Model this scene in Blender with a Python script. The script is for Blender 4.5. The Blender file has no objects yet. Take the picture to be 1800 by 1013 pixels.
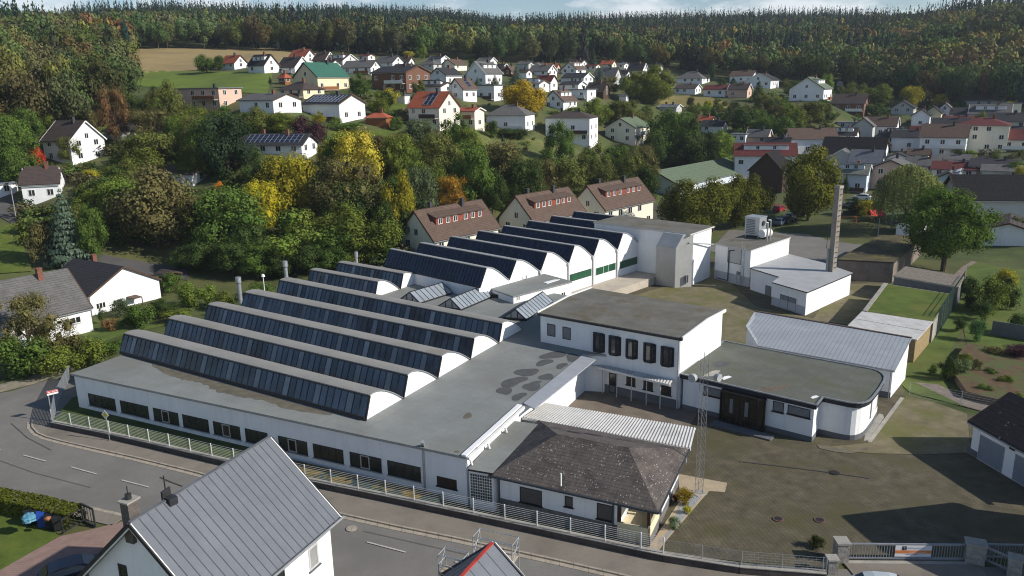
import bpy, math, random
import numpy as np
from mathutils import Matrix, Vector
rnd = random.Random(7)
S = bpy.context.scene
COL = S.collection
# ------------------------------------------------------------------ camera
F, PIT, ROL, CX, CY, CZ = 1371.0, math.radians(14.55), math.radians(1.10), 900.0, 506.5, 30.0
K_CP, K_SP, K_CR, K_SR = math.cos(PIT), math.sin(PIT), math.cos(ROL), math.sin(ROL)
cam_d = bpy.data.cameras.new('camera')
cam = bpy.data.objects.new('camera', cam_d); COL.objects.link(cam); S.camera = cam
cam_d.sensor_width = 36; cam_d.lens = F / 1800 * 36; cam_d.clip_start = .5; cam_d.clip_end = 6000
Rv, Dv, Fv = Vector((1, 0, 0)), Vector((0, -K_SP, -K_CP)), Vector((0, K_CP, -K_SP))
rt = Rv * K_CR + Dv * K_SR; dn = -Rv * K_SR + Dv * K_CR
M = Matrix((( rt.x, -dn.x, -Fv.x, 0), (rt.y, -dn.y, -Fv.y, 0), (rt.z, -dn.z, -Fv.z, CZ), (0, 0, 0, 1)))
cam.matrix_world = M
def ray(u, v):
    a = (u - CX) / F; b = (v - CY) / F
    a, b = K_CR * a - K_SR * b, K_SR * a + K_CR * b
    return np.array((a, K_CP - b * K_SP, -K_SP - b * K_CP))
C0 = np.array((0, 0, CZ))
def P(u, v, z=0.0):                       # survey point of the photograph on the level z
    d = ray(u, v); return C0 + d * ((z - CZ) / d[2])
def VPL(u, v, p0, p1):                    # survey point on the upright plane through p0, p1
    d = (np.array(p1) - np.array(p0))[:2]; n = np.array((-d[1], d[0])); r = ray(u, v)
    return C0 + r * (((np.array(p0)[:2] - C0[:2]) @ n) / (r[:2] @ n))
def HGT(base, top, z=0.0):
    b = P(*base, z); d = ray(*top); return CZ + d[2] * math.hypot(b[0], b[1]) / math.hypot(d[0], d[1])
def elev(u, v):
    d = ray(u, v); return d[2] / math.hypot(d[0], d[1])
def az(u, v=200):
    d = ray(u, v); return math.atan2(d[0], d[1])
# ------------------------------------------------------------------ terrain
TCOL = {-300: [(140, 480), (220, 250), (330, 125), (470, 92), (1200, 60)],
        0: [(128, 455), (190, 352), (200, 285), (232, 205), (330, 118), (460, 80), (1200, 58)],
        120: [(130, 440), (200, 285), (240, 200), (330, 122), (480, 80), (1200, 58)],
        240: [(135, 425), (210, 246), (245, 195), (290, 152), (400, 100), (470, 80), (800, 50), (1400, 54)],
        300: [(132, 440), (168, 330), (212, 240), (225, 195), (290, 150), (400, 100), (440, 87), (800, 46), (1400, 50)],
        480: [(130, 435), (167, 274), (195, 202), (222, 172), (262, 150), (290, 128), (390, 97), (420, 91), (800, 50), (1400, 54)],
        600: [(128, 440), (172, 272), (200, 214), (240, 165), (290, 132), (330, 116), (400, 98), (800, 50), (1400, 54)],
        760: [(130, 420), (170, 300), (198, 232), (235, 172), (290, 138), (340, 118), (400, 104), (850, 54), (1400, 58)],
        900: [(140, 405), (190, 300), (215, 244), (228, 226), (265, 170), (300, 148), (350, 121), (400, 113), (850, 66), (1400, 70)],
        1000: [(160, 385), (195, 300), (228, 254), (260, 195), (300, 160), (350, 132), (410, 115), (880, 60), (1400, 64)],
        1100: [(175, 370), (210, 315), (245, 254), (280, 200), (330, 160), (400, 128), (440, 120), (900, 57), (1400, 61)],
        1200: [(180, 372), (235, 310), (275, 240), (315, 190), (350, 165), (400, 143), (430, 127), (900, 57), (1400, 61)],
        1300: [(180, 372), (232, 315), (262, 255), (300, 210), (330, 174), (375, 152), (400, 145), (850, 58), (1400, 62)],
        1430: [(178, 372), (238, 300), (262, 268), (300, 205), (320, 178), (360, 165), (390, 159), (820, 58), (1400, 62)],
        1550: [(170, 385), (235, 310), (270, 268), (305, 235), (330, 200), (370, 178), (760, 58), (1400, 62)],
        1700: [(168, 390), (225, 318), (255, 280), (290, 240), (320, 210), (350, 193), (620, 52), (1400, 56)],
        1850: [(160, 395), (222, 310), (260, 270), (300, 235), (330, 205), (600, 42), (1400, 46)],
        2150: [(160, 395), (260, 262), (330, 200), (600, 30), (1400, 30)]}
TK = sorted(TCOL)
TAZ = [az(u) for u in TK]
DG = np.concatenate((np.arange(0, 480, 4.0), np.arange(480, 1500, 20.0)))
def _prof(u):
    Ds = [0.0]; Zs = [0.0]; l = TCOL[u]
    Ds.append(l[0][0] - 6); Zs.append(0.0)
    for i, (D, v) in enumerate(l):
        z = CZ + D * elev(u, v)
        if i == 0: z = max(0.0, min(z, 1.0))
        Ds.append(D); Zs.append(z)
    z = np.interp(DG, Ds, Zs)
    k = np.ones(5) / 5; zz = np.convolve(np.pad(z, 2, mode='edge'), k, 'valid')
    zz[DG < l[0][0] - 12] = 0
    return zz
TG = np.array([_prof(u) for u in TK])
def tz(x, y):
    D = math.hypot(x, y); a = math.atan2(x, y)
    if D < 100: return 0.0
    if a <= TAZ[0]: return float(np.interp(D, DG, TG[0]))
    if a >= TAZ[-1]: return float(np.interp(D, DG, TG[-1]))
    i = int(np.searchsorted(TAZ, a)) - 1
    t = (a - TAZ[i]) / (TAZ[i + 1] - TAZ[i]); t = t * t * (3 - 2 * t)
    return float(np.interp(D, DG, TG[i])) * (1 - t) + float(np.interp(D, DG, TG[i + 1])) * t
def T(u, v):                              # survey point of the photograph on the terrain
    d = ray(u, v); h = math.hypot(d[0], d[1]); d = d / h
    D = 40.0; step = 1.5
    while D < 1300:
        p = C0 + d * D
        if p[2] <= tz(p[0], p[1]):
            lo, hi = D - step, D
            for _ in range(12):
                m = (lo + hi) / 2; p = C0 + d * m
                if p[2] <= tz(p[0], p[1]): hi = m
                else: lo = m
            p = C0 + d * hi; return np.array((p[0], p[1], tz(p[0], p[1])))
        D += step
    p = C0 + d * 1300; return p
# ------------------------------------------------------------------ object helpers
def tag(o, label=None, cat=None, group=None, kind=None):
    if label: o['label'] = label
    if cat: o['category'] = cat
    if group: o['group'] = group
    if kind: o['kind'] = kind
    return o
def thing(name, label, cat, loc=(0, 0, 0), rz=0.0, group=None):
    o = bpy.data.objects.new(name, None); o.empty_display_size = .3; COL.objects.link(o)
    o.location = [float(c) for c in loc]; o.rotation_euler = (0, 0, rz)
    return tag(o, label, cat, group)
def root_of(o):
    while o.parent: o = o.parent
    return o
class MB:
    def __init__(s): s.v = []; s.f = []; s.m = []
    def poly(s, pts, m=0):
        n = len(s.v); s.v += [tuple(float(c) for c in p) for p in pts]; s.f.append(tuple(range(n, n + len(pts)))); s.m.append(m); return s
    def prism(s, pts, z0, z1, m=0, mt=None, bottom=True):
        # pts: xy outline; z1 number or list
        a = 0
        k = len(pts)
        for i in range(k):
            x0, y0 = pts[i][:2]; x1, y1 = pts[(i + 1) % k][:2]; a += x0 * y1 - x1 * y0
        pts = [tuple(p[:2]) for p in pts]
        Z1 = list(z1) if hasattr(z1, '__len__') else [z1] * k
        Z0 = list(z0) if hasattr(z0, '__len__') else [z0] * k
        if a < 0: pts = pts[::-1]; Z1 = Z1[::-1]; Z0 = Z0[::-1]
        for i in range(k):
            j = (i + 1) % k
            s.poly([(*pts[i], Z0[i]), (*pts[j], Z0[j]), (*pts[j], Z1[j]), (*pts[i], Z1[i])], m)
        s.poly([(*p, z) for p, z in zip(pts, Z1)], m if mt is None else mt)
        if bottom: s.poly([(*p, z) for p, z in zip(pts[::-1], Z0[::-1])], m)
        return s
    def box(s, c, L, W, z0, z1, yaw=0.0, m=0):
        ux, uy = math.cos(yaw), math.sin(yaw)
        q = [(c[0] + ux * a * L / 2 - uy * b * W / 2, c[1] + uy * a * L / 2 + ux * b * W / 2) for a, b in ((-1, -1), (1, -1), (1, 1), (-1, 1))]
        return s.prism(q, z0, z1, m)
    def bar(s, p0, p1, w, h=None, m=0):   # square bar between two points
        p0 = Vector([float(c) for c in p0]); p1 = Vector([float(c) for c in p1]); h = h or w
        d = (p1 - p0).normalized(); up = Vector((0, 0, 1)) if abs(d.z) < .95 else Vector((0, 1, 0))
        x = d.cross(up).normalized() * w / 2; y = x.cross(d).normalized() * h / 2
        q = [(-1, -1), (1, -1), (1, 1), (-1, 1)]
        A = [p0 + x * a + y * b for a, b in q]; B = [p1 + x * a + y * b for a, b in q]
        s.poly(A, m); s.poly(B[::-1], m)
        for i in range(4):
            j = (i + 1) % 4; s.poly([A[j], A[i], B[i], B[j]], m)
        return s
    def tube(s, p0, p1, r0, r1=None, n=10, m=0, caps=True):
        p0 = Vector([float(c) for c in p0]); p1 = Vector([float(c) for c in p1]); r1 = r0 if r1 is None else r1
        d = (p1 - p0).normalized(); up = Vector((0, 0, 1)) if abs(d.z) < .95 else Vector((0, 1, 0))
        x = d.cross(up).normalized(); y = d.cross(x)
        A = [p0 + (x * math.cos(t) + y * math.sin(t)) * r0 for t in [2 * math.pi * i / n for i in range(n)]]
        B = [p1 + (x * math.cos(t) + y * math.sin(t)) * r1 for t in [2 * math.pi * i / n for i in range(n)]]
        for i in range(n):
            j = (i + 1) % n; s.poly([A[i], A[j], B[j], B[i]], m)
        if caps: s.poly(A[::-1], m); s.poly(B, m)
        return s
    def slab(s, q, t, m=0, down=True):    # quad/ngon thickened along its normal
        q = [Vector([float(c) for c in p]) for p in q]
        n = (q[1] - q[0]).cross(q[2] - q[0]).normalized()
        if n.z < 0: q = q[::-1]; n = -n
        b = [p - n * t for p in q]
        s.poly(q, m); s.poly(b[::-1], m)
        for i in range(len(q)):
            j = (i + 1) % len(q); s.poly([q[i], b[i], b[j], q[j]], m)
        return s
    def build(s, name, mats, parent=None, world=True, smooth=False):
        me = bpy.data.meshes.new(name)
        V = s.v
        if parent is not None and world:
            r = root_of(parent); inv = Matrix.LocRotScale(r.location, r.rotation_euler, None).inverted()
            V = [tuple(inv @ Vector(p)) for p in V]
        me.from_pydata(V, [], s.f)
        mats = mats if isinstance(mats, (list, tuple)) else [mats]
        for m in mats: me.materials.append(m)
        me.polygons.foreach_set('material_index', s.m)
        if smooth: me.polygons.foreach_set('use_smooth', [True] * len(s.f))
        me.update()
        o = bpy.data.objects.new(name, me); COL.objects.link(o)
        if parent is not None: o.parent = parent
        return o
def copy_tree(o, parent=None):
    c = o.copy(); COL.objects.link(c); c.parent = parent
    for ch in list(o.children): copy_tree(ch, c)
    return c
def lerp(a, b, t): return np.array(a) + (np.array(b) - np.array(a)) * t
def unit(a, b):
    d = (np.array(b) - np.array(a))[:2]; return d / np.linalg.norm(d)
def ang(a, b): return math.atan2(b[1] - a[1], b[0] - a[0])
# ------------------------------------------------------------------ materials
def nt_new(name):
    m = bpy.data.materials.new(name); m.use_nodes = True; nt = m.node_tree; nt.nodes.clear(); return m, nt
class N:
    def __init__(s, nt): s.nt = nt
    def n(s, t, **k):
        o = s.nt.nodes.new(t)
        for a, b in k.items():
            if a.startswith('i_'): o.inputs[int(a[2:])].default_value = b
            else: setattr(o, a, b)
        return o
    def l(s, a, b): s.nt.links.new(a, b)
    def math(s, op, a, b=0.0, c=None):
        o = s.n('ShaderNodeMath', operation=op)
        for i, x in enumerate((a, b) if c is None else (a, b, c)):
            if hasattr(x, 'links'): s.l(x, o.inputs[i])
            else: o.inputs[i].default_value = x
        return o.outputs[0]
    def mix(s, f, a, b, bt='MIX'):
        o = s.n('ShaderNodeMix', data_type='RGBA', blend_type=bt)
        for i, x in ((0, f), (6, a), (7, b)):
            if hasattr(x, 'links'): s.l(x, o.inputs[i])
            else: o.inputs[i].default_value = x if i == 0 else (*x[:3], 1)
        return o.outputs[2]
    def noise(s, vec, sc, det=4, rough=.6):
        o = s.n('ShaderNodeTexNoise'); o.inputs['Scale'].default_value = sc; o.inputs['Detail'].default_value = det; o.inputs['Roughness'].default_value = rough
        s.l(vec, o.inputs['Vector']); return o.outputs['Fac']
    def ramp(s, f, lo, hi):
        o = s.n('ShaderNodeMapRange'); o.inputs[1].default_value = lo; o.inputs[2].default_value = hi; o.clamp = True
        s.l(f, o.inputs[0]); return o.outputs[0]
MC = {}
def mat(name, col, rough=.85, var=.22, sc=1.2, col2=None, c2sc=.3, c2lo=.5, c2hi=.65, rot=0.0, lines=(), spots=None, bump=0.0, bsc=8., metal=0.0, spec=.3, island=0.0, streak=0.0):
    if name in MC: return MC[name]
    m, nt = nt_new(name); g = N(nt)
    out = g.n('ShaderNodeOutputMaterial'); b = g.n('ShaderNodeBsdfPrincipled'); g.l(b.outputs[0], out.inputs[0])
    tc = g.n('ShaderNodeTexCoord'); mp = g.n('ShaderNodeMapping'); mp.inputs['Rotation'].default_value = (0, 0, -rot); g.l(tc.outputs['Object'], mp.inputs[0])
    vec = mp.outputs[0]; sep = g.n('ShaderNodeSeparateXYZ'); g.l(vec, sep.inputs[0])
    n1 = g.noise(vec, sc, 6); n2 = g.noise(vec, sc * 9, 3)
    c = g.mix(g.ramp(n1, .3, .7), [x * (1 - var) for x in col], [x * (1 + var) for x in col])
    c = g.mix(g.math('MULTIPLY', g.ramp(n2, .35, .65), .35), c, [x * (1 - var * 1.3) for x in col])
    if col2:
        c = g.mix(g.ramp(g.noise(vec, c2sc, 5, .65), c2lo, c2hi), c, col2)
    if streak:
        ms = g.n('ShaderNodeMapping'); ms.inputs['Scale'].default_value = (2.2, 2.2, .16); g.l(tc.outputs['Object'], ms.inputs[0])
        c = g.mix(g.math('MULTIPLY', g.ramp(g.noise(ms.outputs[0], 1.0, 5), .52, .8), streak), c, [x * .45 for x in col])
    for ax, per, wid, dark in lines:
        fr = g.math('FRACT', g.math('DIVIDE', sep.outputs[ax], per))
        k = g.math('MULTIPLY', g.math('LESS_THAN', fr, wid), dark)
        c = g.mix(k, c, [x * .25 for x in col])
    if island:
        ge = g.n('ShaderNodeNewGeometry'); hs = g.n('ShaderNodeHueSaturation'); g.l(c, hs.inputs['Color'])
        g.l(g.math('MULTIPLY_ADD', ge.outputs['Random Per Island'], 2 * island, 1 - island), hs.inputs['Value']); c = hs.outputs[0]
    if spots:
        vo = g.n('ShaderNodeTexVoronoi'); vo.inputs['Scale'].default_value = spots[0]; g.l(vec, vo.inputs['Vector'])
        k = g.math('MULTIPLY', g.math('LESS_THAN', vo.outputs['Distance'], spots[1]), g.math('GREATER_THAN', g.noise(vec, spots[0] * .37, 3), spots[3] if len(spots) > 3 else .45))
        c = g.mix(k, c, spots[2])
    g.l(c, b.inputs['Base Color']); b.inputs['Roughness'].default_value = rough; b.inputs['Metallic'].default_value = metal
    b.inputs['Specular IOR Level'].default_value = spec
    if bump:
        bp = g.n('ShaderNodeBump'); bp.inputs['Strength'].default_value = min(1, bump); bp.inputs['Distance'].default_value = .05
        g.l(g.noise(vec, bsc, 4), bp.inputs['Height']); g.l(bp.outputs[0], b.inputs['Normal'])
    MC[name] = m; return m
def wallm(col, key): return mat('render_' + key, col, .9, .06, .5, streak=.26, bump=.15, bsc=30)
def roofm(col, key, sc=1.): return mat('tiles_' + key, col, .85, .3, 2.2, col2=[x * .55 for x in col], c2sc=1.1, c2lo=.5, c2hi=.75, lines=((2, .24, .22, .55), (0, .3, .14, .3)), bump=.5, bsc=5)
WHITE = wallm((.78, .785, .79), 'white'); WARM = wallm((.80, .74, .60), 'warm'); CREAM = wallm((.72, .62, .42), 'cream')
PINK = wallm((.60, .42, .33), 'pink'); GREYW = wallm((.50, .50, .49), 'grey'); BRICK = mat('brick_brown', (.17, .085, .055), .9, .25, 3, lines=((2, .2, .15, .5),))
BLUEW = wallm((.60, .66, .72), 'pale_blue'); WOOD = mat('stained_timber', (.26, .10, .035), .8, .3, 3, lines=((0, .25, .12, .6),)); DWOOD = mat('dark_timber', (.075, .045, .03), .85, .3, 3, lines=((0, .25, .12, .6),))
WALLS = dict(W=WHITE, C=WARM, Y=CREAM, P=PINK, G=GREYW, B=BRICK, L=BLUEW, T=WOOD, D=DWOOD)
ROOFS = dict(g=roofm((.135, .13, .125), 'grey'), d=roofm((.036, .036, .04), 'dark'), b=roofm((.125, .083, .062), 'brown'), r=roofm((.42, .105, .05), 'orange_red'), m=roofm((.13, .03, .027), 'wine_red'),
             o=roofm((.50, .15, .06), 'orange'), n=mat('green_sheet_roof', (.035, .12, .085), .6, .15, 1), e=roofm((.19, .20, .17), 'grey_green'), s=roofm((.17, .185, .21), 'blue_grey'), k=roofm((.075, .056, .05), 'dark_brown'),
             x=mat('black_fibre_cement', (.022, .021, .023), .95, .3, 1.5, spec=.1, lines=((0, .9, .08, .5), (2, 1.2, .05, .4))), v=mat('green_tile_roof', (.12, .16, .10), .8, .25, 1.5, lines=((2, .3, .2, .5),)))
GLASS = mat('window_glass', (.018, .021, .026), .12, .4, .8, spec=.6)
GLASSB = mat('window_glass_blind', (.30, .30, .29), .5, .2, .8)
FRAME = mat('white_frame', (.72, .71, .68), .6, .1, 2); DFRAME = mat('dark_frame', (.025, .023, .022), .5, .2, 2)
METAL = mat('galvanised_steel', (.42, .44, .46), .45, .2, 2, metal=.6); GREYM = mat('grey_sheet_metal', (.35, .36, .37), .55, .2, 1)
ZINC = mat('zinc_edge', (.33, .34, .35), .5, .2, 2, metal=.5); DARK = mat('dark_metal', (.03, .031, .034), .5, .3, 3)
CONC = mat('concrete', (.34, .32, .28), .9, .25, .8, streak=.3, bump=.3); PLINTH = mat('plinth_grey', (.13, .135, .145), .9, .2, 1)
CHIM = mat('chimney_brick', (.20, .085, .06), .9, .3, 4, lines=((2, .16, .2, .5),)); SLATE = mat('slate_cladding', (.05, .05, .055), .8, .3, 3)
PANEL = mat('solar_cell', (.012, .017, .04), .2, .3, 2, lines=((0, 1.0, .05, -6.),), spec=.6)
# foliage: colour comes from each object, clump by clump variation from every leaf island
def leafmat(name, attr=None, var=.32, tr=.28, hv=.045):
    m, nt = nt_new(name); g = N(nt); out = g.n('ShaderNodeOutputMaterial')
    if attr: c = g.n('ShaderNodeAttribute', attribute_name=attr).outputs['Color']
    else: c = g.n('ShaderNodeObjectInfo').outputs['Color']
    ge = g.n('ShaderNodeNewGeometry'); hs = g.n('ShaderNodeHueSaturation'); g.l(c, hs.inputs['Color'])
    g.l(g.math('MULTIPLY_ADD', ge.outputs['Random Per Island'], 2 * var, 1 - var), hs.inputs['Value'])
    g.l(g.math('MULTIPLY_ADD', g.math('FRACT', g.math('MULTIPLY', ge.outputs['Random Per Island'], 37.3)), hv, .5 - hv / 2), hs.inputs['Hue'])
    d = g.n('ShaderNodeBsdfDiffuse'); t = g.n('ShaderNodeBsdfTranslucent'); g.l(hs.outputs[0], d.inputs[0]); g.l(hs.outputs[0], t.inputs[0])
    mx = g.n('ShaderNodeMixShader', i_0=tr); g.l(d.outputs[0], mx.inputs[1]); g.l(t.outputs[0], mx.inputs[2]); g.l(mx.outputs[0], out.inputs[0]); return m
LEAF = leafmat('leaves'); FLEAF = leafmat('wood_leaves', 'tint', .16, .1, .02)
BARK = mat('bark', (.10, .075, .055), .95, .3, 4, bump=.5)
# ------------------------------------------------------------------ ground
ASPH = mat('asphalt', (.185, .174, .156), .9, .14, .35, col2=(.145, .137, .124), c2sc=.12, c2lo=.45, c2hi=.7, bump=.2, bsc=25)
PAVE = mat('pavement_asphalt', (.215, .19, .155), .92, .16, .6, col2=(.16, .14, .115), c2sc=.3)
KERB = mat('kerb_stone', (.36, .31, .245), .9, .2, 2, lines=((0, .9, .04, .7),))
PAINT = mat('road_paint', (.46, .44, .38), .85, .3, 5)
GRASS = mat('meadow', (.085, .125, .02), .95, .35, .35, col2=(.12, .125, .028), c2sc=.06, c2lo=.45, c2hi=.7, bump=.6, bsc=12)
LAWN = mat('lawn_grass', (.088, .125, .016), .95, .3, .5, col2=(.115, .122, .022), c2sc=.25, c2lo=.5, c2hi=.65, bump=.6, bsc=14)
YARD = mat('mossy_paving', (.112, .096, .062), .95, .4, .9, col2=(.086, .077, .036), c2sc=.22, c2lo=.45, c2hi=.66, rot=math.radians(12), lines=((0, .32, .22, .28), (1, .32, .16, .14)), bump=.4, bsc=14)
LAND = mat('garden_ground', (.068, .092, .024), .95, .45, .12, col2=(.10, .098, .034), c2sc=.05, c2lo=.42, c2hi=.62, bump=.5, bsc=3)
def terrain():
    A = np.radians(np.arange(-62, 62.01, .8)); mb = MB()
    Ds = [4.0, 30, 60, 80]; D = 90.0
    while D < 1490: Ds.append(D); D *= 1.022
    idx = {}
    for i, a in enumerate(A):
        for j, D in enumerate(Ds):
            x, y = D * math.sin(a), D * math.cos(a); idx[i, j] = len(mb.v); mb.v.append((x, y, tz(x, y) - .03))
    for i in range(len(A) - 1):
        for j in range(len(Ds) - 1):
            mb.f.append((idx[i, j], idx[i + 1, j], idx[i + 1, j + 1], idx[i, j + 1])); mb.m.append(0)
    tag(mb.build('ground', LAND, smooth=True), kind='structure')
terrain()
NS = [0]
def sheet(name, px, m, z=None, world=None, kind='structure', label=None, cat=None, thick=0):
    NS[0] += 1; z = .004 * (NS[0] % 12 + 1) if z is None else z
    pts = [P(u, v, z) for u, v in px] if world is None else [(p[0], p[1], z) for p in world]
    mb = MB()
    if thick: mb.prism(pts, z - thick, z)
    else:
        a = sum(pts[i][0] * pts[(i + 1) % len(pts)][1] - pts[(i + 1) % len(pts)][0] * pts[i][1] for i in range(len(pts)))
        mb.poly(pts if a > 0 else pts[::-1])
    return tag(mb.build(name, m), label, cat, kind=kind)
def drape(name, q, m, nu=16, nv=10, off=.12, kind='structure'):   # four corners of the photo laid on the terrain
    mb = MB(); g = {}
    for i in range(nu + 1):
        for j in range(nv + 1):
            a = lerp(q[0], q[1], i / nu); b = lerp(q[3], q[2], i / nu); c = lerp(a, b, j / nv)
            p = T(*c); g[i, j] = len(mb.v); mb.v.append((p[0], p[1], p[2] + off))
    for i in range(nu):
        for j in range(nv): mb.f.append((g[i, j], g[i, j + 1], g[i + 1, j + 1], g[i + 1, j])); mb.m.append(0)
    return tag(mb.build(name, m, smooth=True), kind=kind)
def path_strip(name, pts, w, z, m, off=0.0, thick=0.0, kind='structure', label=None, cat=None):
    pts = [np.array(p)[:2] for p in pts]; L = []; R = []
    for i, p in enumerate(pts):
        a = pts[max(0, i - 1)]; b = pts[min(len(pts) - 1, i + 1)]; d = unit(a, b); n = np.array((-d[1], d[0]))
        L.append(p + n * (off + w / 2)); R.append(p + n * (off - w / 2))
    mb = MB()
    for i in range(len(pts) - 1):
        q = [R[i], R[i + 1], L[i + 1], L[i]]
        if thick: mb.prism(q, z - thick, z)
        else: mb.poly([(*p, z) for p in q])
    return tag(mb.build(name, m), label, cat, kind=kind)
# street and pavements
sheet('road', [(-420, 800), (-60, 700), (20, 688), (136, 652), (150, 690), (120, 740), (400, 820), (700, 910), (900, 955), (1160, 1010), (1500, 1000), (1860, 995), (1900, 1250), (700, 1250), (590, 1040), (250, 915), (0, 868), (-420, 800)][:-1], ASPH)
KB = [P(*q) for q in ((58, 741), (59, 752), (68, 762), (84, 769), (110, 776), (158, 787), (240, 805), (350, 832), (470, 867), (600, 904), (700, 926), (800, 946), (900, 968), (1000, 990), (1100, 1013), (1200, 1038), (1330, 1062), (1460, 1082))]
WT = [P(u, v, .6) for u, v in ((92, 741), (187, 760), (259, 776), (400, 809), (541, 842), (680, 870), (832, 902), (941, 925), (1058, 950), (1166, 973), (1300, 994), (1452, 1006))]
sheet('pavement', None, PAVE, .12, world=[(p[0], p[1]) for p in KB] + [(p[0], p[1]) for p in WT[::-1]], thick=.12)
path_strip('kerb', KB, .16, .135, KERB, off=-.07, thick=.13)
path_strip('gutter', KB, .34, .03, KERB, off=-.34)
KN = [P(*q) for q in ((-200, 822), (0, 860), (110, 883), (222, 908))]
path_strip('kerb', KN, .3, .06, KERB, thick=.06)
path_strip('pavement', KN, 1.2, .05, PAVE, off=-.75, thick=.05)
for a, b in (((41, 801), (81, 812)), ((125, 822), (170, 834.5)), ((213.5, 845), (262, 857.5)), ((645, 954), (713, 972)), ((800, 989), (870, 1006)), ((-40, 781), (2, 791.5))):
    a, b = P(*a), P(*b); path_strip('lane_marking', [a, b], .13, .06, PAINT)
def manhole(u, v, z, ring, lab):
    c = P(u, v, z); t = thing('manhole_cover', lab, 'manhole cover', c)
    mb = MB(); mb.tube((*c[:2], z - .03), (*c[:2], z + .012), .38, n=20); mb.build('frame', ring, t)
    mb = MB(); mb.tube((*c[:2], z - .03), (*c[:2], z + .022), .28, n=20); mb.build('lid', DFRAME if ring is not CONC else KERB, t)
IRON = mat('rusty_iron', (.15, .085, .06), .8, .3, 6)
manhole(618, 929, .06, CONC, 'pale round manhole cover in the road by the big grey roofed house')
manhole(1368, 912, .06, IRON, 'round manhole cover in the mossy yard, farther from the gate posts')
manhole(1441, 914, .06, IRON, 'round manhole cover in the mossy yard, nearer the tip of the dark shadow')
manhole(1467, 831, .06, DFRAME, 'small dark drain cover in the yard south of the rounded office')
# yards
sheet('yard', [(960, 690), (1010, 930), (1166, 972), (1452, 1004), (1480, 986), (1730, 985), (1900, 960), (1900, 790), (1700, 727), (1590, 694), (1576, 640), (1500, 572), (1556, 497), (1470, 470), (1400, 452), (1255, 452), (1030, 540)], YARD)
sheet('parking_lot', [(1262, 425), (1240, 440), (1380, 470), (1560, 470), (1640, 418), (1640, 412), (1600, 402), (1490, 412), (1430, 404), (1362, 396), (1335, 372), (1290, 395)], ASPH)
sheet('grass_verge', [(1363, 396), (1430, 404), (1490, 411), (1490, 396), (1440, 384), (1395, 388)], GRASS)
SAND = mat('play_sand', (.42, .30, .19), .95, .2, 2)
sheet('sand_pit', [(1448, 402), (1520, 405), (1525, 398), (1470, 392)], SAND); sheet('sand_pit', [(1508, 405), (1556, 406), (1560, 400), (1525, 398)], SAND)
sheet('driveway', [(1480, 986), (1500, 1010), (1470, 1040), (1760, 1060), (1720, 985)], PAVE, z=.07)
sheet('grass_patch', [(1452, 546), (1420, 536), (1476, 502), (1530, 500), (1500, 538)], GRASS)
sheet('lawn_strip', [(1650, 510), (1705, 505), (1700, 560), (1660, 640), (1668, 690), (1700, 716), (1600, 690), (1580, 672)], GRASS)
TRACK = mat('gravel_track', (.22, .18, .15), .95, .25, 1)
sheet('track', [(1608, 672), (1650, 676), (1700, 702), (1830, 735), (1830, 750), (1700, 716)], TRACK)
sheet('track', [(1690, 470), (1640, 520), (1560, 700), (1598, 660), (1700, 510), (1800, 440), (1740, 440)], TRACK)
sheet('lawn', [(1700, 470), (1840, 400), (1900, 450), (1900, 640), (1700, 610), (1690, 560)], GRASS)
SOIL = mat('garden_soil', (.115, .075, .04), .95, .3, 1.2, col2=(.08, .10, .03), c2sc=.5, c2lo=.5, c2hi=.6)
# flower terrace with its retaining wall
tp = [P(u, v, .7) for u, v in ((1676, 655), (1700, 688), (1740, 699), (1860, 722), (1900, 640), (1702, 603), (1686, 620))]
mb = MB(); mb.prism(tp, 0, .7, 0, 1); tag(mb.build('garden_terrace', [mat('rubble_wall', (.17, .13, .10), .95, .35, 3, bump=.8), SOIL]), 'raised garden bed of brown soil behind a rubble retaining wall', 'garden bed')
# roof garden terrace
q = [P(u, v, 2.5) for u, v in ((1557, 499), (1673, 517), (1641, 567), (1520, 548))]
t = thing('lawn_terrace', 'raised rectangular lawn with pale kerb behind the white slab roofs', 'terrace', (*q[3][:2], 0))
mb = MB(); mb.prism(q, 0, 2.5, 0); mb.build('retaining_wall', CONC, t)
q2 = [lerp(c, np.mean(q, axis=0), .03) for c in q]
mb = MB(); mb.prism(q2, 2.49, 2.53); mb.build('lawn', LAWN, t)
mb = MB(); mb.bar((*q[0][:2], 2.56), (*q[3][:2], 2.56), .5, .12); mb.build('kerb', CONC, t)
q = [P(u, v, 2.7) for u, v in ((1515, 548), (1640, 566), (1612, 598), (1490, 573))]
t = thing('slab_roof_garage', 'low building with two pale flat slab roofs beside the raised lawn', 'garage', (*q[3][:2], 0))
mb = MB(); mb.prism([lerp(c, np.mean(q, axis=0), .04) for c in q], 0, 2.6); mb.build('wall', mat('timber_fence_wall', (.30, .22, .11), .9, .2, 2, lines=((2, .2, .15, .5),)), t)
for a, b in ((0, .52), (.54, 1)):
    r = [lerp(q[0], q[3], a), lerp(q[1], q[2], a), lerp(q[1], q[2], b), lerp(q[0], q[3], b)]
    mb = MB(); mb.prism(r, 2.6, 2.74); mb.build('roof_slab', mat('pale_slab', (.50, .49, .47), .9, .15, .8, lines=((0, 1.6, .02, .6),), streak=.2), t)
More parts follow.
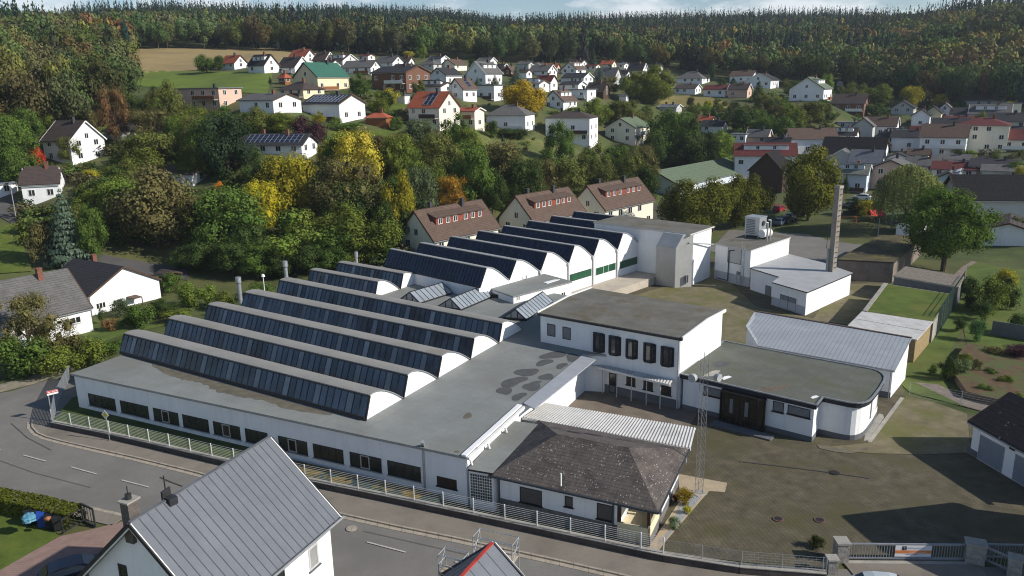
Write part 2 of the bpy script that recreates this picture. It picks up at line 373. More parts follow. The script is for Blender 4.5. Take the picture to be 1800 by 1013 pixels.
# left side : gardens, lawn, path
drape('lawn', [(-90, 402), (30, 396), (56, 478), (-90, 488)], LAWN, 10, 8)
LANE = mat('shaded_lane_asphalt', (.085, .082, .08), .9, .12, .5)  # asphalt colour darkened to carry the deep tree shade on the lane
for q_ in ([(-60, 352), (20, 340), (64, 378), (26, 396)], [(64, 378), (160, 446), (132, 464), (26, 396)], [(160, 446), (330, 474), (330, 494), (132, 464)]): drape('lane', q_, LANE, 12, 4, .1)
sheet('lawn', [(60, 640), (220, 588), (300, 570), (300, 530), (180, 548), (100, 600)], GRASS)
sheet('lawn', [(105, 942), (60, 915), (-60, 885), (-200, 880), (-260, 1060), (-20, 1014)], LAWN, z=.056)
DRIVE = mat('red_paving', (.27, .18, .15), .95, .16, 1.5, lines=((0, .22, .12, .3), (1, .22, .12, .3)))
sheet('drive', [(105, 943), (172, 928), (225, 914), (420, 960), (420, 1150), (-140, 1180), (-20, 1013)], DRIVE, z=.05)
sheet('verge', [(0, 690), (60, 675), (130, 650), (128, 645), (40, 664), (-20, 682)], mat('stony_verge', (.26, .23, .17), .95, .3, 1))
# hillside sheets
drape('stubble_field', [(232, 86), (560, 84), (560, 112), (236, 130)], mat('stubble', (.30, .225, .10), .95, .18, .05, col2=(.22, .165, .075), c2sc=.03, lines=((1, 6., .2, .12),)), 24, 10)
drape('meadow', [(236, 124), (480, 128), (470, 166), (236, 152)], mat('bright_meadow', (.115, .165, .02), .95, .22, .1, col2=(.09, .12, .02), c2sc=.03), 20, 10)
drape('meadow', [(575, 232), (700, 228), (705, 250), (575, 246)], LAWN, 10, 6); drape('meadow', [(830, 228), (905, 240), (880, 256), (830, 250)], LAWN, 8, 6)
drape('orchard_meadow', [(1150, 170), (1240, 168), (1330, 200), (1165, 190)], mat('dry_meadow', (.19, .16, .05), .95, .25, .1), 10, 8)
drape('hill_meadow', [(828, 238), (1000, 250), (1090, 335), (870, 318)], mat('scrub_meadow', (.135, .14, .042), .95, .35, .12, col2=(.088, .11, .028), c2sc=.15, c2lo=.45, c2hi=.6), 16, 12)
drape('meadow', [(1355, 185), (1400, 190), (1400, 245), (1350, 235)], LAWN, 8, 8)
drape('meadow', [(655, 176), (715, 184), (715, 200), (660, 192)], LAWN, 6, 6)
# wear on road and yard
TAR = mat('tar_seam', (.075, .072, .07), .7, .2, 3); PATCH = mat('asphalt_repair', (.185, .178, .168), .9, .12, .8); LPATCH = mat('worn_paving', (.16, .14, .10), .95, .3, 1.2)
for q_, w_s in (([(282, 840), (300, 848), (322, 856)], .09), ([(560, 893), (612, 905), (668, 917)], .06), ([(20, 745), (48, 770), (90, 792)], .05), ([(-30, 800), (60, 832), (160, 858)], .04), ([(640, 935), (760, 962), (860, 985)], .04)): path_strip('tar_seam', [P(*c_) for c_ in q_], w_s, .058, TAR)
path_strip('drain_channel', [P(*c_) for c_ in ((1300, 812), (1384, 822), (1440, 829), (1530, 842))], .12, .058, TAR)
path_strip('drain_channel', [P(*c_) for c_ in ((1586, 700), (1560, 735), (1528, 778))], .35, .058, CONC)
for q_ in ([(1436, 782), (1470, 787), (1500, 791), (1524, 786), (1530, 790), (1496, 797), (1466, 794), (1440, 788)],): sheet('worn_paving', q_, LPATCH, .052)
RYARD = mat('rear_yard_paving', (.185, .158, .092), .95, .3, .8, col2=(.125, .125, .04), c2sc=.25, c2lo=.45, c2hi=.62, rot=math.radians(12), lines=((0, .24, .2, .2), (1, .24, .16, .12)), bump=.4, bsc=14)
sheet('rear_yard', [(1030, 545), (1180, 500), (1255, 470), (1330, 540), (1430, 560), (1470, 500), (1556, 498), (1500, 572), (1420, 562), (1340, 550), (1310, 580), (1330, 612), (1270, 605), (1262, 560), (1100, 530)], RYARD, .05)
sheet('side_yard', [(1592, 696), (1640, 706), (1700, 728), (1706, 796), (1620, 799), (1530, 797), (1440, 787), (1526, 779), (1556, 738)], RYARD, .049)
# ------------------------------------------------------------------ the factory
AY = math.radians(-32.2)
FELT = mat('roofing_felt', (.212, .224, .214), .95, .12, .35, col2=(.18, .185, .17), c2sc=.12, rot=AY, lines=((1, 1.0, .02, .35), (0, 5.0, .008, .3)), bump=.2)
FELT2 = mat('roofing_felt_old', (.148, .142, .122), .95, .22, .4, col2=(.115, .10, .068), c2sc=.35, rot=AY, lines=((1, 1.0, .03, .3),), bump=.3)
FELTB = mat('roofing_felt_brown', (.15, .125, .095), .95, .25, .5, col2=(.085, .065, .045), c2sc=.5, rot=AY, lines=((0, .8, .04, .4),))
BARREL = mat('barrel_felt', (.245, .238, .222), .95, .12, .4, col2=(.215, .17, .115), c2sc=.18, c2lo=.6, c2hi=.85)
WET = mat('tar_patch', (.085, .088, .088), .85, .2, 1.5); STAIN = mat('rust_stain', (.135, .122, .092), .95, .3, 1)
GL = mat('shed_glazing', (.060, .084, .112), .17, .3, .6, spec=.5, island=.45, col2=(.028, .024, .022), c2sc=.12, c2lo=.5, c2hi=.62)
GLL = mat('shed_glazing_pale', (.14, .17, .20), .35, .25, .5, spec=.5, island=.3)
GLB = mat('solar_glazing', (.010, .018, .042), .2, .3, .8, spec=.45, island=.35)
GLS = mat('skylight_glass', (.36, .40, .43), .28, .15, .6, spec=.6, metal=.35)
GREEN = mat('green_glazing', (.02, .085, .045), .3, .25, .6, spec=.4)
fac = thing('factory', 'long low white factory hall with rows of barrel roof lights and flat grey roof', 'factory', P(819, 803.5))
fp = [P(u, v, 4.0) for u, v in ((124.5, 657), (819, 803.5), (917, 714), (1030, 622), (1085, 625), (1090, 560), (1000, 520), (880, 500), (690, 464), (592, 486))]
cen = np.mean(fp, axis=0)
mb = MB(); mb.prism([lerp(p, cen, .006) for p in fp], 0, 3.8); mb.build('wall', WHITE, fac)
mb = MB(); mb.prism(fp, 3.8, 4.0, 1, 0); froof = mb.build('flat_roof', [FELT, ZINC], fac)
fa, fb = lerp(fp[0], cen, .006), lerp(fp[1], cen, .006)
mb = MB(); mb.prism([fp[1], fp[2], fp[2] + np.array((-.35, .18, 0)), fp[1] + np.array((-.35, .18, 0))], 4.0, 4.12); mb.build('parapet', WHITE, fac)
def blob(c, w, h, z, m, parent, name='roof_patch', n=16):
    r0 = rnd.random() * 6; pts = []
    for i in range(n):
        a = 2 * math.pi * i / n; k = 1 + .18 * math.sin(2 * a + r0) + .12 * math.sin(3 * a + 2 * r0)
        pts.append(P(c[0] + math.cos(a) * w / 2 * k, c[1] - math.sin(a) * h / 2 * k - math.cos(a) * w * .08, z))
    mb = MB(); mb.poly(pts); return mb.build(name, m, parent)
for i, (x, y, w, h) in enumerate(((735, 195, 330, 110), (610, 300, 220, 95), (1010, 230, 200, 110), (855, 345, 150, 80), (370, 435, 340, 105), (640, 500, 190, 100), (180, 570, 350, 130), (440, 640, 240, 115), (255, 775, 200, 100), (60, 690, 200, 120), (480, 590, 160, 70))):
    blob((880 + x / 7.98, 600 + y / 7.98), w / 7.98, h / 7.98, 4.006 + .0015 * i, WET, froof)
up_, lo_ = [], []; rs_ = random.Random(12)
for i in range(60):
    t = i / 59; b_ = lerp(P(212, 622.5, 4), P(641, 740, 4), .17 + .73 * t); k_ = abs(math.sin(t * 3.14)) ** .5 * (.55 + .55 * abs(math.sin(t * 9.0)) + .3 * rs_.random()) * .75 + .1; up_.append(b_ + np.array((-.1, -.2, .008))); lo_.append(b_ + np.array((-.49 * k_, -.87 * k_ - .2, .008)) * np.array((1.5, 1.5, 1)))
mb = MB()
for i in range(59): mb.poly([lo_[i], lo_[i + 1], up_[i + 1], up_[i]])
mb.build('stain', STAIN, froof)
for i, (u, v, w, h) in enumerate(((832, 788, 12, 7), (803, 794, 8, 4), (822, 731, 18, 9))): blob((u, v), w, h, 4.007 + .0015 * i, STAIN, froof)
# barrel roof lights
def roof_light(name, Fr, Gr, Fl, Gl, zb, prof, pane, glm, parent, roofm_, endm, lift=.3, pale=5, skew=.55):
    Fr, Gr, Fl, Gl = [np.array(q)[:2] for q in (Fr, Gr, Fl, Gl)]
    def R(t, h): q = Fr + (Gr - Fr) * t; return np.array((q[0], q[1], zb + h))
    def Lf(t, h): q = Fl + (Gl - Fl) * t; return np.array((q[0], q[1], zb + h))
    mb = MB(); th = .1
    top = [R(t, h + th) for t, h in prof]; tl = [Lf(t, h + th) for t, h in prof]
    d = unit(Fl, Fr); ov = np.array((d[0], d[1], 0)) * .12
    for i in range(len(prof) - 1):
        a, b, c_, e = top[i] + ov, top[i + 1] + ov, tl[i + 1] - ov, tl[i] - ov
        mb.poly([a, b, c_, e], 0)
        dz = np.array((0, 0, -th)); mb.poly([a + dz, a, e, e + dz][::-1] if i == 0 else [a + dz, e + dz, c_ + dz, b + dz], 1 if i == 0 else 0)
        mb.poly([a, a + dz, b + dz, b], 1); mb.poly([e, c_, c_ + dz, e + dz], 1)
    o = mb.build(name, [roofm_, ZINC if zb < 5 else GREYM], parent)
    t1, h1 = prof[0]
    L = np.linalg.norm(Fr - Fl); n = max(3, int(round(L / pane)))
    mb = MB(); bars = MB()
    n_out = np.array((*(unit(Gr, Fr)), .0))
    for i in range(n):
        a, b = i / n, (i + 1) / n
        q = [lerp(R(0, lift), Lf(0, lift), a), lerp(R(0, lift), Lf(0, lift), b), lerp(R(t1, h1), Lf(t1, h1), b), lerp(R(t1, h1), Lf(t1, h1), a)]
        mb.poly(q[::-1], 1 if pale and i % pale == pale // 2 else 0)
        if i: bars.bar(lerp(q[0], q[3], .0) + n_out * .02, q[3] + n_out * .02, .05, .05)
    mb.build('glazing', [glm, GLL], o)
    for t, h in ((0, lift), (t1, h1 - .04)): bars.bar(R(t, h) + n_out * .03, Lf(t, h) + n_out * .03, .09, .09)
    bars.build('glazing_bars', DARK, o)
    mb = MB(); mb.slab([R(0, 0) + n_out * .06, Lf(0, 0) + n_out * .06, Lf(0, lift), R(0, lift)], .06); mb.build('kerb', SLATE, o)
    for E, sgn in ((R, 1), (Lf, -1)):
        mb = MB(); pts = [E(0, 0)] + [E(t, h) for t, h in prof] + [E(1, 0)]
        pts = pts if sgn > 0 else pts[::-1]; off = ov * (.02 if sgn > 0 else -.02)
        mb.poly([p + off for p in pts]); mb.build('end_wall', endm, o)
        mb = MB(); mb.bar(E(0, 0) + off * 30, E(t1, h1) + off * 30, .18, .12); mb.build('corner_post', DARK, o)
    return o
PA = [(.144, 1.90), (.2, 1.95), (.27, 1.96), (.35, 1.91), (.45, 1.77), (.55, 1.55), (.65, 1.28), (.76, .93), (.87, .53), (.97, .12), (1.0, .03)]
FR = [P(u, v, 4) for u, v in ((641, 740), (707.5, 701), (767.5, 666), (825, 632), (875, 603.5))]; FR.append(FR[4] + (FR[4] - FR[3]) * .97)
FLf = [P(u, v, 4) for u, v in ((212, 622.5), (290, 594), (360, 567.5), (425, 545), (487, 521), (541, 501), (590, 487))]; FLf.append(FLf[6] + (FLf[6] - FLf[5]))
for i in range(5): roof_light('roof_light', FR[i], FR[i + 1], FLf[i], FLf[i + 1], 4.0, PA, .74, GL, fac, BARREL, WHITE)
w_ = FR[4] - FR[3]
s6, s7 = P(657.6, 523.4, 4), P(702.7, 508.3, 4)
roof_light('roof_light', s6, s6 + (s7 - s6) * .98, FLf[5], FLf[6], 4.0, PA, .74, GL, fac, BARREL, WHITE)
roof_light('roof_light', s7, s7 + (s7 - s6), FLf[6], FLf[7], 4.0, PA, .74, GL, fac, BARREL, WHITE)
def ridge_glass(LF, RF, AP, BK):
    l, r = P(*LF, 4.12), P(*RF, 4.12); a = VPL(*AP, l, r); k = P(*BK, 4.12) - r
    o = MB(); o.prism([l, r, r + k, l + k], 4.0, 4.2); ob = o.build('skylight', DFRAME, fac)
    up = np.array((0, 0, .09)); mb = MB()
    mb.slab([r + up, r + k + up, a + k + up, a + up], .03); mb.slab([l + up, a + up, a + k + up, l + k + up], .03); mb.build('glazing', GLS, ob)
    n = int(np.linalg.norm(k) / .75); mb = MB()
    for i in range(n + 1):
        o_ = k * i / n; mb.bar(r + o_ + up * 1.3, a + o_ + up * 1.3, .05); mb.bar(l + o_ + up * 1.3, a + o_ + up * 1.3, .05)
    mb.bar(a + up * 1.4, a + k + up * 1.4, .1); mb.bar(l + up, r + up, .14); mb.build('glazing_bars', DARK, ob)
    mb = MB(); d = unit(r, r + k); of = np.array((*(-d * .03), .1)); mb.poly([l + of, r + of, a + of]); mb.build('gable_pane', GLS, ob); mb = MB(); mb.poly([l + k - of + up * 2, a + k - of + up * 2, r + k - of + up * 2]); mb.build('gable_pane', GLS, ob)
    mb = MB(); of = np.array((*(-d * .06), .1))
    for t in (.36, .64): b = lerp(l, r, t); mb.bar(b + of, b + of + np.array((0, 0, (a[2] - l[2]) * .7)), .08)
    mb.bar(l + of, a + of, .12); mb.bar(r + of, a + of, .12); mb.build('gable_frame', DARK, ob)
ridge_glass((703.4, 527.7), (737.8, 533.4), (720.3, 515.2), (794.9, 515.2))
ridge_glass((769, 540.3), (810, 545.3), (791.7, 526.5), (864.5, 522))
ridge_glass((884, 559.7), (925, 563), (905.9, 545.2), (972, 531))
# windows on an upright wall, given as corners of the photograph
def wallwin(parent, p0, p1, tl, tr, bl, pane=GLASS, frame=FRAME, fw=.06, name='window', split=(), sill=None, out=.03):
    a = VPL(*tl, p0, p1); b = VPL(*tr, p0, p1); c = VPL(*bl, p0, p1)
    d = unit(p0, p1); s0 = (a - np.array(p0))[:2] @ d; s1 = (b - np.array(p0))[:2] @ d
    return swin(parent, p0, p1, s0, s1, c[2], a[2], pane, frame, fw, name, split, sill, out)
def swin(parent, p0, p1, s0, s1, z0, z1, pane=GLASS, frame=FRAME, fw=.06, name='window', split=(), sill=None, out=.03):
    d = unit(p0, p1); n = np.array((d[1], -d[0])); o2 = np.array(p0)[:2]
    if n @ (C0[:2] - o2) < 0: n = -n
    if s1 < s0: s0, s1 = s1, s0
    def q(s, z, o): w = o2 + d * s + n * o; return (w[0], w[1], z)
    mb = MB(); e = out
    def rect(x0, x1, y0, y1, o):
        A = [q(x0, y0, o), q(x1, y0, o), q(x1, y1, o), q(x0, y1, o)]; B = [q(x0, y0, -.05), q(x1, y0, -.05), q(x1, y1, -.05), q(x0, y1, -.05)]
        mb.poly(A)
        for i in range(4): j = (i + 1) % 4; mb.poly([A[i], B[i], B[j], A[j]])
    rect(s0, s1, z0, z0 + fw, e); rect(s0, s1, z1 - fw, z1, e); rect(s0, s0 + fw, z0 + fw, z1 - fw, e); rect(s1 - fw, s1, z0 + fw, z1 - fw, e)
    for t in split: x = s0 + (s1 - s0) * t; rect(x - fw * .6, x + fw * .6, z0 + fw, z1 - fw, e + .004)
    fo = mb.build(name, frame, parent)
    mb = MB(); mb.poly([q(s0 + fw, z0 + fw, .012), q(s1 - fw, z0 + fw, .012), q(s1 - fw, z1 - fw, .012), q(s0 + fw, z1 - fw, .012)]); mb.build('pane', pane, fo)
    if sill:
        mb = MB(); rect(s0 - .08, s1 + .08, z0 - .07, z0 - .004, .12); mb.build('sill', sill, fo)
    return fo
DFG = mat('dark_factory_glass', (.024, .030, .029), .2, .5, .5, spec=.45)
d_ = unit(fa, fb)
def sof(u, v): return float((VPL(u, v, fa, fb) - fa)[:2] @ d_)
xs = [(155, 694, 202), (211, 706, 260), (269, 719, 313), (320.5, 731, 366), (374.5, 743, 421.5), (430.5, 754, 470), (489, 767, 539.5), (550, 781, 603), (614.5, 794.4, 670), (680.7, 808.7, 739)]
zt, zb_ = float(VPL(680.7, 808.7, fa, fb)[2]), float(VPL(680.7, 834, fa, fb)[2])
for i, (u0, v0, u1) in enumerate(xs):
    a, b = sof(u0, v0), sof(u1, v0 + (u1 - u0) * .212)
    swin(fac, fa, fb, a, b, zb_, zt, DFG, DFRAME, .05, split=(.5,) if i in (2, 4, 6, 8) else (.25, .5, .75), sill=GREYM)
    if i in (2, 4, 6, 8):
        k = b - a; swin(fac, fa, fb, a + k * .34, a + k * .63, zb_ + .06, zt - .05, mat('brown_casement', (.09, .06, .045), .4, .3, 4), mat('grey_casement_frame', (.40, .385, .36), .7, .1, 3), .085, 'casement', (), None, .06)
wallwin(fac, fa, fb, (768, 836.5), (802.5, 844.5), (768.5, 853), mat('brown_shutter_pane', (.04, .022, .017), .5, .3, 3), DFRAME, .06, split=(.5,), sill=DFRAME)
# right side wall of the factory beside the gatehouse, gutter, flue
mb = MB(); mb.tube(P(743, 777, 4.6), P(744, 783, 4.0), .13, n=12); mb.tube(P(744, 783, 4.0) + np.array((0, -.25, 0)), P(744, 783, 4.0) + np.array((0, -.25, -3.6)), .1, n=12); mb.build('flue_pipe', METAL, fac)
for u0, v0, ua, va, r in ((422, 508, 421, 487, .32), (505, 492, 501.5, 459, .30), (628.5, 470, 626.5, 443, .24)):
    b = P(u0, v0 + 12, 4.0); zt_ = HGT((u0, v0 + 12), (ua, va), 4.0); mb = MB()
    mb.tube((*b[:2], 3.0), (*b[:2], zt_ - .9), r * .85, n=14); mb.tube((*b[:2], zt_ - .9), (*b[:2], zt_ - .75), r * .85, r * 1.1, n=14); mb.tube((*b[:2], zt_ - .75), (*b[:2], zt_), r * 1.1, n=14); mb.tube((*b[:2], zt_ - 2.2), (*b[:2], zt_ - 2.1), r * .95, n=14)
    mb.build('exhaust_stack', METAL, fac)
b = P(465, 512, 4); mb = MB(); zt_ = HGT((465, 512), (462, 485), 4.0); mb.tube((*b[:2], 0), (*b[:2], zt_), .06, n=8); tl_ = thing('lamp_post', 'thin white globe lamp post behind the factory roof lights', 'lamp post', (*b[:2], 0)); mb.build('pole', FRAME, tl_)
mb = MB(); mb.tube((*b[:2], zt_ - .1), (*b[:2], zt_ + .2), .28, .16, n=10); mb.build('lamp_globe', WHITE, tl_)
# sheet canopy along the inner edge of the flat roof
q = [P(u, v, 3.98) for u, v in ((920, 711), (940, 720.5), (1047, 634), (1026, 624))]
SHEETM = mat('pale_sheet_metal', (.34, .355, .38), .5, .12, .6, rot=math.radians(42), lines=((0, .9, .03, .35),))
mb = MB(); mb.slab([p + np.array((0, 0, .12)) for p in q], .12); mb.build('edge_canopy', SHEETM, fac)
# ------------------------------------------------------------------ hall with solar roof lights
BY = unit(P(948.75, 477, 5.5), P(1165, 417, 5.5)); dB = np.array((-BY[1], BY[0])) if -BY[1] < 0 else np.array((BY[1], -BY[0]))
B0 = P(948.75, 477, 5.5)[:2]
def bp(s, k=0.0): return B0 + BY * s + dB * k
hall = thing('production_hall', 'tall white hall with arched end walls and dark blue sloping roof lights', 'factory hall', (*bp(0), 0))
ss = [-11.6, -6.2, 0, 6.1, 11.85, 17.9, 23.95, 30.3, 36.4]; BL_ = 19.0
mb = MB(); mb.prism([bp(-11.6), bp(36.4), bp(36.4, BL_), bp(-11.6, BL_)], 0, 5.5); mb.build('wall', WHITE, hall)
PB = [(.225, 2.3), (.3, 2.31), (.38, 2.22), (.46, 2.06), (.56, 1.76), (.66, 1.4), (.76, .98), (.86, .55), (.95, .15), (1.0, .02)]
for i in range(8): roof_light('roof_light', bp(ss[i]), bp(ss[i + 1]), bp(ss[i], BL_), bp(ss[i + 1], BL_), 5.5, PB, .62, GLB, hall, mat('zinc_barrel', (.30, .30, .295), .6, .12, .6), WHITE, .12, 0)
h0, h1 = (*bp(-11.6, -.02), 0), (*bp(36.4, -.02), 0)
for s in ss[2:8]:
    p = bp(s, -.12); mb = MB(); mb.tube((*p, .6), (*p, 5.4), .12, n=8); mb.box(p, .5, .3, 5.25, 5.65, math.atan2(BY[1], BY[0])); mb.build('downpipe', GREYW, hall)
for tl, tr, bl, sp in (((1001.7, 483.2), (1039.3, 473.2), (1001.7, 496), ()), ((1047, 471.6), (1082.1, 462.2), (1047, 485.3), (.38, .62)), ((1089.6, 460.3), (1122.2, 451.5), (1089.6, 473), ()), ((1129.1, 449), (1159.8, 440.8), (1129.1, 462.2), (.4, .6))):
    wallwin(hall, h0, h1, tl, tr, bl, GREEN, FRAME if sp else DFRAME, .05, split=sp)
k0 = [bp(1.5, -.03), bp(29, -.03)]; f1 = P(1183, 476, 1.2)[:2]; f0 = f1 - BY * 18
mb = MB(); mb.prism([k0[0], k0[1], f1, f0], 0, 1.2); dk = tag(mb.build('loading_ramp', mat('ramp_concrete', (.42, .37, .30), .9, .15, .6, streak=.35)), 'long beige concrete loading ramp along the arched white hall', 'loading ramp')
# sloping metal clad stair tower and end block
w1 = P(1185.7, 506.6)[:2]; zf = HGT((1185.7, 506.6), (1186.8, 437))
c1 = P(1209, 505)[:2]; TY = unit(w1, c1); TL_ = float(np.linalg.norm(c1 - w1)); prof = [(0, 0), (0, zf), (1.1, 8.1), (TL_ + .6, 8.1), (TL_ + .6, 0)]
tw = thing('stair_tower', 'grey metal clad stair tower with a sloping front by the loading ramp', 'tower', (*w1, 0)); mb = MB()
A_ = [(*(w1 + TY * e), z) for e, z in prof]; Bq = [(*(w1 + dB * 3.4 + TY * e), z) for e, z in prof]
mb.poly(A_); mb.poly(Bq[::-1])
for i in range(5): j = (i + 1) % 5; mb.poly([A_[j], A_[i], Bq[i], Bq[j]])
mb.build('cladding', mat('beige_grey_cladding', (.46, .455, .44), .5, .12, .7, metal=.25, rot=math.radians(47), lines=((0, 1.2, .02, .3),)), tw)
c1, c2 = P(1209, 505)[:2], P(1247, 488)[:2]; LB = float((P(1103, 374.4, 8.3)[:2] - c2) @ dB)
bl = thing('end_block', 'tall plain white block with dark flat roof at the end of the arched hall', 'building', (*c1, 0))
fp2 = [c1, c2, c2 + dB * LB, c1 + dB * LB]
mb = MB(); mb.prism(fp2, 0, 8.0); mb.build('wall', WHITE, bl)
mb = MB(); ov = unit(c1, c2) * .35; mb.prism([fp2[0] - ov - dB * .3, fp2[1] + ov - dB * .3, fp2[2] + ov, fp2[3] - ov], 8.0, 8.22, 1, 0); mb.build('flat_roof', [FELT2, GREYW], bl)
wallwin(bl, (*c1, 0), (*c2, 0), (1206.5, 484), (1211.5, 483), (1205.5, 499), DARK, GREYM, .05, 'door')
# wing between the halls
q = [P(u, v, 5.0) for u, v in ((845, 501), (948, 479), (1006, 494.5), (902, 521))]
wg = thing('connecting_wing', 'flat roofed white wing with small windows between the two halls', 'building', (*q[3][:2], 0)); cw = np.mean(q, axis=0)
mb = MB(); mb.prism([lerp(p, cw, .02) for p in q], 0, 4.8); mb.build('wall', WHITE, wg)
mb = MB(); mb.prism(q, 4.8, 5.0, 1, 0); mb.build('flat_roof', [FELT, ZINC], wg)
a, b = lerp(q[3], cw, .02), lerp(q[2], cw, .02)
for u0, u1, v in ((908, 914, 520), (960, 967.5, 523.5), (974, 980.5, 518.5), (986.5, 993.5, 514.5)): wallwin(wg, a, b, (u0, v), (u1, v - 1.8), (u0, v + 9), GLASSB if u0 < 950 else GLASS, FRAME, .07, split=(.5,))
mb = MB(); c = P(925, 492, 5); mb.tube(c, c + np.array((0, 0, .6)), .08, n=8); mb.build('vent_pipe', ZINC, wg)
mb = MB(); mb.prism([P(u, v, 5.01) for u, v in ((955, 497), (975, 492), (984, 492), (962, 499))], 5.0, 5.06); mb.build('roof_patch', WHITE, wg)
q = [P(u, v, 4.5) for u, v in ((690, 465), (846, 502), (905, 521), (858, 516), (760, 495))]
mb = MB(); mb.prism(q, 4.0, 4.45, 1, 0); tag(mb.build('rear_roof', [FELTB, DARK], fac))
# ------------------------------------------------------------------ office block with bay windows
oq = [P(945, 550, 7.15), P(1199.6, 595, 7.15), P(1275.4, 545.5, 7.3), P(1039, 506.5, 7.3)]
off = thing('office_block', 'two storey white office block with five dark bay windows and dark roof', 'office building', (*oq[1][:2], 0)); oc = np.mean(oq, axis=0)
ow = [lerp(p, oc, .03) for p in oq]
mb = MB(); mb.prism(ow, 0, [6.95, 6.95, 7.1, 7.1]); mb.build('wall', WHITE, off)
m1, m2 = lerp(oq[0], oq[3], .55), lerp(oq[1], oq[2], .55); m1[2] += .25; m2[2] += .25
mb = MB(); mb.slab([oq[0], oq[1], m2, m1], .2); mb.slab([m1, m2, oq[2], oq[3]], .2); orf = mb.build('roof', FELT2, off)
mb = MB()
for a, b, c_ in ((oq[1], m2, oq[2]), (oq[0], m1, oq[3])): mb = MB(); mb.bar(a + np.array((0, 0, -.02)), b + np.array((0, 0, -.02)), .16, .3); mb.bar(b + np.array((0, 0, -.02)), c_ + np.array((0, 0, -.02)), .16, .3); mb.build('verge_trim', FRAME, orf)
mb = MB(); mb.bar(oq[0] + np.array((0, 0, -.15)), oq[1] + np.array((0, 0, -.15)), .22, .2); mb.build('gutter', DARK, orf)
od = unit(ow[0], ow[1]); on = np.array((od[1], -od[0])); on = on if on @ (C0[:2] - ow[0][:2]) > 0 else -on
SHUT = mat('roller_shutter', (.20, .205, .215), .6, .15, 3, lines=((2, .12, .25, .3),)); SHUTB = mat('brown_roller_shutter', (.10, .09, .085), .6, .15, 3, lines=((2, .12, .25, .3),))
z4 = lambda x, y: (900 + x / 4, 506 + y / 4)
wallwin(off, ow[0], ow[1], z4(248, 250), z4(305, 262), z4(248, 335), SHUT, DFRAME, .08); wallwin(off, ow[0], ow[1], z4(356, 272), z4(413, 284), z4(356, 358), SHUT, DFRAME, .08)
for x0, x1, y0, y1 in ((575, 648, 312, 440), (685, 762, 334, 462), (805, 880, 358, 486), (930, 1008, 384, 512), (1052, 1135, 409, 540)):
    a = VPL(*z4(x0, y0), ow[0], ow[1]); b = VPL(*z4(x1, y0 + 16), ow[0], ow[1]); c = VPL(*z4(x0, y1), ow[0], ow[1])
    s0, s1 = float((a - ow[0])[:2] @ od), float((b - ow[0])[:2] @ od); zz0, zz1 = c[2], a[2]; w = s1 - s0; BP = mat('bay_glass', (.05, .052, .055), .1, .5, 1.5, spec=.7, col2=(.11, .10, .09), c2sc=1.2)
    g = lambda s, o: ow[0][:2] + od * s + on * o
    mb = MB(); mb.prism([g(s0, -.05), g(s0 + w * .2, .34), g(s0 + w * .75, .34), g(s1, -.05)], zz1 - .18, zz1 + .05); mb.prism([g(s0, -.05), g(s0 + w * .2, .34), g(s0 + w * .75, .34), g(s1, -.05)], zz0 - .05, zz0 + .22)
    for s, o in ((s0, 0), (s0 + w * .2, .32), (s0 + w * .75, .32), (s1, 0)): p = g(s, o); mb.bar((*p, zz0), (*p, zz1), .16)
    bw = mb.build('bay_window', mat('dark_blue_frame', (.018, .02, .028), .45, .2, 2), off)
    mb = MB(); mb.prism([g(s0 + .03, -.02), g(s0 + w * .21, .29), g(s0 + w * .74, .29), g(s1 - .03, -.02)], zz0 + .2, zz1 - .16); mb.build('pane', BP, bw)
wallwin(off, ow[0], ow[1], z4(575, 572), z4(632, 586), z4(575, 628), GLASS, DFRAME, .07); wallwin(off, ow[0], ow[1], z4(683, 595), z4(735, 607), z4(683, 735), GLASS, DARK, .1, 'door')
for x0, x1, y0, y1 in ((805, 868, 622, 680), (925, 992, 650, 712), (1050, 1120, 682, 745)): wallwin(off, ow[0], ow[1], z4(x0, y0), z4(x1, y0 + 14), z4(x0, y1), GLASS, DFRAME, .07, split=(.45,), sill=DFRAME)
mb = MB(); p = ow[1][:2] + on * .08 - od * .1; mb.tube((*p, .1), (*p, 6.9), .07, n=8); mb.build('downpipe', GREYW, off)
mb = MB(); g2 = [ow[0][:2] + od * 5.6 + on * .025, ow[1][:2] + on * .025, ow[1][:2] - on * .02, ow[0][:2] + od * 5.6 - on * .02]; mb.prism(g2, 0, .9); mb.build('plinth', PLINTH, off)
def corrugated(name, q, m, parent, amp=.05, per=.36, thick=True):  # q: front-left, front-right, back-right, back-left; ribs run front to back
    n = int(np.linalg.norm(q[1] - q[0]) / per) * 2; mb = MB(); pr = None
    for i in range(n + 1):
        t = i / n; f, b = lerp(q[0], q[1], t), lerp(q[3], q[2], t); dz = np.array((0, 0, amp if i % 2 else -amp))
        if pr: mb.poly([pr[0], f + dz, b + dz, pr[1]])
        pr = (f + dz, b + dz)
    return mb.build(name, m, parent)
CORR = mat('white_corrugated_sheet', (.50, .49, .465), .7, .12, 1, col2=(.38, .37, .35), c2sc=.4)
cq = [P(1040, 642, 2.85), P(1178, 676, 2.85), P(1194, 652, 3.0), P(1045, 620, 3.0)]
cn = thing('entrance_canopy', 'white corrugated canopy on slim posts along the office block', 'canopy', (*P(1059, 691)[:2], 0))
corrugated('roof_sheet', cq, CORR, cn, .03, .3)
mb = MB(); mb.bar(cq[0] + np.array((0, 0, -.1)), cq[1] + np.array((0, 0, -.1)), .12, .2); mb.build('gutter', FRAME, cn)
for t in (.14, .33, .52, .71, .88):
    p = lerp(cq[0], cq[1], t) + np.array((.1, .25, 0)); mb = MB(); mb.tube((*p[:2], 0), (*p[:2], 2.85), .05, n=8); mb.build('post', GREYW, cn)
wq = [P(918, 733, 3.0), P(1214, 788, 3.0), P(1223, 752, 3.1), P(958, 708, 3.1)]
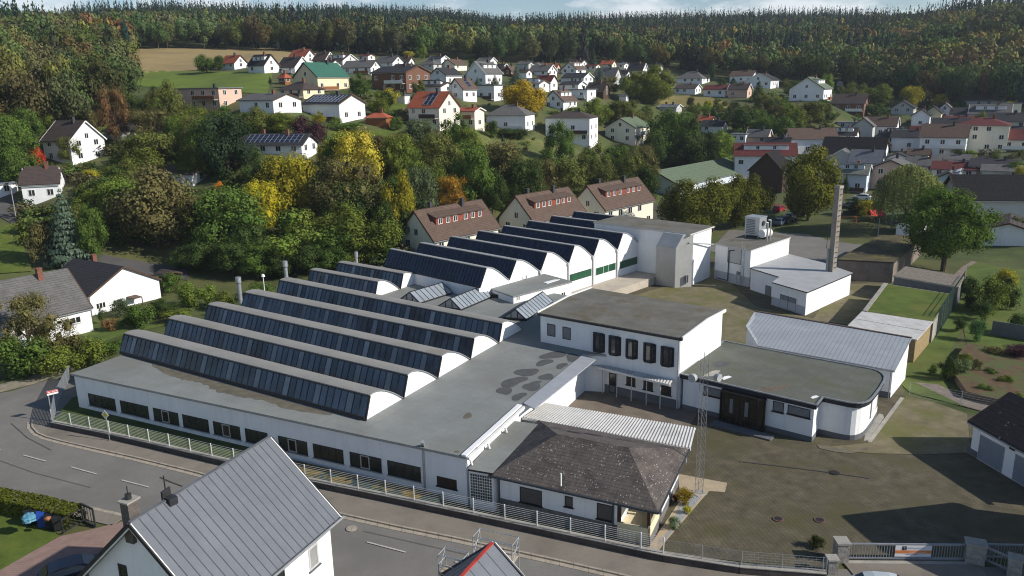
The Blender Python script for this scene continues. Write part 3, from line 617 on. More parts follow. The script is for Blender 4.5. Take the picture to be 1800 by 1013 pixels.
wk = thing('covered_walkway', 'bright corrugated white roof over the walkway behind the gatehouse', 'walkway roof', (*wq[0][:2], 0))
corrugated('roof_sheet', wq, CORR, wk, .028, .25)
mb = MB(); mb.bar(wq[0] + np.array((0, 0, -.12)), wq[1] + np.array((0, 0, -.12)), .14, .16); mb.build('gutter', FRAME, wk); mb = MB(); mb.bar(wq[2] + np.array((0, 0, -.14)), wq[3] + np.array((0, 0, -.14)), .1, .12); mb.build('gutter', FRAME, wk)
for t in (.2, .45, .7, .95):
    p = lerp(wq[3], wq[2], t) + np.array((-.1, -.3, 0)); mb = MB(); mb.tube((*p[:2], 0), (*p[:2], 2.95), .05, n=8); mb.build('post', GREYW, wk)
sheet('courtyard', [(1000, 660), (1000, 720), (1200, 770), (1230, 720), (1100, 650)], mat('courtyard_slab', (.17, .14, .11), .95, .2, .8), z=.03)
# ------------------------------------------------------------------ rounded office
ro = [(1196, 658), (1435, 713), (1446.5, 699), (1480, 706), (1493, 708.6), (1505, 709.8), (1514, 709.6), (1522, 707.5), (1529, 704), (1535, 698), (1546.7, 682.5), (1554, 670), (1555, 664), (1552, 658.5), (1545, 653.5), (1535, 650), (1488, 641), (1400, 625), (1272, 600)]
rq = [P(u, v, 3.5) for u, v in ro]; rcn = np.mean([rq[0], rq[1], rq[10], rq[18]], axis=0)
rof = thing('rounded_office', 'low white office with rounded corner and dark fascia under a flat grey roof', 'office building', (*rq[1][:2], 0))
rw = [lerp(p, rcn, .035) for p in rq]
mb = MB(); mb.prism(rw, .5, 3.1); mb.build('wall', WHITE, rof)
mb = MB(); mb.prism([lerp(p, rcn, .031) for p in rq], 0, .5); mb.build('plinth', PLINTH, rof)
RFELT = mat('green_grey_felt', (.118, .124, .103), .95, .2, .5, col2=(.10, .105, .07), c2sc=.3, rot=math.radians(-40), lines=((1, .5, .05, .3), (0, 2.4, .01, .4)), bump=.3)
mb = MB(); mb.prism(rq, 3.1, 3.5, 1, 0); rr = mb.build('flat_roof', [RFELT, mat('fascia_navy', (.022, .026, .034), .5, .2, 2)], rof)
mb = MB()
for i in range(len(rq)): a, b = rq[i], rq[(i + 1) % len(rq)]; mb.bar(a + np.array((0, 0, .05)), b + np.array((0, 0, .05)), .16, .1)
mb.build('edge_trim', ZINC, rr)
for u, v, w, h in ((1277, 664, 16, 7), (1432, 698, 13, 6)): blob((u, v), w, h, 3.51, WHITE, rr, 'roof_vent', 6)
blob((1268, 640, ), 34, 10, 3.505, WET, rr)
blob((1252, 657), 30, 9, 3.506, CONC, rr); blob((1360, 683), 60, 9, 3.507, FELTB, rr)
z5 = lambda x, y: (1180 + x / 7.98, 640 + y / 7.98); z6 = lambda x, y: (1380 + x / 7.98, 680 + y / 7.98)
r0, r1 = rw[0], rw[1]
wallwin(rof, r0, r1, z5(455, 305), z5(722, 360), z5(455, 425), SHUT, DFRAME, .07, sill=DFRAME); wallwin(rof, r0, r1, z5(1430, 515), z5(1585, 545), z5(1425, 655), SHUT, DFRAME, .07, sill=DFRAME)
wallwin(rof, r0, r1, z6(42, 250), z6(360, 312), z6(38, 375), SHUT, DFRAME, .07, sill=DFRAME)
a, b = rw[9], rw[10]
wallwin(rof, a, b, (1531.5, 706), (1533.5, 703.5), (1529, 736), SHUT, DFRAME, .05); wallwin(rof, rw[9], rw[11], (1541, 694), (1544.5, 690), (1540, 717), SHUT, DFRAME, .05)
# dark glazed entrance
ed = unit(r0, r1); en = np.array((ed[1], -ed[0])); en = en if en @ (C0[:2] - r0[:2]) > 0 else -en
s0 = float((VPL(*z5(730, 345), r0, r1) - r0)[:2] @ ed); s1 = float((VPL(*z5(1345, 490), r0, r1) - r0)[:2] @ ed); g = lambda s, o: r0[:2] + ed * s + en * o
ent = [g(s0, -.1), g(s0, .45), g(s0 + .4, .8), g(s1 - .5, .8), g(s1, .45), g(s1, -.1)]
mb = MB(); mb.prism(ent, 0, .25); mb.prism(ent, 2.85, 3.09)
for i in range(1, 5): mb.bar((*ent[i], .2), (*ent[i], 2.9), .12)
for t in (.3, .5, .75): p = lerp(ent[2], ent[3], t); mb.bar((*p, .2), (*p, 2.9), .09)
mb.bar((*ent[2], 1.1), (*ent[3], 1.1), .08); eo = mb.build('entrance', mat('brown_black_frame', (.02, .016, .014), .4, .2, 2), rof)
mb = MB(); mb.prism([lerp((*p, 0), (*np.mean(ent, axis=0), 0), .04)[:2] for p in ent], .2, 2.9); mb.build('glazing', mat('brown_tint_glass', (.02, .017, .013), .12, .3, 1, spec=.6), eo)
for t in (.18, .62): p0_, p1_ = lerp(ent[2], ent[3], t), lerp(ent[2], ent[3], t + .16); swin(eo, p0_, p1_, 0, np.linalg.norm(p1_ - p0_), 1.15, 2.6, SHUT, DFRAME, .04, 'door')
mb = MB(); mb.prism([g(s0 - .3, .85), g(s1 + 1.2, .85), g(s1 + 1.2, 1.9), g(s0 - .3, 1.9)], 0, .16); mb.build('step', PLINTH, rof)
sheet('footway', None, CONC, .03, world=[p[:2] for p in ([P(u, v) for u, v in ((1519, 776), (1527, 774), (1554, 735), (1552, 729), (1545, 727), (1520, 765))])])
# ------------------------------------------------------------------ long metal roofed shed
sy = ang(P(1332, 608, 2.9), P(1573, 652, 2.9))
RIB = mat('ribbed_sheet_roof', (.36, .385, .41), .5, .12, .5, rot=sy, lines=((0, .42, .16, .45), (1, 2.1, .012, .3)), streak=.15)
sq = [P(1327, 547, 4.5), P(1603, 594, 4.5), P(1573, 652, 2.9), P(1332, 608, 2.9), P(1311, 573, 3.9)]
sh = thing('metal_roof_shed', 'long low white shed under a ribbed blue grey metal roof', 'shed', (*sq[2][:2], 0)); sc_ = np.mean(sq, axis=0)
sw_ = [lerp(p, sc_, .02) for p in sq]
mb = MB(); mb.prism(sw_, 0, [p[2] - .15 for p in sq]); mb.build('wall', WHITE, sh); mb = MB(); mb.slab(sq, .1); srf = mb.build('roof', RIB, sh)
mb = MB(); mb.bar(sq[3] + np.array((0, 0, -.1)), sq[2] + np.array((0, 0, -.1)), .14, .14); mb.build('gutter', ZINC, srf)
mb = MB(); mb.bar(sq[0] + np.array((0, 0, .02)), sq[1] + np.array((0, 0, .02)), .25, .08); mb.build('ridge_cap', mat('brown_ridge', (.12, .085, .065), .8), srf)
mb = MB(); e_ = [lerp(p, sc_, .017) for p in sq]; mb.prism([e_[3], e_[2], lerp(e_[2], sc_, .02), lerp(e_[3], sc_, .02)], 0, .6); mb.build('plinth', PLINTH, sh)
mb = MB(); p = sw_[2] + np.array((-.3, -.25, 0)); mb.tube((*p[:2], 0), (*p[:2], 2.8), .05, n=8); mb.build('downpipe', ZINC, sh)
# ------------------------------------------------------------------ boiler house, chimney, plant
bq = [P(1256, 428, 5.7), P(1320, 440.5, 5.7), P(1390, 417, 5.7), P(1335, 405, 5.7)]; bc = np.mean(bq, axis=0)
bh = thing('boiler_house', 'white boiler house with stepped annexes and rooftop plant beside the chimney', 'boiler house', (*bq[1][:2], 0)); bw_ = [lerp(p, bc, .03) for p in bq]
mb = MB(); mb.prism(bw_, 0, 5.5); mb.build('wall', WHITE, bh); mb = MB(); mb.prism(bq, 5.5, 5.7, 1, 0); mb.build('flat_roof', [FELT2, GREYW], bh)
wallwin(bh, bw_[0], bw_[1], (1280, 433), (1304, 438), (1280, 461), GREYW, DFRAME, .08, 'recess'); wallwin(bh, bw_[0], bw_[1], (1295, 477), (1302, 479), (1294.5, 497), SHUT, DFRAME, .06, 'door')
bd = unit(bw_[0], bw_[1]); bn = np.array((bd[1], -bd[0])); bn = bn if bn @ (C0[:2] - bw_[0][:2]) > 0 else -bn
s = float((VPL(1306, 470, bw_[0], bw_[1]) - bw_[0])[:2] @ bd); lp = bw_[0][:2] + bd * s + bn * .15
mb = MB()
for o in (-.25, .25): p = lp + bd * o; mb.tube((*p, .3), (*p, 6.5), .035, n=6)
for i in range(20): mb.bar((*(lp - bd * .25), .5 + .3 * i), (*(lp + bd * .25), .5 + .3 * i), .03)
mb.build('ladder', METAL, bh)
mb = MB(); s = float((VPL(1281, 470, bw_[0], bw_[1]) - bw_[0])[:2] @ bd); p = bw_[0][:2] + bd * s + bn * .12; mb.tube((*p, .3), (*p, 5.0), .07, n=8); mb.tube((*p, 5.0), (*(p + bd * 1.0), 5.2), .07, n=8); mb.tube((*p, .3), (*(p - bd * 2.2), .3), .07, n=8); mb.build('wall_pipe', DARK, bh)
aq = [P(u, v, 3.3) for u, v in ((1318, 471), (1370, 487), (1357, 496), (1419, 514), (1500, 480), (1448, 462), (1388, 447))]
ANX = mat('pale_ribbed_roof', (.38, .385, .385), .6, .14, .5, rot=math.radians(43), lines=((0, .35, .15, .25),), col2=(.30, .20, .13), c2sc=.12, c2lo=.66, c2hi=.8)
ac = np.mean(aq, axis=0); aw = [lerp(p, ac, .035) for p in aq]
an = mb = MB(); mb.prism(aw, 0, 3.15); mb.build('annex', WHITE, bh); mb = MB(); mb.prism(aq, 3.15, 3.3, 1, 0); mb.build('annex_roof', [ANX, DARK], bh)
wallwin(bh, aw[2], aw[3], (1372, 517), (1400, 527), (1372, 540), mat('grey_gate', (.20, .215, .23), .6, .12, 2, lines=((0, .4, .1, .2),)), DFRAME, .06, 'roller_door', (.5,)); wallwin(bh, aw[0], aw[1], (1346, 501), (1356, 504), (1346, 530), SHUT, DFRAME, .05, 'door')
mb = MB(); f_ = bn * .03; mb.prism([bw_[0][:2] + f_, bw_[1][:2] + f_, bw_[1][:2] - f_, bw_[0][:2] - f_], 0, 1.5); mb.build('plinth', mat('blue_grey_plinth', (.40, .42, .45), .9, .1, 1), bh)
d_a = unit(aw[2], aw[3]); n_a = np.array((d_a[1], -d_a[0])) * .03; mb = MB(); mb.prism([aw[2][:2] + n_a, aw[3][:2] + n_a, aw[3][:2] - n_a, aw[2][:2] - n_a], 0, 1.2); mb.build('plinth', MC['blue_grey_plinth'], bh)
e_p = VPL(1211, 427, (*c1, 0), (*c2, 0)); s_p = VPL(1257, 430, bw_[0], bw_[1]); mb = MB(); mb.tube(s_p, e_p, .1, n=8); mb.build('pipe_bridge', GREYM, bh)
pl = thing('cooling_unit', 'square silver cooling tower unit standing on the boiler house roof', 'cooling unit', P(1327, 418, 5.7)); c = P(1327, 416, 5.7); ya = math.radians(-45)
mb = MB(); mb.box(c, 2.5, 2.3, 6.1, 8.9, ya); mb.box(c, 2.65, 2.45, 8.9, 9.05, ya)
for a, b in ((-1, -1), (1, -1), (1, 1), (-1, 1)): p = c[:2] + np.array((math.cos(ya), math.sin(ya))) * a * 1.1 + np.array((-math.sin(ya), math.cos(ya))) * b * 1.0; mb.box(p, .15, .15, 5.7, 6.1, ya)
mb.build('casing', mat('silver_panel', (.42, .44, .46), .4, .1, 1, metal=.5, lines=((2, .9, .03, .4),)), pl)
mb = MB(); ux, uy = np.array((math.cos(ya), math.sin(ya))), np.array((-math.sin(ya), math.cos(ya)))
for k in range(9): p = c[:2] - uy * 1.17 - ux * .25; mb.bar((*(p - ux * .75), 6.4 + .27 * k), (*(p + ux * .75), 6.4 + .27 * k), .06, .16)
mb.build('louvre', mat('louvre_grey', (.16, .175, .19), .5), pl); mb = MB(); p = c[:2] + ux * 1.28; mb.tube((*p, 8.0), (*(p + ux * .12), 8.0), .4, n=16); mb.build('fan', DARK, pl)
tk = thing('tank', 'round white tank lying beside the cooling unit on the roof', 'tank', P(1345, 420, 5.7)); c = P(1343, 420, 5.7); mb = MB(); mb.tube(c + np.array((-.6, -.5, .9)), c + np.array((1.0, .6, .9)), .65, n=18); mb.build('drum', FRAME, tk)
mb = MB(); mb.box(c + np.array((.2, 0, 0)), 1.2, .8, 5.7, 6.1, .6); mb.build('cradle', DARK, tk)
for u, zz, r in ((1348, 8.6, .14), (1353, 9.0, .1)): c = P(u, 424, 5.7); mb = MB(); mb.tube((*c[:2], 3.3), (*c[:2], zz), r, n=10); mb.tube((*c[:2], zz), (c[0] - .5, c[1] - .3, zz + .1), r, n=10); mb.build('roof_pipe', METAL, bh)
cb = P(1462, 477, 3.3); zt_ = HGT((1462, 477), (1474, 326), 3.3)
ch = thing('chimney', 'tall square weathered brick chimney rising from the pale annex roof', 'chimney', (*cb[:2], 0)); mb = MB()
mb.prism([cb[:2] + np.array(o) for o in ((-.52, .2), (-.12, -.5), (.62, .0), (.22, .7))], 0, zt_)
mb.build('stack', mat('weathered_concrete_brick', (.27, .24, .205), .9, .25, .9, col2=(.17, .12, .09), c2sc=.22, c2lo=.5, c2hi=.7, lines=((2, .5, .04, .4),), bump=.4), ch)
mb = MB(); mb.prism([cb[:2] + np.array(o) for o in ((-.58, .22), (-.12, -.57), (.7, .0), (.24, .78))], zt_ - .35, zt_ - .05); mb.build('cap', CONC, ch)
mb = MB(); p = cb[:2] + np.array((-.78, -.1))
mb.tube((*p, 3.3), (*p, zt_ - 9.0), .16, n=10); mb.build('flue_pipe', mat('flue_green_grey', (.22, .26, .26), .5, .2, 2), ch)
mb = MB(); p = cb[:2] + np.array((.25, -.27))
for i in range(16): mb.bar((*p, 3.9 + .75 * i), (*(p + np.array((.12, -.16))), 3.9 + .75 * i), .2, .06)
mb.build('climbing_iron', DARK, ch)
# ------------------------------------------------------------------ gatehouse
ge = [P(860, 835, 3.0), P(1157, 900.5, 3.0), P(1211, 789, 3.0), P(947, 739, 3.0)]; gr = [P(979.5, 763.5, 5.0), P(1105, 787, 5.0)]; gc = np.mean(ge, axis=0)
gh = thing('gatehouse', 'single storey white gatehouse with a lichen speckled dark hip roof', 'gatehouse', (*ge[0][:2], 0))
HIP = mat('lichen_slate', (.112, .094, .084), .9, .3, 2.5, col2=(.06, .05, .048), c2sc=.6, rot=math.radians(-26), lines=((1, .26, .18, .5), (0, .3, .12, .35)), spots=(4.6, .21, (.34, .325, .30), .52), bump=.6)
mb = MB()
for f in ([ge[0], ge[1], gr[1], gr[0]], [ge[1], ge[2], gr[1]], [ge[2], ge[3], gr[0], gr[1]], [ge[3], ge[0], gr[0]]): mb.slab(f, .12)
grf = mb.build('hip_roof', HIP, gh)
mb = MB()
for a, b in ((0, 1), (1, 2), (3, 0)): mb.bar(ge[a] + np.array((0, 0, -.08)), ge[b] + np.array((0, 0, -.08)), .16, .14)
mb.build('gutter', mat('slate_gutter', (.06, .075, .09), .4, metal=.4), grf)
mb = MB(); c = P(986, 845, 3.8); mb.tube(c - np.array((0, 0, .4)), c + np.array((0, 0, .55)), .06, n=8); mb.build('vent_pipe', FRAME, grf)
gw = [lerp(p, gc, .1)[:2] for p in ge]; gx, gy = unit(gw[0], gw[1]), unit(gw[1], gw[2])
pc = gw[1] - gx * 2.3
pp = [gw[0], pc, pc + gy * 3.2, gw[1] + gy * 3.2, gw[2], gw[3]]
mb = MB(); mb.prism(pp, 0, 2.9); gwall = mb.build('wall', WARM if False else WHITE, gh)
mb = MB(); mb.prism([pc + gx * .02, gw[1], gw[1] + gy * 3.18, pc + gx * .02 + gy * 3.18], 0, .55, 0); mb.prism([pc + gx * .02, gw[1], gw[1] + gy * .15, pc + gx * .02 + gy * .15], .55, 1.3); mb.prism([gw[1] - gx * .15, gw[1], gw[1] + gy * 3.18, gw[1] - gx * .15 + gy * 3.18], .55, 1.5); mb.build('porch', CREAM, gh)
for p in (gw[1] - gx * .12 + gy * .12, pc + gx * .14 + gy * .12, gw[1] - gx * .12 + gy * 2.9): mb = MB(); mb.box(p, .2, .2, 1.3, 2.85, ang(gw[0], gw[1])); mb.build('timber_post', mat('brown_post', (.06, .03, .018), .7, .2, 4), gh)
mb = MB(); f_ = -gy * .03; mb.prism([gw[0] + f_, pc + f_, pc + gy * .05, gw[0] + gy * .05], 0, 1.05); mb.prism([gw[1] + gx * .03 + gy * .0, gw[2] + gx * .03, gw[2] - gx * .05, gw[1] - gx * .05 + gy * .0], 0, .7); mb.build('plinth', mat('dark_stone_plinth', (.16, .155, .15), .9, .25, 2), gh)
g3 = lambda x, y: (900 + x / 4, 760 + y / 4); G0, G1 = (*gw[0], 0), (*gw[1], 0)
for x0, x1, y0, y1, y2 in ((55, 210, 380, 412, 486), (372, 427, 445, 457, 518), (598, 710, 495, 520, 604)): wallwin(gh, G0, G1, g3(x0, y0), g3(x1, y1), g3(x0, y2), SHUTB, DFRAME, .06, sill=DFRAME)
wallwin(gh, (*gw[1], 0), (*gw[2], 0), (1159.5, 901), (1162.5, 896), (1161.5, 913), GLASS, DFRAME, .06); wallwin(gh, (*gw[1], 0), (*gw[2], 0), (1176, 868), (1178.5, 863), (1177, 881), GLASS, DFRAME, .06)
mb = MB(); p = pc - gx * .25 - gy * .08; mb.tube((*p, .2), (*p, 2.8), .06, n=8); mb.build('downpipe', mat('slate_pipe', (.06, .075, .09), .4), gh)
# lean-to with glass bricks
lq = [P(822, 824.5, 3.2), P(866, 832, 3.2), P(947, 746, 3.2), P(897, 739, 3.2)]; lc = np.mean(lq, axis=0); lw = [lerp(p, lc, .03) for p in lq]
lt = thing('lean_to', 'small flat roofed link with a glass brick wall beside the gatehouse', 'link building', (*lq[0][:2], 0))
mb = MB(); mb.prism(lw, 0, 3.05); mb.build('wall', WHITE, lt); mb = MB(); mb.prism(lq, 3.05, 3.2, 1, 0); mb.build('flat_roof', [FELT, DARK], lt)
GBR = mat('glass_brick', (.045, .055, .06), .25, .4, 5, spec=.6, island=.5)
ld = unit(lw[0], lw[1]); ln = np.array((ld[1], -ld[0])); ln = ln if ln @ (C0[:2] - lw[0][:2]) > 0 else -ln; LL = np.linalg.norm((lw[1] - lw[0])[:2])
mb = MB(); gb = MB(); e = lambda s, z, o: (*(lw[0][:2] + ld * s + ln * o), z)
mb.poly([e(.1, .75, .02), e(LL - .1, .75, .02), e(LL - .1, 2.85, .02), e(.1, 2.85, .02)]); go = mb.build('glass_brick_wall', FRAME, lt); nx, nz = 9, 9
for i in range(nx):
    for j in range(nz):
        x0, x1 = .1 + (LL - .2) * (i + .12) / nx, .1 + (LL - .2) * (i + .88) / nx; y0, y1 = .75 + 2.1 * (j + .12) / nz, .75 + 2.1 * (j + .88) / nz
        gb.poly([e(x0, y0, .04), e(x1, y0, .04), e(x1, y1, .04), e(x0, y1, .04)])
gb.build('glass_bricks', GBR, go)
mb = MB(); q = [fp[1] + np.array((.05, -.0, 0)), P(920, 712, 4.0) + np.array((.05, 0, 0))]; mb.bar(q[0] + np.array((.1, 0, -.15)), q[1] + np.array((.1, 0, -.15)), .22, .2)
for t in (.02, .3, .6): p = lerp(q[0], q[1], t); mb.tube(p + np.array((.1, 0, -.1)), p + np.array((.28, 0, -.75)), .09, n=8)
mb.build('gutter', FRAME, fac)
# ------------------------------------------------------------------ lattice mast with dishes
mbs = P(1228, 868); mz = HGT((1228, 868), (1240, 622)); R_ = .33
ms = thing('lattice_mast', 'thin steel lattice radio mast with two drum antennas beside the gatehouse', 'radio mast', mbs); mb = MB()
lg = [(mbs[0] + R_ * math.cos(a), mbs[1] + R_ * math.sin(a)) for a in (math.radians(200), math.radians(320), math.radians(80))]
for p in lg: mb.tube((*p, 0), (*p, mz), .022, n=6)
mb.build('leg', mat('dull_steel', (.20, .20, .205), .6, .2, 3), ms); mb = MB(); k = 0
z = .3
while z < mz - .5:
    for i in range(3): a, b = lg[i], lg[(i + 1) % 3]; mb.bar((*a, z), (*b, z + .5), .014); mb.bar((*a, z), (*b, z), .012)
    z += .5
mb.build('bracing', MC['dull_steel'], ms)
for o, a in ((-.75, 3.6), (.85, -.6)):
    c = Vector((mbs[0] + o, mbs[1] - .1, mz - 1.75)); d = Vector((math.cos(a), math.sin(a) - .5, 0)).normalized(); mb = MB(); mb.tube(c, c + d * .32, .3, n=16); mb.bar(c, (mbs[0], mbs[1], mz - 1.75), .05); mb.build('drum_antenna', GREYM, ms)
mb = MB(); mb.box(mbs, .9, .9, 0, .1, .5); mb.build('base', CONC, ms)
# ------------------------------------------------------------------ houses
VB = [DWOOD, FRAME, mat('brown_board', (.10, .06, .035), .8, .2, 3), mat('slate_board', (.045, .045, .05), .8, .2, 3)]
def win_mesh(w, h, pane, key):
    k = 'window_%s_%.1f_%.1f' % (key, w, h)
    if k in MC: return MC[k]
    mb = MB(); f = .09
    mb.prism([(-w / 2, -.04), (w / 2, -.04), (w / 2, .05), (-w / 2, .05)], 0, f); mb.prism([(-w / 2, -.04), (w / 2, -.04), (w / 2, .05), (-w / 2, .05)], h - f, h)
    for a in (-w / 2, w / 2 - f, -f / 2): mb.prism([(a, -.04), (a + f, -.04), (a + f, .05), (a, .05)], f, h - f)
    mb.poly([(-w / 2 + f, -.02, f), (w / 2 - f, -.02, f), (w / 2 - f, -.02, h - f), (-w / 2 + f, -.02, h - f)], 1)
    me = bpy.data.meshes.new('window'); me.from_pydata(mb.v, [], mb.f); me.materials.append(FRAME if key != 'd' else DFRAME); me.materials.append(pane)
    me.polygons.foreach_set('material_index', mb.m); MC[k] = me; return me
def put_window(parent, x, y, z, rz, me):
    o = bpy.data.objects.new('window', me); COL.objects.link(o); o.parent = parent; o.location = (x, y, z); o.rotation_euler = (0, 0, rz); return o
def house_at(name, label, cat, c, yaw, L, W, he, hr, roof, wall, kind='gable', chim=1, win=1, group=None, ov=.4, base=2.5, solar=0, balcony=0, dormer=0, wst=0):
    rt_ = thing(name, label, cat, c, yaw, group); l2, w2 = L / 2, W / 2
    cx, cy = -c[0], -c[1]; cs, sn = math.cos(-yaw), math.sin(-yaw); vx, vy = cs * cx - sn * cy, sn * cx + cs * cy   # camera in local space
    sy_ = 1 if vy > 0 else -1; sx_ = 1 if vx > 0 else -1
    mb = MB(); rise = hr - he
    if kind in ('hip', 'flat'): mb.prism([(-l2, -w2), (l2, -w2), (l2, w2), (-l2, w2)], -base, he)
    else:
        e = .0
        for s in (-1, 1):
            q = [(s * l2, -w2, -base), (s * l2, w2, -base), (s * l2, w2, he), (s * l2, 0, hr - .05), (s * l2, -w2, he)]
            mb.poly(q if s > 0 else q[::-1])
        mb.poly([(-l2, -w2, -base), (l2, -w2, -base), (l2, -w2, he), (-l2, -w2, he)]); mb.poly([(l2, w2, -base), (-l2, w2, -base), (-l2, w2, he), (l2, w2, he)])
    wl = mb.build('wall', WALLS[wall], rt_, world=False)
    mb = MB(); th = .18; k = rise / w2; zo = he - ov * k
    if kind == 'flat':
        mb.prism([(-l2 - ov, -w2 - ov), (l2 + ov, -w2 - ov), (l2 + ov, w2 + ov), (-l2 - ov, w2 + ov)], he, he + .25)
    elif kind == 'hip':
        hl = max(.3, l2 - w2 * .9); A = [(-l2 - ov, -w2 - ov, zo), (l2 + ov, -w2 - ov, zo), (l2 + ov, w2 + ov, zo), (-l2 - ov, w2 + ov, zo)]; r0_, r1_ = (-hl, 0, hr), (hl, 0, hr)
        for q in ([A[0], A[1], r1_, r0_], [A[1], A[2], r1_], [A[2], A[3], r0_, r1_], [A[3], A[0], r0_]): mb.slab([(x, y, z + th * .6) for x, y, z in q], th)
    elif kind == 'half':
        cut = l2 * .22
        for s in (-1, 1):
            mb.slab([(-l2 - ov, s * (w2 + ov), zo + th), (l2 + ov, s * (w2 + ov), zo + th), (l2 + ov, s * w2 * .4, hr - rise * .4 + th), (l2 - cut, 0, hr + th), (-l2 + cut, 0, hr + th), (-l2 - ov, s * w2 * .4, hr - rise * .4 + th)], th)
            mb.slab([(s * (l2 + ov), -w2 * .4, hr - rise * .4 + th), (s * (l2 + ov), w2 * .4, hr - rise * .4 + th), (s * (l2 - cut), 0, hr + th)], th)
    else:
        for s in (-1, 1): mb.slab([(-l2 - ov, s * (w2 + ov), zo + th), (l2 + ov, s * (w2 + ov), zo + th), (l2 + ov, 0, hr + th), (-l2 - ov, 0, hr + th)], th)
    rf = mb.build('roof', ROOFS[roof], rt_, world=False)
    if kind not in ('flat',):
        mb = MB()
        for s in (-1, 1): mb.bar((-l2 - ov, s * (w2 + ov), zo), (l2 + ov, s * (w2 + ov), zo), .14, .12)
        mb.build('gutter', ZINC, rf, world=False)
    if kind == 'gable':
        for s in (-1, 1):
            mb = MB()
            for t in (-1, 1): mb.bar((s * (l2 + ov + .02), t * (w2 + ov), zo + .05), (s * (l2 + ov + .02), 0, hr + .05), .1, .26)
            mb.build('bargeboard', VB[(wst * 3 + int(L)) % 4], rf, world=False)
    for i in range(chim):
        x = l2 * (.35 if i == 0 else -.5); y = w2 * .12 * (1 if i else -1); mb = MB(); mb.prism([(x - .3, y - .3), (x + .3, y - .3), (x + .3, y + .3), (x - .3, y + .3)], he + rise * .5, hr + .9); mb.prism([(x - .36, y - .36), (x + .36, y - .36), (x + .36, y + .36), (x - .36, y + .36)], hr + .9, hr + 1.0); mb.build('chimney', CHIM if wst % 2 == 0 else SLATE, rf, world=False)
    if solar and kind != 'flat':
        y0, y1 = sy_ * w2 * .92, sy_ * w2 * .15; z0, z1 = hr - rise * .92 + th, hr - rise * .15 + th; nzz = th * .5
        mb = MB(); x0, x1 = (-l2 * .85, l2 * .9) if solar == 2 else (-l2 * .1, l2 * .45)
        mb.slab([(x0, y0, z0 + nzz), (x1, y0, z0 + nzz), (x1, y1, z1 + nzz), (x0, y1, z1 + nzz)], .06); so = mb.build('solar_panel', PANEL, rf, world=False)
        mb = MB(); nn = int((x1 - x0) / 1.05)
        for i in range(nn + 1): x = x0 + (x1 - x0) * i / nn; mb.bar((x, y0, z0 + nzz + .02), (x, y1, z1 + nzz + .02), .07, .05)
        for j in range(4): t = j / 3; mb.bar((x0, y0 + (y1 - y0) * t, z0 + (z1 - z0) * t + nzz + .02), (x1, y0 + (y1 - y0) * t, z0 + (z1 - z0) * t + nzz + .02), .07, .05)
        mb.build('panel_frame', METAL, so, world=False)
    pane = GLASS
    if win:
        nf = max(1, int((he + .4) / 2.5)); ww = 1.2 if L < 16 else 1.4; me = win_mesh(ww, 1.3, pane, 'w' if wall not in 'BDT' else 'w')
        nl = max(2, int(L / 3.1)); nw = max(1, int(W / 3.6))
        for f in range(nf):
            z = .95 + f * 2.7
            if z + 1.5 > he + .25: z = he - 1.6
            for i in range(nl):
                if (i * 7 + f * 3 + wst) % 5 == 4: continue
                put_window(wl, -l2 + L * (i + .5) / nl, sy_ * (w2 + .01), z, 0 if sy_ < 0 else math.pi, me)
            for i in range(nw): put_window(wl, sx_ * (l2 + .01), -w2 + W * (i + .5) / nw, z, math.pi / 2 * sx_, me)
        if kind in ('gable', 'half') and rise > 2.2: put_window(wl, sx_ * (l2 + .01), 0, he + .2, math.pi / 2 * sx_, win_mesh(1.0, 1.2, pane, 'w'))
    if balcony:
        z = 2.6 if he > 4.5 else .3; mb = MB(); y0 = sy_ * w2; x0, x1 = (-l2 * .1, l2 * .95) if sx_ > 0 else (-l2 * .95, l2 * .1)
        mb.prism([(x0, y0 + sy_ * .02), (x1, y0 + sy_ * .02), (x1, y0 + sy_ * 1.5), (x0, y0 + sy_ * 1.5)], z - .2, z); bo = mb.build('balcony', CONC, rt_, world=False)
        mb = MB(); mb.prism([(x0, y0 + sy_ * 1.42), (x1, y0 + sy_ * 1.42), (x1, y0 + sy_ * 1.5), (x0, y0 + sy_ * 1.5)], z, z + .95); mb.build('railing', WOOD if balcony == 2 else DWOOD if balcony == 3 else FRAME, bo, world=False)
    if dormer:
        d0, d1 = -l2 * .72, l2 * .76; yf = sy_ * w2 * .60; zb = hr - rise * .60; yt = sy_ * w2 * .16; ztp = hr - rise * .16 + .1; hz = zb + 1.55
        mb = MB(); mb.prism([(d0, yf), (d1, yf), (d1, yt), (d0, yt)], zb - .6, [hz, hz, ztp, ztp]); do = mb.build('dormer', mat('red_cladding', (.23, .06, .038), .8, .2, 2) if dormer == 1 else WALLS[wall], rt_, world=False)
        mb = MB(); mb.slab([(d0 - .25, yf + sy_ * .35, hz - .05), (d1 + .25, yf + sy_ * .35, hz - .05), (d1 + .25, yt, ztp + .1), (d0 - .25, yt, ztp + .1)], .12); mb.build('dormer_roof', ROOFS[roof], do, world=False)
        me = win_mesh(.95, 1.05, pane, 'w'); nd = 6 if dormer == 1 else 2
        for i in range(nd):
            t = (.05, .22, .38, .62, .78, .95)[i] if nd == 6 else (.3, .7)[i]
            put_window(do, d0 + .4 + (d1 - d0 - .8) * t, yf + sy_ * .03, zb + .25, 0 if sy_ < 0 else math.pi, me)
    return rt_
def house_line(name, label, cat, N_, M_, W, he, hr, roof, wall, z0=0, **k):   # N_, M_ : ends of the front eave
    N_, M_ = np.array(N_)[:2], np.array(M_)[:2]; d = unit(N_, M_); n = np.array((-d[1], d[0]))
    mid = (N_ + M_) / 2; n = n if n @ mid > 0 else -n
    c = mid + n * W / 2; o = k.get('ov', .4)
    return house_at(name, label, cat, (c[0], c[1], z0), math.atan2(d[1], d[0]), np.linalg.norm(M_ - N_) - 2 * o, W - 2 * o, he - z0, hr - z0, roof, wall, **k)
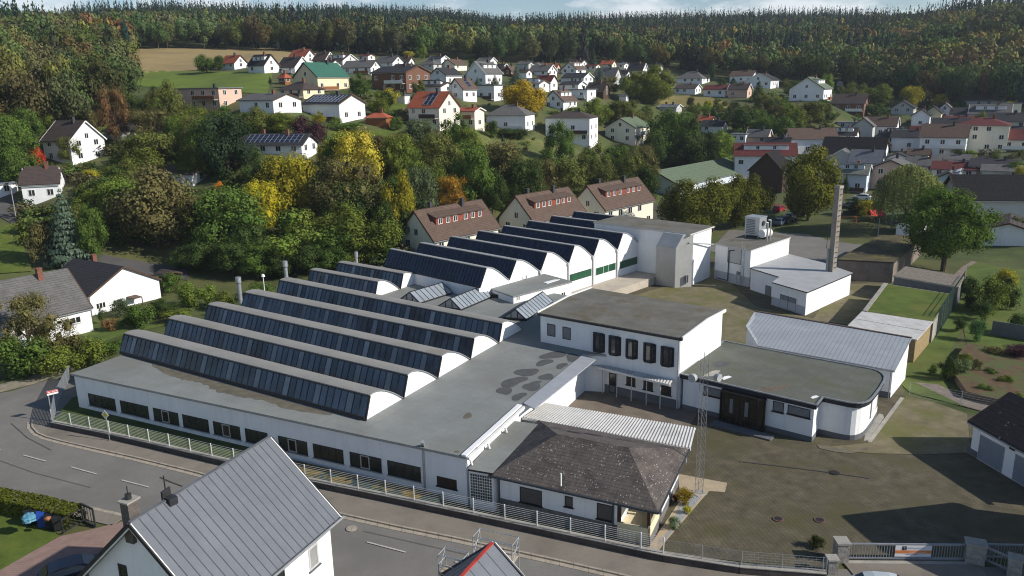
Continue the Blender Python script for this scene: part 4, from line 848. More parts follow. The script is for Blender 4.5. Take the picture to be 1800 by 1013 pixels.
YA, YB = -33, 57
HS = []
def H(u0, u1, vb, ve, vr, o, roof, wall, label, kind='gable', ratio=1.25, cat='house', name='house', D=None, **k):
    uc = (u0 + u1) / 2; g = T(uc, vb)
    if D: d = ray(uc, vb); d = d / math.hypot(d[0], d[1]); g = C0 + d * D; g[2] = tz(g[0], g[1])
    Y = (g - C0) @ np.array((0, K_CP, -K_SP)); s = Y / F; Dg = math.hypot(g[0], g[1])
    dv = g[:2] / Dg; rv = np.array((dv[1], -dv[0])); yaw = math.radians(o if isinstance(o, (int, float)) else (YA if o == 'a' else YB))
    ru = np.array((math.cos(yaw), math.sin(yaw))); pu = np.array((-ru[1], ru[0]))
    c, si = abs(ru @ rv), abs(pu @ rv); wid = (u1 - u0) * s * .96
    W = min(12.5, wid / (ratio * c + si)); L = max(4.0, (wid - W * si) / max(.2, c)) if W >= 12.5 else W * ratio
    dep = (L * abs(ru @ dv) + W * abs(pu @ dv)) / 2 * .74; ctr = g[:2] + dv * dep
    he = max(2.3, (vb - ve) * s * 1.02); Dr = Dg + dep
    zr = CZ + Dr * elev(uc, vr); hr = min(max(zr - g[2], he + W * .16), he + W * .52) if kind != 'flat' else he + .3
    HS.append((ctr[0], ctr[1], max(L, W) * .62, u0, u1, ve, vb))
    return house_at(name, label, cat, (ctr[0], ctr[1], g[2]), yaw, L, W, he, hr, roof, wall, kind, wst=len(HS), **k)
G_ = 'houses of the hillside village'
def V(*a, **k):
    n = len(HS)
    if a[4] != a[3] and k.get('kind', a[9] if len(a) > 9 else 'gable') == 'gable' and 'dormer' not in k and 'solar' not in k and k.get('win', 1) and n % 4 == 1 and a[1] - a[0] > 44: k['dormer'] = 2
    if 'balcony' not in k and k.get('win', 1) and n % 5 == 2 and a[1] - a[0] > 40: k['balcony'] = (1, 3, 1, 2)[n % 4]
    return H(*a, group=G_, **k)
# upper row by the fields
V(389, 436, 122, 116, 98, 'a', 'r', 'W', 'small white house with steep orange red roof at the stubble field edge')
V(437, 492, 129, 115, 94, 'a', 'd', 'W', 'white house with dark roof right of the small red roofed field house')
V(487, 547, 130, 121, 101, 'a', 'k', 'W', 'white gabled house with wide grey brown roof above the green timber house')
V(507, 558, 112, 104, 88, 'a', 'r', 'W', 'house with big red roof in the top row below the forest')
V(550, 590, 116, 108, 92, 'a', 'b', 'C', 'house with brown red roof next to the big red roof in the top row')
V(566, 632, 118, 110, 97, 'a', 'k', 'W', 'long dark brown roofed house in the top row')
V(630, 660, 108, 104, 97, 'a', 'm', 'W', 'low house with small bright red roof in the top row')
V(602, 672, 131, 119, 107, -20, 'g', 'W', 'white house with pale grey low roof behind the green roof', ratio=1.5)
V(660, 712, 120, 115, 99, 'a', 'g', 'W', 'house under a big weathered grey roof behind the brown brick house')
V(704, 729, 118, 112, 101, 'a', 'b', 'W', 'small house with rusty brown roof beside the big grey roof')
V(738, 778, 123, 116, 106, 'a', 'g', 'G', 'grey roofed house in the upper village left of the brown hipped one', 'hip')
V(775, 822, 124, 117, 105, 'b', 'b', 'C', 'house with broad brown roof in the upper village')
V(818, 885, 149, 130, 109, 'b', 'g', 'W', 'white house with grey roof and long dormer in the upper village', dormer=2)
V(873, 893, 126, 121, 113, 'a', 'd', 'D', 'dark timber house with dark roof in the upper village')
V(886, 908, 134, 126, 114, 'b', 'b', 'T', 'orange timber gabled house in the upper village')
V(490, 512, 149, 137, 129, 'a', 'r', 'T', 'small red timber garden hut with orange roof', 'hip', cat='hut', name='garden_hut')
V(517, 617, 160, 136, 111, 'b', 'n', 'Y', 'yellow and timber house with dark green metal roof', ratio=1.3, balcony=2)
V(490, 572, 172, 163, 144, 'a', 'k', 'Y', 'low house with brown hipped roof below the green roofed timber house', 'hip')
V(652, 760, 162, 129, 117, 'a', 'd', 'B', 'brown brick house with dark low roof and pale right end', ratio=1.2, balcony=1)
V(754, 814, 150, 133, 120, 'b', 'd', 'W', 'white gabled house with low dark roof beside the brown brick house')
V(787, 840, 176, 157, 131, 'b', 'b', 'W', 'tall white house with steep brown roof and solar panel', solar=1)
V(733, 802, 166, 158, 148, 'a', 'k', 'W', 'house mostly hidden under a long grey brown roof behind the red roofed villa')
V(838, 886, 176, 152, 148, 'a', 's', 'W', 'flat roofed white house with a long balcony', 'flat', balcony=3)
V(421, 532, 197, 177, 166, 'a', 'g', 'W', 'wide white bungalow with low grey roof and dark terrace', ratio=1.4)
V(532, 646, 214, 184, 167, -30, 'd', 'W', 'white house with rows of solar panels over its whole front roof', ratio=1.25, solar=2, balcony=3)
V(643, 690, 223, 212, 198, -10, 'r', 'T', 'red garden pavilion with orange tiled roof on the lawn', 'hip', cat='pavilion', name='garden_pavilion', win=0)
V(717, 812, 226, 190, 162, 'a', 'r', 'C', 'large cream villa with orange red roof, dormer and solar panel', ratio=1.15, solar=1, balcony=3)
V(805, 853, 226, 197, 190, 'a', 'r', 'C', 'cream side wing with low orange roof joined to the large villa', ratio=1.2)
V(697, 722, 183, 171, 168, 'a', 's', 'W', 'white flat roofed garage beside the yellow bush', 'flat', cat='garage', name='garage', win=0)
V(853, 943, 229, 203, 185, -18, 'g', 'W', 'white two storey house with grey hipped roof and long balconies', 'hip', balcony=1)
V(315, 428, 193, 158, 151, -22, 's', 'P', 'salmon pink flat roofed house with orange balcony boards', 'flat', balcony=2, ratio=1.6)
V(187, 252, 246, 231, 213, 'a', 'd', 'G', 'grey house with dark roof and chimney half hidden by bare trees', 'hip')
V(280, 302, 246, 236, 229, 'a', 's', 'W', 'small white annex right of the bare brown trees', 'flat', cat='annex', name='annex', win=0)
H(422, 562, 275, 259, 236, -12, 'd', 'W', 'white house with a long roof of dark blue solar panels among the trees', ratio=1.9, solar=2, chim=2)
H(85, 186, 287, 248, 213, -24, 'k', 'W', 'white gabled house with purple brown roof on the left slope', ratio=1.0)
H(46, 116, 352, 322, 288, 18, 'k', 'W', 'white house with dark half hipped roof beside the left lane', 'half', ratio=1.15)
H(288, 372, 326, 315, 292, -20, 'k', 'W', 'white house with low dark roof sunk among the green trees', ratio=1.4)
H(-40, 30, 347, 326, 318, -20, 's', 'W', 'flat roofed white garage at the left picture edge by the lane', 'flat', cat='garage', name='garage', chim=0)
# middle village
V(908, 940, 122, 116, 109, 'a', 'g', 'G', 'grey roofed house at the forest foot left of the orange roof')
V(928, 980, 135, 128, 115, 'a', 'g', 'W', 'house with broad grey roof in front of the orange roofed house')
V(960, 986, 129, 122, 112, 'a', 'o', 'P', 'small house with bright orange roof at the forest foot')
V(986, 1031, 131, 124, 110, 'b', 'b', 'W', 'white gabled house with brown grey roof right of the orange roof')
V(1028, 1056, 125, 119, 114, 'a', 'm', 'C', 'house with low wine red roof at the forest foot')
V(1055, 1084, 121, 114, 107, 'a', 'r', 'C', 'house with steep red roof highest at the forest foot')
V(1074, 1106, 122, 117, 112, 'a', 's', 'W', 'house with pale blue metal roof at the forest foot')
V(1102, 1139, 134, 124, 112, 'a', 'd', 'W', 'white house with dark grey roof beside the bare tree at the forest foot')
V(1042, 1094, 147, 137, 119, 'a', 'g', 'G', 'grey house behind the blue spruce in the middle village')
V(940, 981, 158, 144, 133, 'a', 'm', 'W', 'white gabled house with wine red roof above the yellow chestnut')
V(985, 1044, 147, 139, 129, 'a', 'd', 'W', 'white gabled house with mossy dark roof in the middle village')
V(910, 967, 159, 151, 142, 'a', 's', 'W', 'long low blue grey roofed house behind the yellow chestnut')
V(982, 1032, 160, 153, 144, 'a', 'd', 'W', 'house under dark low roof behind the white flat house')
V(1030, 1073, 171, 160, 144, 'a', 'k', 'D', 'dark brown gabled chalet right of the white flat house')
V(992, 1049, 174, 159, 154, 'a', 's', 'W', 'white bungalow with flat pale roof in the middle village', 'flat')
V(954, 1016, 192, 178, 159, 'b', 'b', 'W', 'white gabled house with large plain brown roof below the bungalow')
V(957, 1054, 251, 209, 199, -20, 'k', 'W', 'three storey white house with low brown hipped roof and window rows', 'hip', balcony=3, ratio=1.3, chim=2)
V(1062, 1144, 252, 225, 207, 'b', 'v', 'C', 'cream gabled house with grey green roof beside the dark tree group', ratio=1.15, balcony=1)
V(1089, 1113, 154, 146, 137, 'a', 'g', 'G', 'small grey gabled house left of the big round oak')
V(1088, 1105, 180, 175, 172, 'a', 's', 'W', 'tiny white garden hut below the big round oak', cat='hut', name='garden_hut', win=0, chim=0)
V(1186, 1248, 147, 138, 126, 'a', 'g', 'W', 'grey bungalow group with low roofs right of the big round oak', 'hip')
V(1184, 1233, 166, 156, 149, 'a', 'k', 'W', 'low white and brown bungalow above the dry orchard meadow')
V(1236, 1285, 170, 158, 150, 'a', 'm', 'W', 'white bungalow with dark wine red roof beside the pink house')
V(1279, 1321, 172, 158, 148, 'a', 'k', 'P', 'pink and brown house with dark roof beside the white bungalow')
V(1282, 1331, 146, 134, 125, 'a', 'b', 'W', 'white house with brown roof at the dark conifer edge')
V(1310, 1369, 154, 142, 130, 'b', 'd', 'W', 'white gabled house with grey roof below the dark conifer edge')
V(1157, 1199, 200, 192, 185, 'a', 's', 'G', 'house showing just a blue grey roof with small chimneys above the dark trees', win=0, chim=2)
V(1226, 1256, 224, 215, 205, 'a', 'r', 'C', 'red roofed house peeping over the dark tree group')
V(1232, 1279, 234, 222, 212, 'a', 'd', 'W', 'white gabled house with grey roof right of the dark tree group')
V(1284, 1316, 252, 237, 231, 'a', 's', 'W', 'white shed with flat pale roof below the dark conifers', 'flat', chim=0)
V(1311, 1356, 254, 241, 228, 'a', 'g', 'P', 'pinkish house with grey roof left of the grey gabled barn')
V(1387, 1461, 177, 157, 136, 'b', 'v', 'W', 'white house with grey green roof and tall wooden balconies', balcony=2, ratio=1.1)
V(1462, 1524, 197, 182, 166, 'a', 'k', 'B', 'brown brick house with low brown roof in the gardens', balcony=1)
V(1471, 1483, 152, 149, 144, 'b', 'g', 'W', 'tiny white gable shining before the dark forest', win=0, chim=0)
# right village
V(1567, 1609, 201, 190, 177, 'b', 'd', 'G', 'dark grey gabled house under the autumn trees')
V(1602, 1635, 224, 204, 192, 'b', 'd', 'W', 'narrow white house with dark roof in the right village')
V(1625, 1654, 218, 199, 187, 'b', 'd', 'Y', 'narrow cream gabled house between two white ones')
V(1645, 1675, 211, 195, 181, 'b', 'g', 'W', 'narrow white gabled house behind the cream one')
V(1672, 1726, 213, 204, 190, 'a', 'd', 'W', 'house with long black roof below the large white house')
V(1705, 1771, 218, 201, 184, 'a', 'g', 'W', 'large white house with grey roof in front of the long grey hall')
V(1697, 1762, 188, 179, 166, 'a', 'g', 'G', 'long grey hall roof at the forest foot on the right', chim=0)
V(1760, 1791, 206, 184, 172, 'a', 's', 'C', 'cream house block at the forest foot near the right edge', 'flat')
V(1661, 1713, 224, 216, 206, 'a', 'm', 'W', 'house with dark red roof behind the cream red roofed house')
V(1680, 1766, 267, 222, 214, 'a', 'm', 'C', 'tall cream house with low red roof in the right village', 'hip', ratio=1.1)
V(1617, 1696, 276, 242, 219, 'a', 'b', 'W', 'white house with brown roof and stacked balconies in the right village', ratio=1.1, balcony=1)
V(1567, 1632, 264, 242, 229, 'a', 'd', 'W', 'white gabled house with black roof left of the balcony house')
V(1527, 1580, 264, 248, 232, 'a', 'd', 'G', 'grey house with dark hipped roof in the right village', 'hip')
V(1498, 1536, 242, 222, 207, 'b', 'g', 'G', 'plain windowless grey gable of a barn', win=0, chim=0, ratio=.8)
V(1471, 1517, 228, 217, 210, 'a', 's', 'L', 'low teal grey flat roofed house below the brick house', 'flat')
V(1522, 1577, 240, 222, 206, 'a', 'b', 'W', 'house with brown roof and balcony behind the grey barn gable', balcony=3)
V(1377, 1469, 270, 245, 226, -8, 'b', 'W', 'white house with long grey brown roof and shaded left gable', ratio=1.5)
V(1456, 1508, 250, 238, 225, 'a', 'd', 'W', 'white gabled house with black roof right of the long brown roofed house')
V(1344, 1392, 272, 256, 242, 'a', 'd', 'W', 'white gable with dark roof behind the wine red barn roof')
V(1443, 1559, 289, 272, 242, 'a', 'x', 'W', 'big barn with black roof and plain white right gable', cat='barn', name='barn', ratio=1.5, win=0, chim=0)
V(1763, 1835, 264, 246, 228, 'a', 'm', 'C', 'house with red brown roof at the right picture edge')
V(1287, 1396, 312, 274, 252, -14, 'm', 'W', 'long white building with wine red roof beside the timber barn', ratio=2.0, chim=0)
V(1315, 1390, 339, 300, 267, 'b', 'x', 'D', 'dark timber barn with slate roof behind the parked cars', cat='barn', name='barn', ratio=1.1, win=0, chim=0)
V(1456, 1511, 291, 280, 261, 'b', 'g', 'G', 'grey boarded gable barn left of the slate roof', cat='barn', name='barn', win=0, chim=0)
V(1493, 1552, 300, 286, 264, 'a', 's', 'W', 'house with blue grey slate roof above the pale blue house')
V(1463, 1527, 337, 306, 289, 'a', 'e', 'L', 'pale blue house with mossy roof behind the tall chimney', ratio=1.3)
V(1531, 1601, 332, 296, 279, 'b', 'g', 'P', 'pinkish house with grey roof beside the pale blue house', ratio=1.2)
V(1593, 1651, 306, 294, 277, 'a', 'g', 'W', 'house with broad grey roof above the willow')
V(1640, 1714, 314, 303, 285, 'a', 'm', 'W', 'white gabled house with dark red roof above the walnut tree')
V(1637, 1696, 338, 318, 300, 'b', 'g', 'L', 'pale blue gabled house right of the willow top')
V(1708, 1787, 309, 298, 287, 'a', 'd', 'Y', 'house with long black roof above the big dark barn')
V(1728, 1797, 318, 311, 301, 'a', 'g', 'G', 'grey low roofed house at the far right behind the big barn')
H(1655, 1900, 392, 352, 308, -12, 'x', 'G', 'huge barn with dark corrugated roof at the right edge', cat='barn', name='barn', ratio=2.2, win=0, chim=0, ov=.6)
H(1576, 1625, 414, 400, 384, 'b', 'd', 'W', 'small white gable left of the big walnut tree', win=0, chim=0, cat='shed', name='shed')
H(1728, 1812, 428, 404, 394, 'b', 'k', 'W', 'white garages with dark roof right of the big walnut tree', cat='garage', name='garage', win=0, chim=0, ratio=1.4)
for a_ in ((1640, 1702, 233, 224, 208, 'a', 'd', 'W', 'white house with black roof below the large white house'), (1735, 1802, 226, 214, 199, 'a', 'd', 'G', 'dark roofed grey house right of the large white house'), (1553, 1600, 249, 240, 228, 'a', 'k', 'W', 'low brown roofed house left of the balcony house'), (1596, 1632, 286, 275, 262, 'a', 'b', 'C', 'cream house with small brown roof below the black roofed gable'),
        (1556, 1602, 292, 281, 268, 'b', 'd', 'W', 'white gabled house with black roof beside the blue grey slate roof'), (1650, 1702, 296, 286, 272, 'a', 'g', 'W', 'white house with grey roof in front of the balcony house'), (1508, 1562, 272, 262, 250, 'a', 'd', 'W', 'house with long black roof left of the hipped grey house'), (1396, 1446, 268, 258, 247, 'b', 'k', 'W', 'white house with brown roof behind the tall lime tree'),
        (1690, 1742, 343, 331, 318, 'a', 'g', 'C', 'cream house with grey roof before the huge barn'), (1705, 1760, 302, 293, 280, 'b', 'd', 'W', 'white gabled house with black roof right of the dark red roof'), (1600, 1640, 246, 235, 222, 'a', 'm', 'C', 'cream house with wine red roof between the narrow gabled houses'), (1755, 1808, 246, 236, 222, 'a', 'd', 'W', 'white house with black roof near the right edge above the red brown one'),
        (1085, 1108, 139, 132, 124, 'a', 'd', 'W', 'small white house with black roof left of the round oak top'), (838, 874, 117, 110, 102, 'a', 'g', 'W', 'grey roofed house in the top row under the forest'), (752, 790, 113, 107, 99, 'a', 'd', 'W', 'black roofed house in the top row left of the broad brown roof'), (940, 962, 126, 119, 111, 'b', 'k', 'C', 'narrow cream gable left of the bright orange roof'),
        (1000, 1032, 119, 113, 106, 'a', 'd', 'W', 'black roofed house at the forest foot above the brown grey gable'), (688, 734, 131, 123, 113, 'a', 'k', 'W', 'house with brown roof behind the brown brick house'), (560, 600, 124, 117, 106, 'a', 'd', 'W', 'house with black roof right of the big red roof'), (905, 936, 138, 131, 123, 'a', 'k', 'W', 'house with brown roof above the blue spruce'),
        (1045, 1080, 138, 131, 122, 'a', 'k', 'C', 'cream house with brown roof behind the grey house'), (1130, 1166, 128, 121, 113, 'a', 'd', 'W', 'black roofed house behind the top of the round oak')): V(*a_)
# three brown roofed apartment houses
for i, (n_, m_, lab) in enumerate((((763, 423), (881, 398), 'cream apartment house with brown tiled roof and red dormer band, nearest the solar roofed hall'), ((940, 391), (1032, 371), 'cream apartment house with brown roof and red dormer band, middle one of three'), ((1065, 369), (1153, 350), 'cream apartment house with brown roof, red dormer band and window row, farthest of three'))):
    a, b = P(*n_, 5.6), P(*m_, 5.6)
    house_line('apartment_house', lab, 'apartment house', a, b, 9.6, 5.6, 10.0, 'b', 'C', group='three brown roofed apartment houses', dormer=1, chim=2, wst=3, base=1.0)
a, b = P(1180, 300, 6), P(1300, 345, 4)
house_line('green_roof_hall', 'long hall with moss green roof and pale shaded gable behind the lime trees', 'hall', P(1196, 327, 5.0), P(1318, 300, 5.0), 15, 5.0, 8.2, 'v', 'L', win=0, chim=0, base=1)
H(1143, 1190, 388, 372, 362, 'a', 'g', 'G', 'low grey shed between the apartment house and the lime trees', chim=0, win=0, cat='shed', name='shed')
# left front houses
NM = [P(163, 540, 3.2), P(-60, 592, 3.2)]
lh = house_line('slate_house', 'white house with weathered grey slate roof behind the hedge at far left', 'house', NM[0], NM[1], 10.5, 3.2, 7.6, 'g', 'W', chim=2, win=0, ov=.25)
q0, q1 = NM[0], NM[1]; d = unit(q0, q1); nn_ = np.array((-d[1], d[0])); nn_ = nn_ if nn_ @ q0[:2] > 0 else -nn_; o0, o1 = q0 + np.array((*(nn_ * .25), 0)), q1 + np.array((*(nn_ * .25), 0))
wallwin(lh, o0, o1, (112, 562), (141, 553), (113, 574), GLASS, FRAME, .09, split=(.33, .67), sill=GREYW)
gl_, gr_ = P(157, 520, 3.0), P(279, 491, 3.0); ap = VPL(211, 471, gl_, gr_); d = unit(gl_, gr_); nb = np.array((-d[1], d[0])); Lh = 12.0
gl_, gr_ = gl_[:2], gr_[:2]; bk = lambda p: p + nb * Lh
mid = (gl_ + bk(gr_)) / 2
l2h = house_at('gabled_annex', 'white shingled gable house with dark tiled roof behind the slate roofed house', 'house', (*mid, 0), math.atan2(nb[1], nb[0]), Lh, np.linalg.norm(gr_ - gl_), 3.0, ap[2], 'd', 'W', chim=1, win=0, ov=.25)
gl3, gr3 = (*(gl_ - nb * .01), 0), (*(gr_ - nb * .01), 0)
for x0, y0, x1, y1, y2 in ((168, 534, 185, 531, 545), (198, 528, 214, 524, 536)): wallwin(l2h, gl3, gr3, (x0, y0), (x1, y1), (x0, y2), GLASS, FRAME, .08, split=(.33, .67))
mb = MB(); pcv = VPL(222, 522, gl3, gr3); pcw = VPL(238, 518, gl3, gr3); mb.slab([pcv, pcw, pcw - np.array((*nb * 1.6, .1)), pcv - np.array((*nb * 1.6, .1))], .1); mb.bar(pcw - np.array((*nb * 1.5, .1)), (*(pcw[:2] - nb * 1.5), 0), .1); mb.build('porch_roof', ROOFS['b'], l2h)
# big grey roofed house in the foreground
ea = P(598, 908, 6.0);  dF = np.array((math.cos(math.radians(66.7)), math.sin(math.radians(66.7)))); perp = np.array((-dF[1], dF[0])); rq_ = VPL(474, 765, ea, (*(ea[:2] + perp), 0)); HW = float((rq_[:2] - ea[:2]) @ perp); HR = float(rq_[2]) - .28; FHL = float((rq_[:2] - VPL(227, 918, rq_, (*(rq_[:2] - dF), 0))[:2]) @ dF)
eb = ea[:2] - dF * FHL
fh = house_line('foreground_house', 'big white house with ribbed grey sheet metal roof in the foreground', 'house', ea, eb, HW * 2, 5.82 + .45 * (HR - 5.82) / HW, HR, 'g', 'W', chim=0, win=0, ov=.45, base=.5)
SEAM = mat('standing_seam_roof', (.128, .138, .157), .5, .12, .8, bump=.15, bsc=60, spec=.4)
for o in fh.children:
    if o.name.startswith('roof'): froof2 = o
froof2.data.materials[0] = SEAM
mb = MB(); n2 = np.array((dF[1], -dF[0])); L_ = FHL; nL = 20
for i in range(nL + 1):
    p = ea[:2] - dF * (L_ * i / nL); r_ = p + perp * HW; q_ = p + perp * HW * 2; mb.bar((*p, 6.004), (*r_, HR + .184), .05, .012); mb.bar((*q_, 6.004), (*r_, HR + .184), .05, .012)
mb.build('seam', mat('seam_dark', (.055, .06, .07), .5), froof2)
mb = MB(); mb.tube((*(ea[:2] - perp * .1 + dF * .2), 5.9), (*(eb - perp * .1), 5.9), .08, n=8); p = ea[:2] + perp * .55 - dF * .7; mb.tube((*(ea[:2] - dF * .5), 5.9), (*p, 5.3), .06, n=8); mb.tube((*p, 5.3), (*p, 0), .06, n=8); mb.build('gutter', ZINC, froof2)
rc = ea[:2] + perp * HW
mb = MB(); mb.bar((*(rc + dF * .1), HR + .19), (*(rc - dF * L_), HR + .19), .2, .06); mb.build('ridge_cap', mat('ridge_grey', (.13, .137, .15), .5), froof2)
for s in (0, 1):
    e_ = (rc + dF * .06) - dF * (L_ + .12) * s; mb = MB()
    mb.bar((*(e_ - perp * HW), 5.92), (*e_, HR + .1), .07, .2); mb.bar((*(e_ + perp * HW), 5.92), (*e_, HR + .1), .07, .2); mb.build('verge_board', DARK, froof2)
c = rc - dF * (L_ - .55) + perp * .5; ch_ = MB(); ch_.box(c, .62, .52, HR - 1.2, HR + .95, math.radians(66.7)); cho = ch_.build('chimney', mat('grey_tile_chimney', (.11, .095, .085), .8, .3, 3, lines=((2, .2, .1, .3),)), froof2)
mb = MB(); mb.box(c, .78, .68, HR + .95, HR + 1.03, math.radians(66.7)); mb.build('cap', CONC, cho); mb = MB(); mb.tube((*c, HR + 1.03), (*c, HR + 1.3), .15, n=10); mb.tube((*c, HR + 1.3), (*c, HR + 1.7), .03, n=6); mb.build('flue', DARK, cho)
c = rc - dF * (L_ - 2.4) + perp * .15; mb = MB(); mb.box(c, .6, .1, HR, HR + .65, math.radians(75)); mb.bar((*c, HR), (*c, HR + 1.4), .05); mb.box(c - perp * .3, .45, .45, HR - .1, HR + .3, 1.0); mb.build('satellite_mount', DARK, froof2)
w0, w1_ = ea[:2] + perp * .45, eb + perp * .45
wallwin(fh, (*w0, 0), (*w1_, 0), (541, 966), (558, 957), (541, 1008), GLASSB, mat('grey_white_frame', (.5, .5, .5), .5), .12, sill=PLINTH); wallwin(fh, (*w0, 0), (*w1_, 0), (470, 1026), (500, 1006), (470, 1060), GLASS, DFRAME, .1)
gg0, gg1 = eb + dF * .45 + perp * .45, eb + dF * .45 + perp * (HW * 2 - .45)
wallwin(fh, (*gg0, 0), (*gg1, 0), (207, 990), (222, 995), (212, 1040), GLASS, DFRAME, .12, sill=GREYM)
# small roof with scaffold at the bottom edge
a0, a1 = P(866, 960, 7.5), P(760, 1075, 7.5); dr = unit(a1, a0); pr_ = np.array((dr[1], -dr[0])); hw = 3.2
cc = (a0[:2] + a1[:2]) / 2
sr_h = house_at('small_roof_house', 'small house with grey sheet roof and red verge boards at the bottom edge', 'house', (*cc, 0), math.atan2(dr[1], dr[0]), np.linalg.norm((a0 - a1)[:2]) - .4, hw * 2 - .6, 4.9, 7.5, 'g', 'W', chim=0, win=0, ov=.3)
for o in sr_h.children:
    if o.name.startswith('roof'):
        o.data.materials[0] = SEAM; mb = MB(); l_ = np.linalg.norm((a0 - a1)[:2])
        for i in range(8):
            for s in (-1, 1): x = -l_ / 2 + l_ * i / 7; mb.bar((x, s * hw, 4.815), (x, 0, 7.685), .045, .012)
        mb.build('seam', MC['seam_dark'], o, world=False)
        mb = MB()
        for s in (-1, 1): mb.bar((l_ / 2 + .04, s * hw, 4.8), (l_ / 2 + .04, 0, 7.6), .1, .25); mb.bar((-l_ / 2 - .04, s * hw, 4.8), (-l_ / 2 - .04, 0, 7.6), .1, .25)
        mb.build('verge_board', MC['seam_dark'], o, world=False)
        mb = MB(); mb.bar((-l_ / 2, 0, 7.7), (l_ / 2, 0, 7.7), .16, .07); mb.build('ridge_cap', mat('red_paint', (.42, .05, .035), .6), o, world=False)
sf = thing('scaffold', 'silver tube scaffold with planks around the small grey roof', 'scaffold', P(840, 950, 0)); mb = MB(); pk = MB()
def scaf(u, v, z0, w, l, yaw):
    c = P(u, v, z0); ux = np.array((math.cos(yaw), math.sin(yaw))); uy = np.array((-ux[1], ux[0])); cs_ = [c[:2] + ux * a * l / 2 + uy * b * w / 2 for a in (-1, 1) for b in (-1, 1)]
    for p in cs_: mb.tube((*p, 0), (*p, z0 + 1.15), .03, n=6)
    for z in (z0 + .55, z0 + 1.1):
        for i, j in ((0, 1), (2, 3), (0, 2), (1, 3)): mb.tube((*cs_[i], z), (*cs_[j], z), .025, n=6)
    mb.tube((*cs_[0], z0), (*cs_[1], z0 + 1.1), .025, n=6); mb.tube((*cs_[2], z0), (*cs_[3], z0 + 1.1), .025, n=6)
    pk.prism([cs_[0], cs_[1], cs_[3], cs_[2]], z0 - .05, z0)
yS = math.radians(-24)
scaf(872, 976, 5.4, .9, 2.3, yS); scaf(798, 1006, 5.0, .8, 1.4, yS)
mb.build('tube_frame', METAL, sf); pk.build('plank', mat('plank_wood', (.45, .36, .26), .9, .2, 2), sf)
# dark roofed garage on the right and its neighbour
ga, gb_ = P(1702, 740, 2.9), P(1800, 793, 2.9); dg = unit(ga, gb_); gb_ = ga[:2] + dg * 9.5
gk = house_line('garage_building', 'white double garage with black lichen spotted roof at the right edge', 'garage', ga, gb_, 7.2, 2.9, 4.9, 'd', 'W', chim=0, win=0, ov=.3, base=.3)
for o in gk.children:
    if o.name.startswith('roof'): o.data.materials[0] = mat('black_lichen_tiles', (.035, .03, .03), .9, .35, 2.5, lines=((2, .24, .2, .4), (0, .3, .12, .3)), spots=(2.2, .2, (.30, .26, .23), .55), bump=.6)
np_ = np.array((-dg[1], dg[0])); np_ = np_ if np_ @ ga[:2] > 0 else -np_; k0_, k1_ = ga[:2] + np_ * .3, gb_ + np_ * .3
GDOOR = mat('grey_blue_door', (.20, .225, .27), .5, .1, 2, lines=((2, .35, .04, .3),))
swin(gk, (*k0_, 0), (*k1_, 0), 1.1, 3.6, .05, 2.2, GDOOR, GREYM, .05, 'roller_door'); swin(gk, (*k0_, 0), (*k1_, 0), 4.6, 7.1, .05, 2.2, GDOOR, GREYM, .05, 'roller_door')
mb = MB(); c = lerp((*k0_, 0), (*k1_, 0), .45); mb.box((c[0] - np_[0] * .06, c[1] - np_[1] * .06), .45, .12, 2.35, 2.55, ang(k0_, k1_)); mb.build('wall_lamp', DARK, gk)
mb = MB(); mb.prism([k0_ - np_ * .03, k0_ + dg * 1.05 - np_ * .03, k0_ + dg * 1.05 + np_ * .05, k0_ + np_ * .05 - dg * .03, k0_ - dg * .03 - np_ * .03], 0, .6); mb.build('plinth', PLINTH, gk)
tip = P(1481, 909); hgt = 7.6; cd = hgt / math.tan(math.radians(31.0)); apx = tip[:2] + cd * np.array((math.cos(math.radians(-17)), math.sin(math.radians(-17))))
house_at('yard_house', 'white gabled house just beyond the right edge of the mossy yard', 'house', (apx[0] + 5.5 * .6, apx[1] - 5.5 * .8, 0), math.radians(-53), 10.5, 9.0, 4.6, hgt - .2, 'd', 'W', win=1)
# flat buildings by the parking place
def flatb(name, label, cat, px, z, wall, roof, edge=ZINC, kz=0.0):
    q = [P(u, v, z) for u, v in px]; c = np.mean(q, axis=0); t = thing(name, label, cat, (*q[0][:2], 0))
    mb = MB(); mb.prism([lerp(p, c, .03) for p in q], 0, z - .2); mb.build('wall', wall, t); mb = MB(); mb.prism(q, z - .2, z, 1, 0); mb.build('flat_roof', [roof, edge], t); return t
MOSS = mat('mossy_roof', (.085, .07, .035), .95, .35, .8, col2=(.15, .125, .03), c2sc=.3, c2lo=.5, c2hi=.65, bump=.5); GRAV = mat('gravel_roof', (.20, .17, .14), .95, .3, 3, spots=(4, .2, (.32, .29, .25)), bump=.6)
flatb('mossy_shed', 'long grey brown shed with dark mossy flat roof beside the walnut tree', 'shed', ((1471, 456), (1572, 461), (1626, 414), (1547, 413)), 3.3, mat('brown_grey_wall', (.20, .165, .14), .9, .25, .8, streak=.4), MOSS, DARK)
flatb('gravel_roof_garage', 'low garage with brown gravel flat roof at the end of the raised lawn', 'garage', ((1570, 485), (1686, 505), (1695, 486), (1592, 468)), 3.2, mat('grey_boarding', (.13, .135, .14), .8, .2, 1, lines=((2, .25, .1, .4),)), GRAV, CONC)
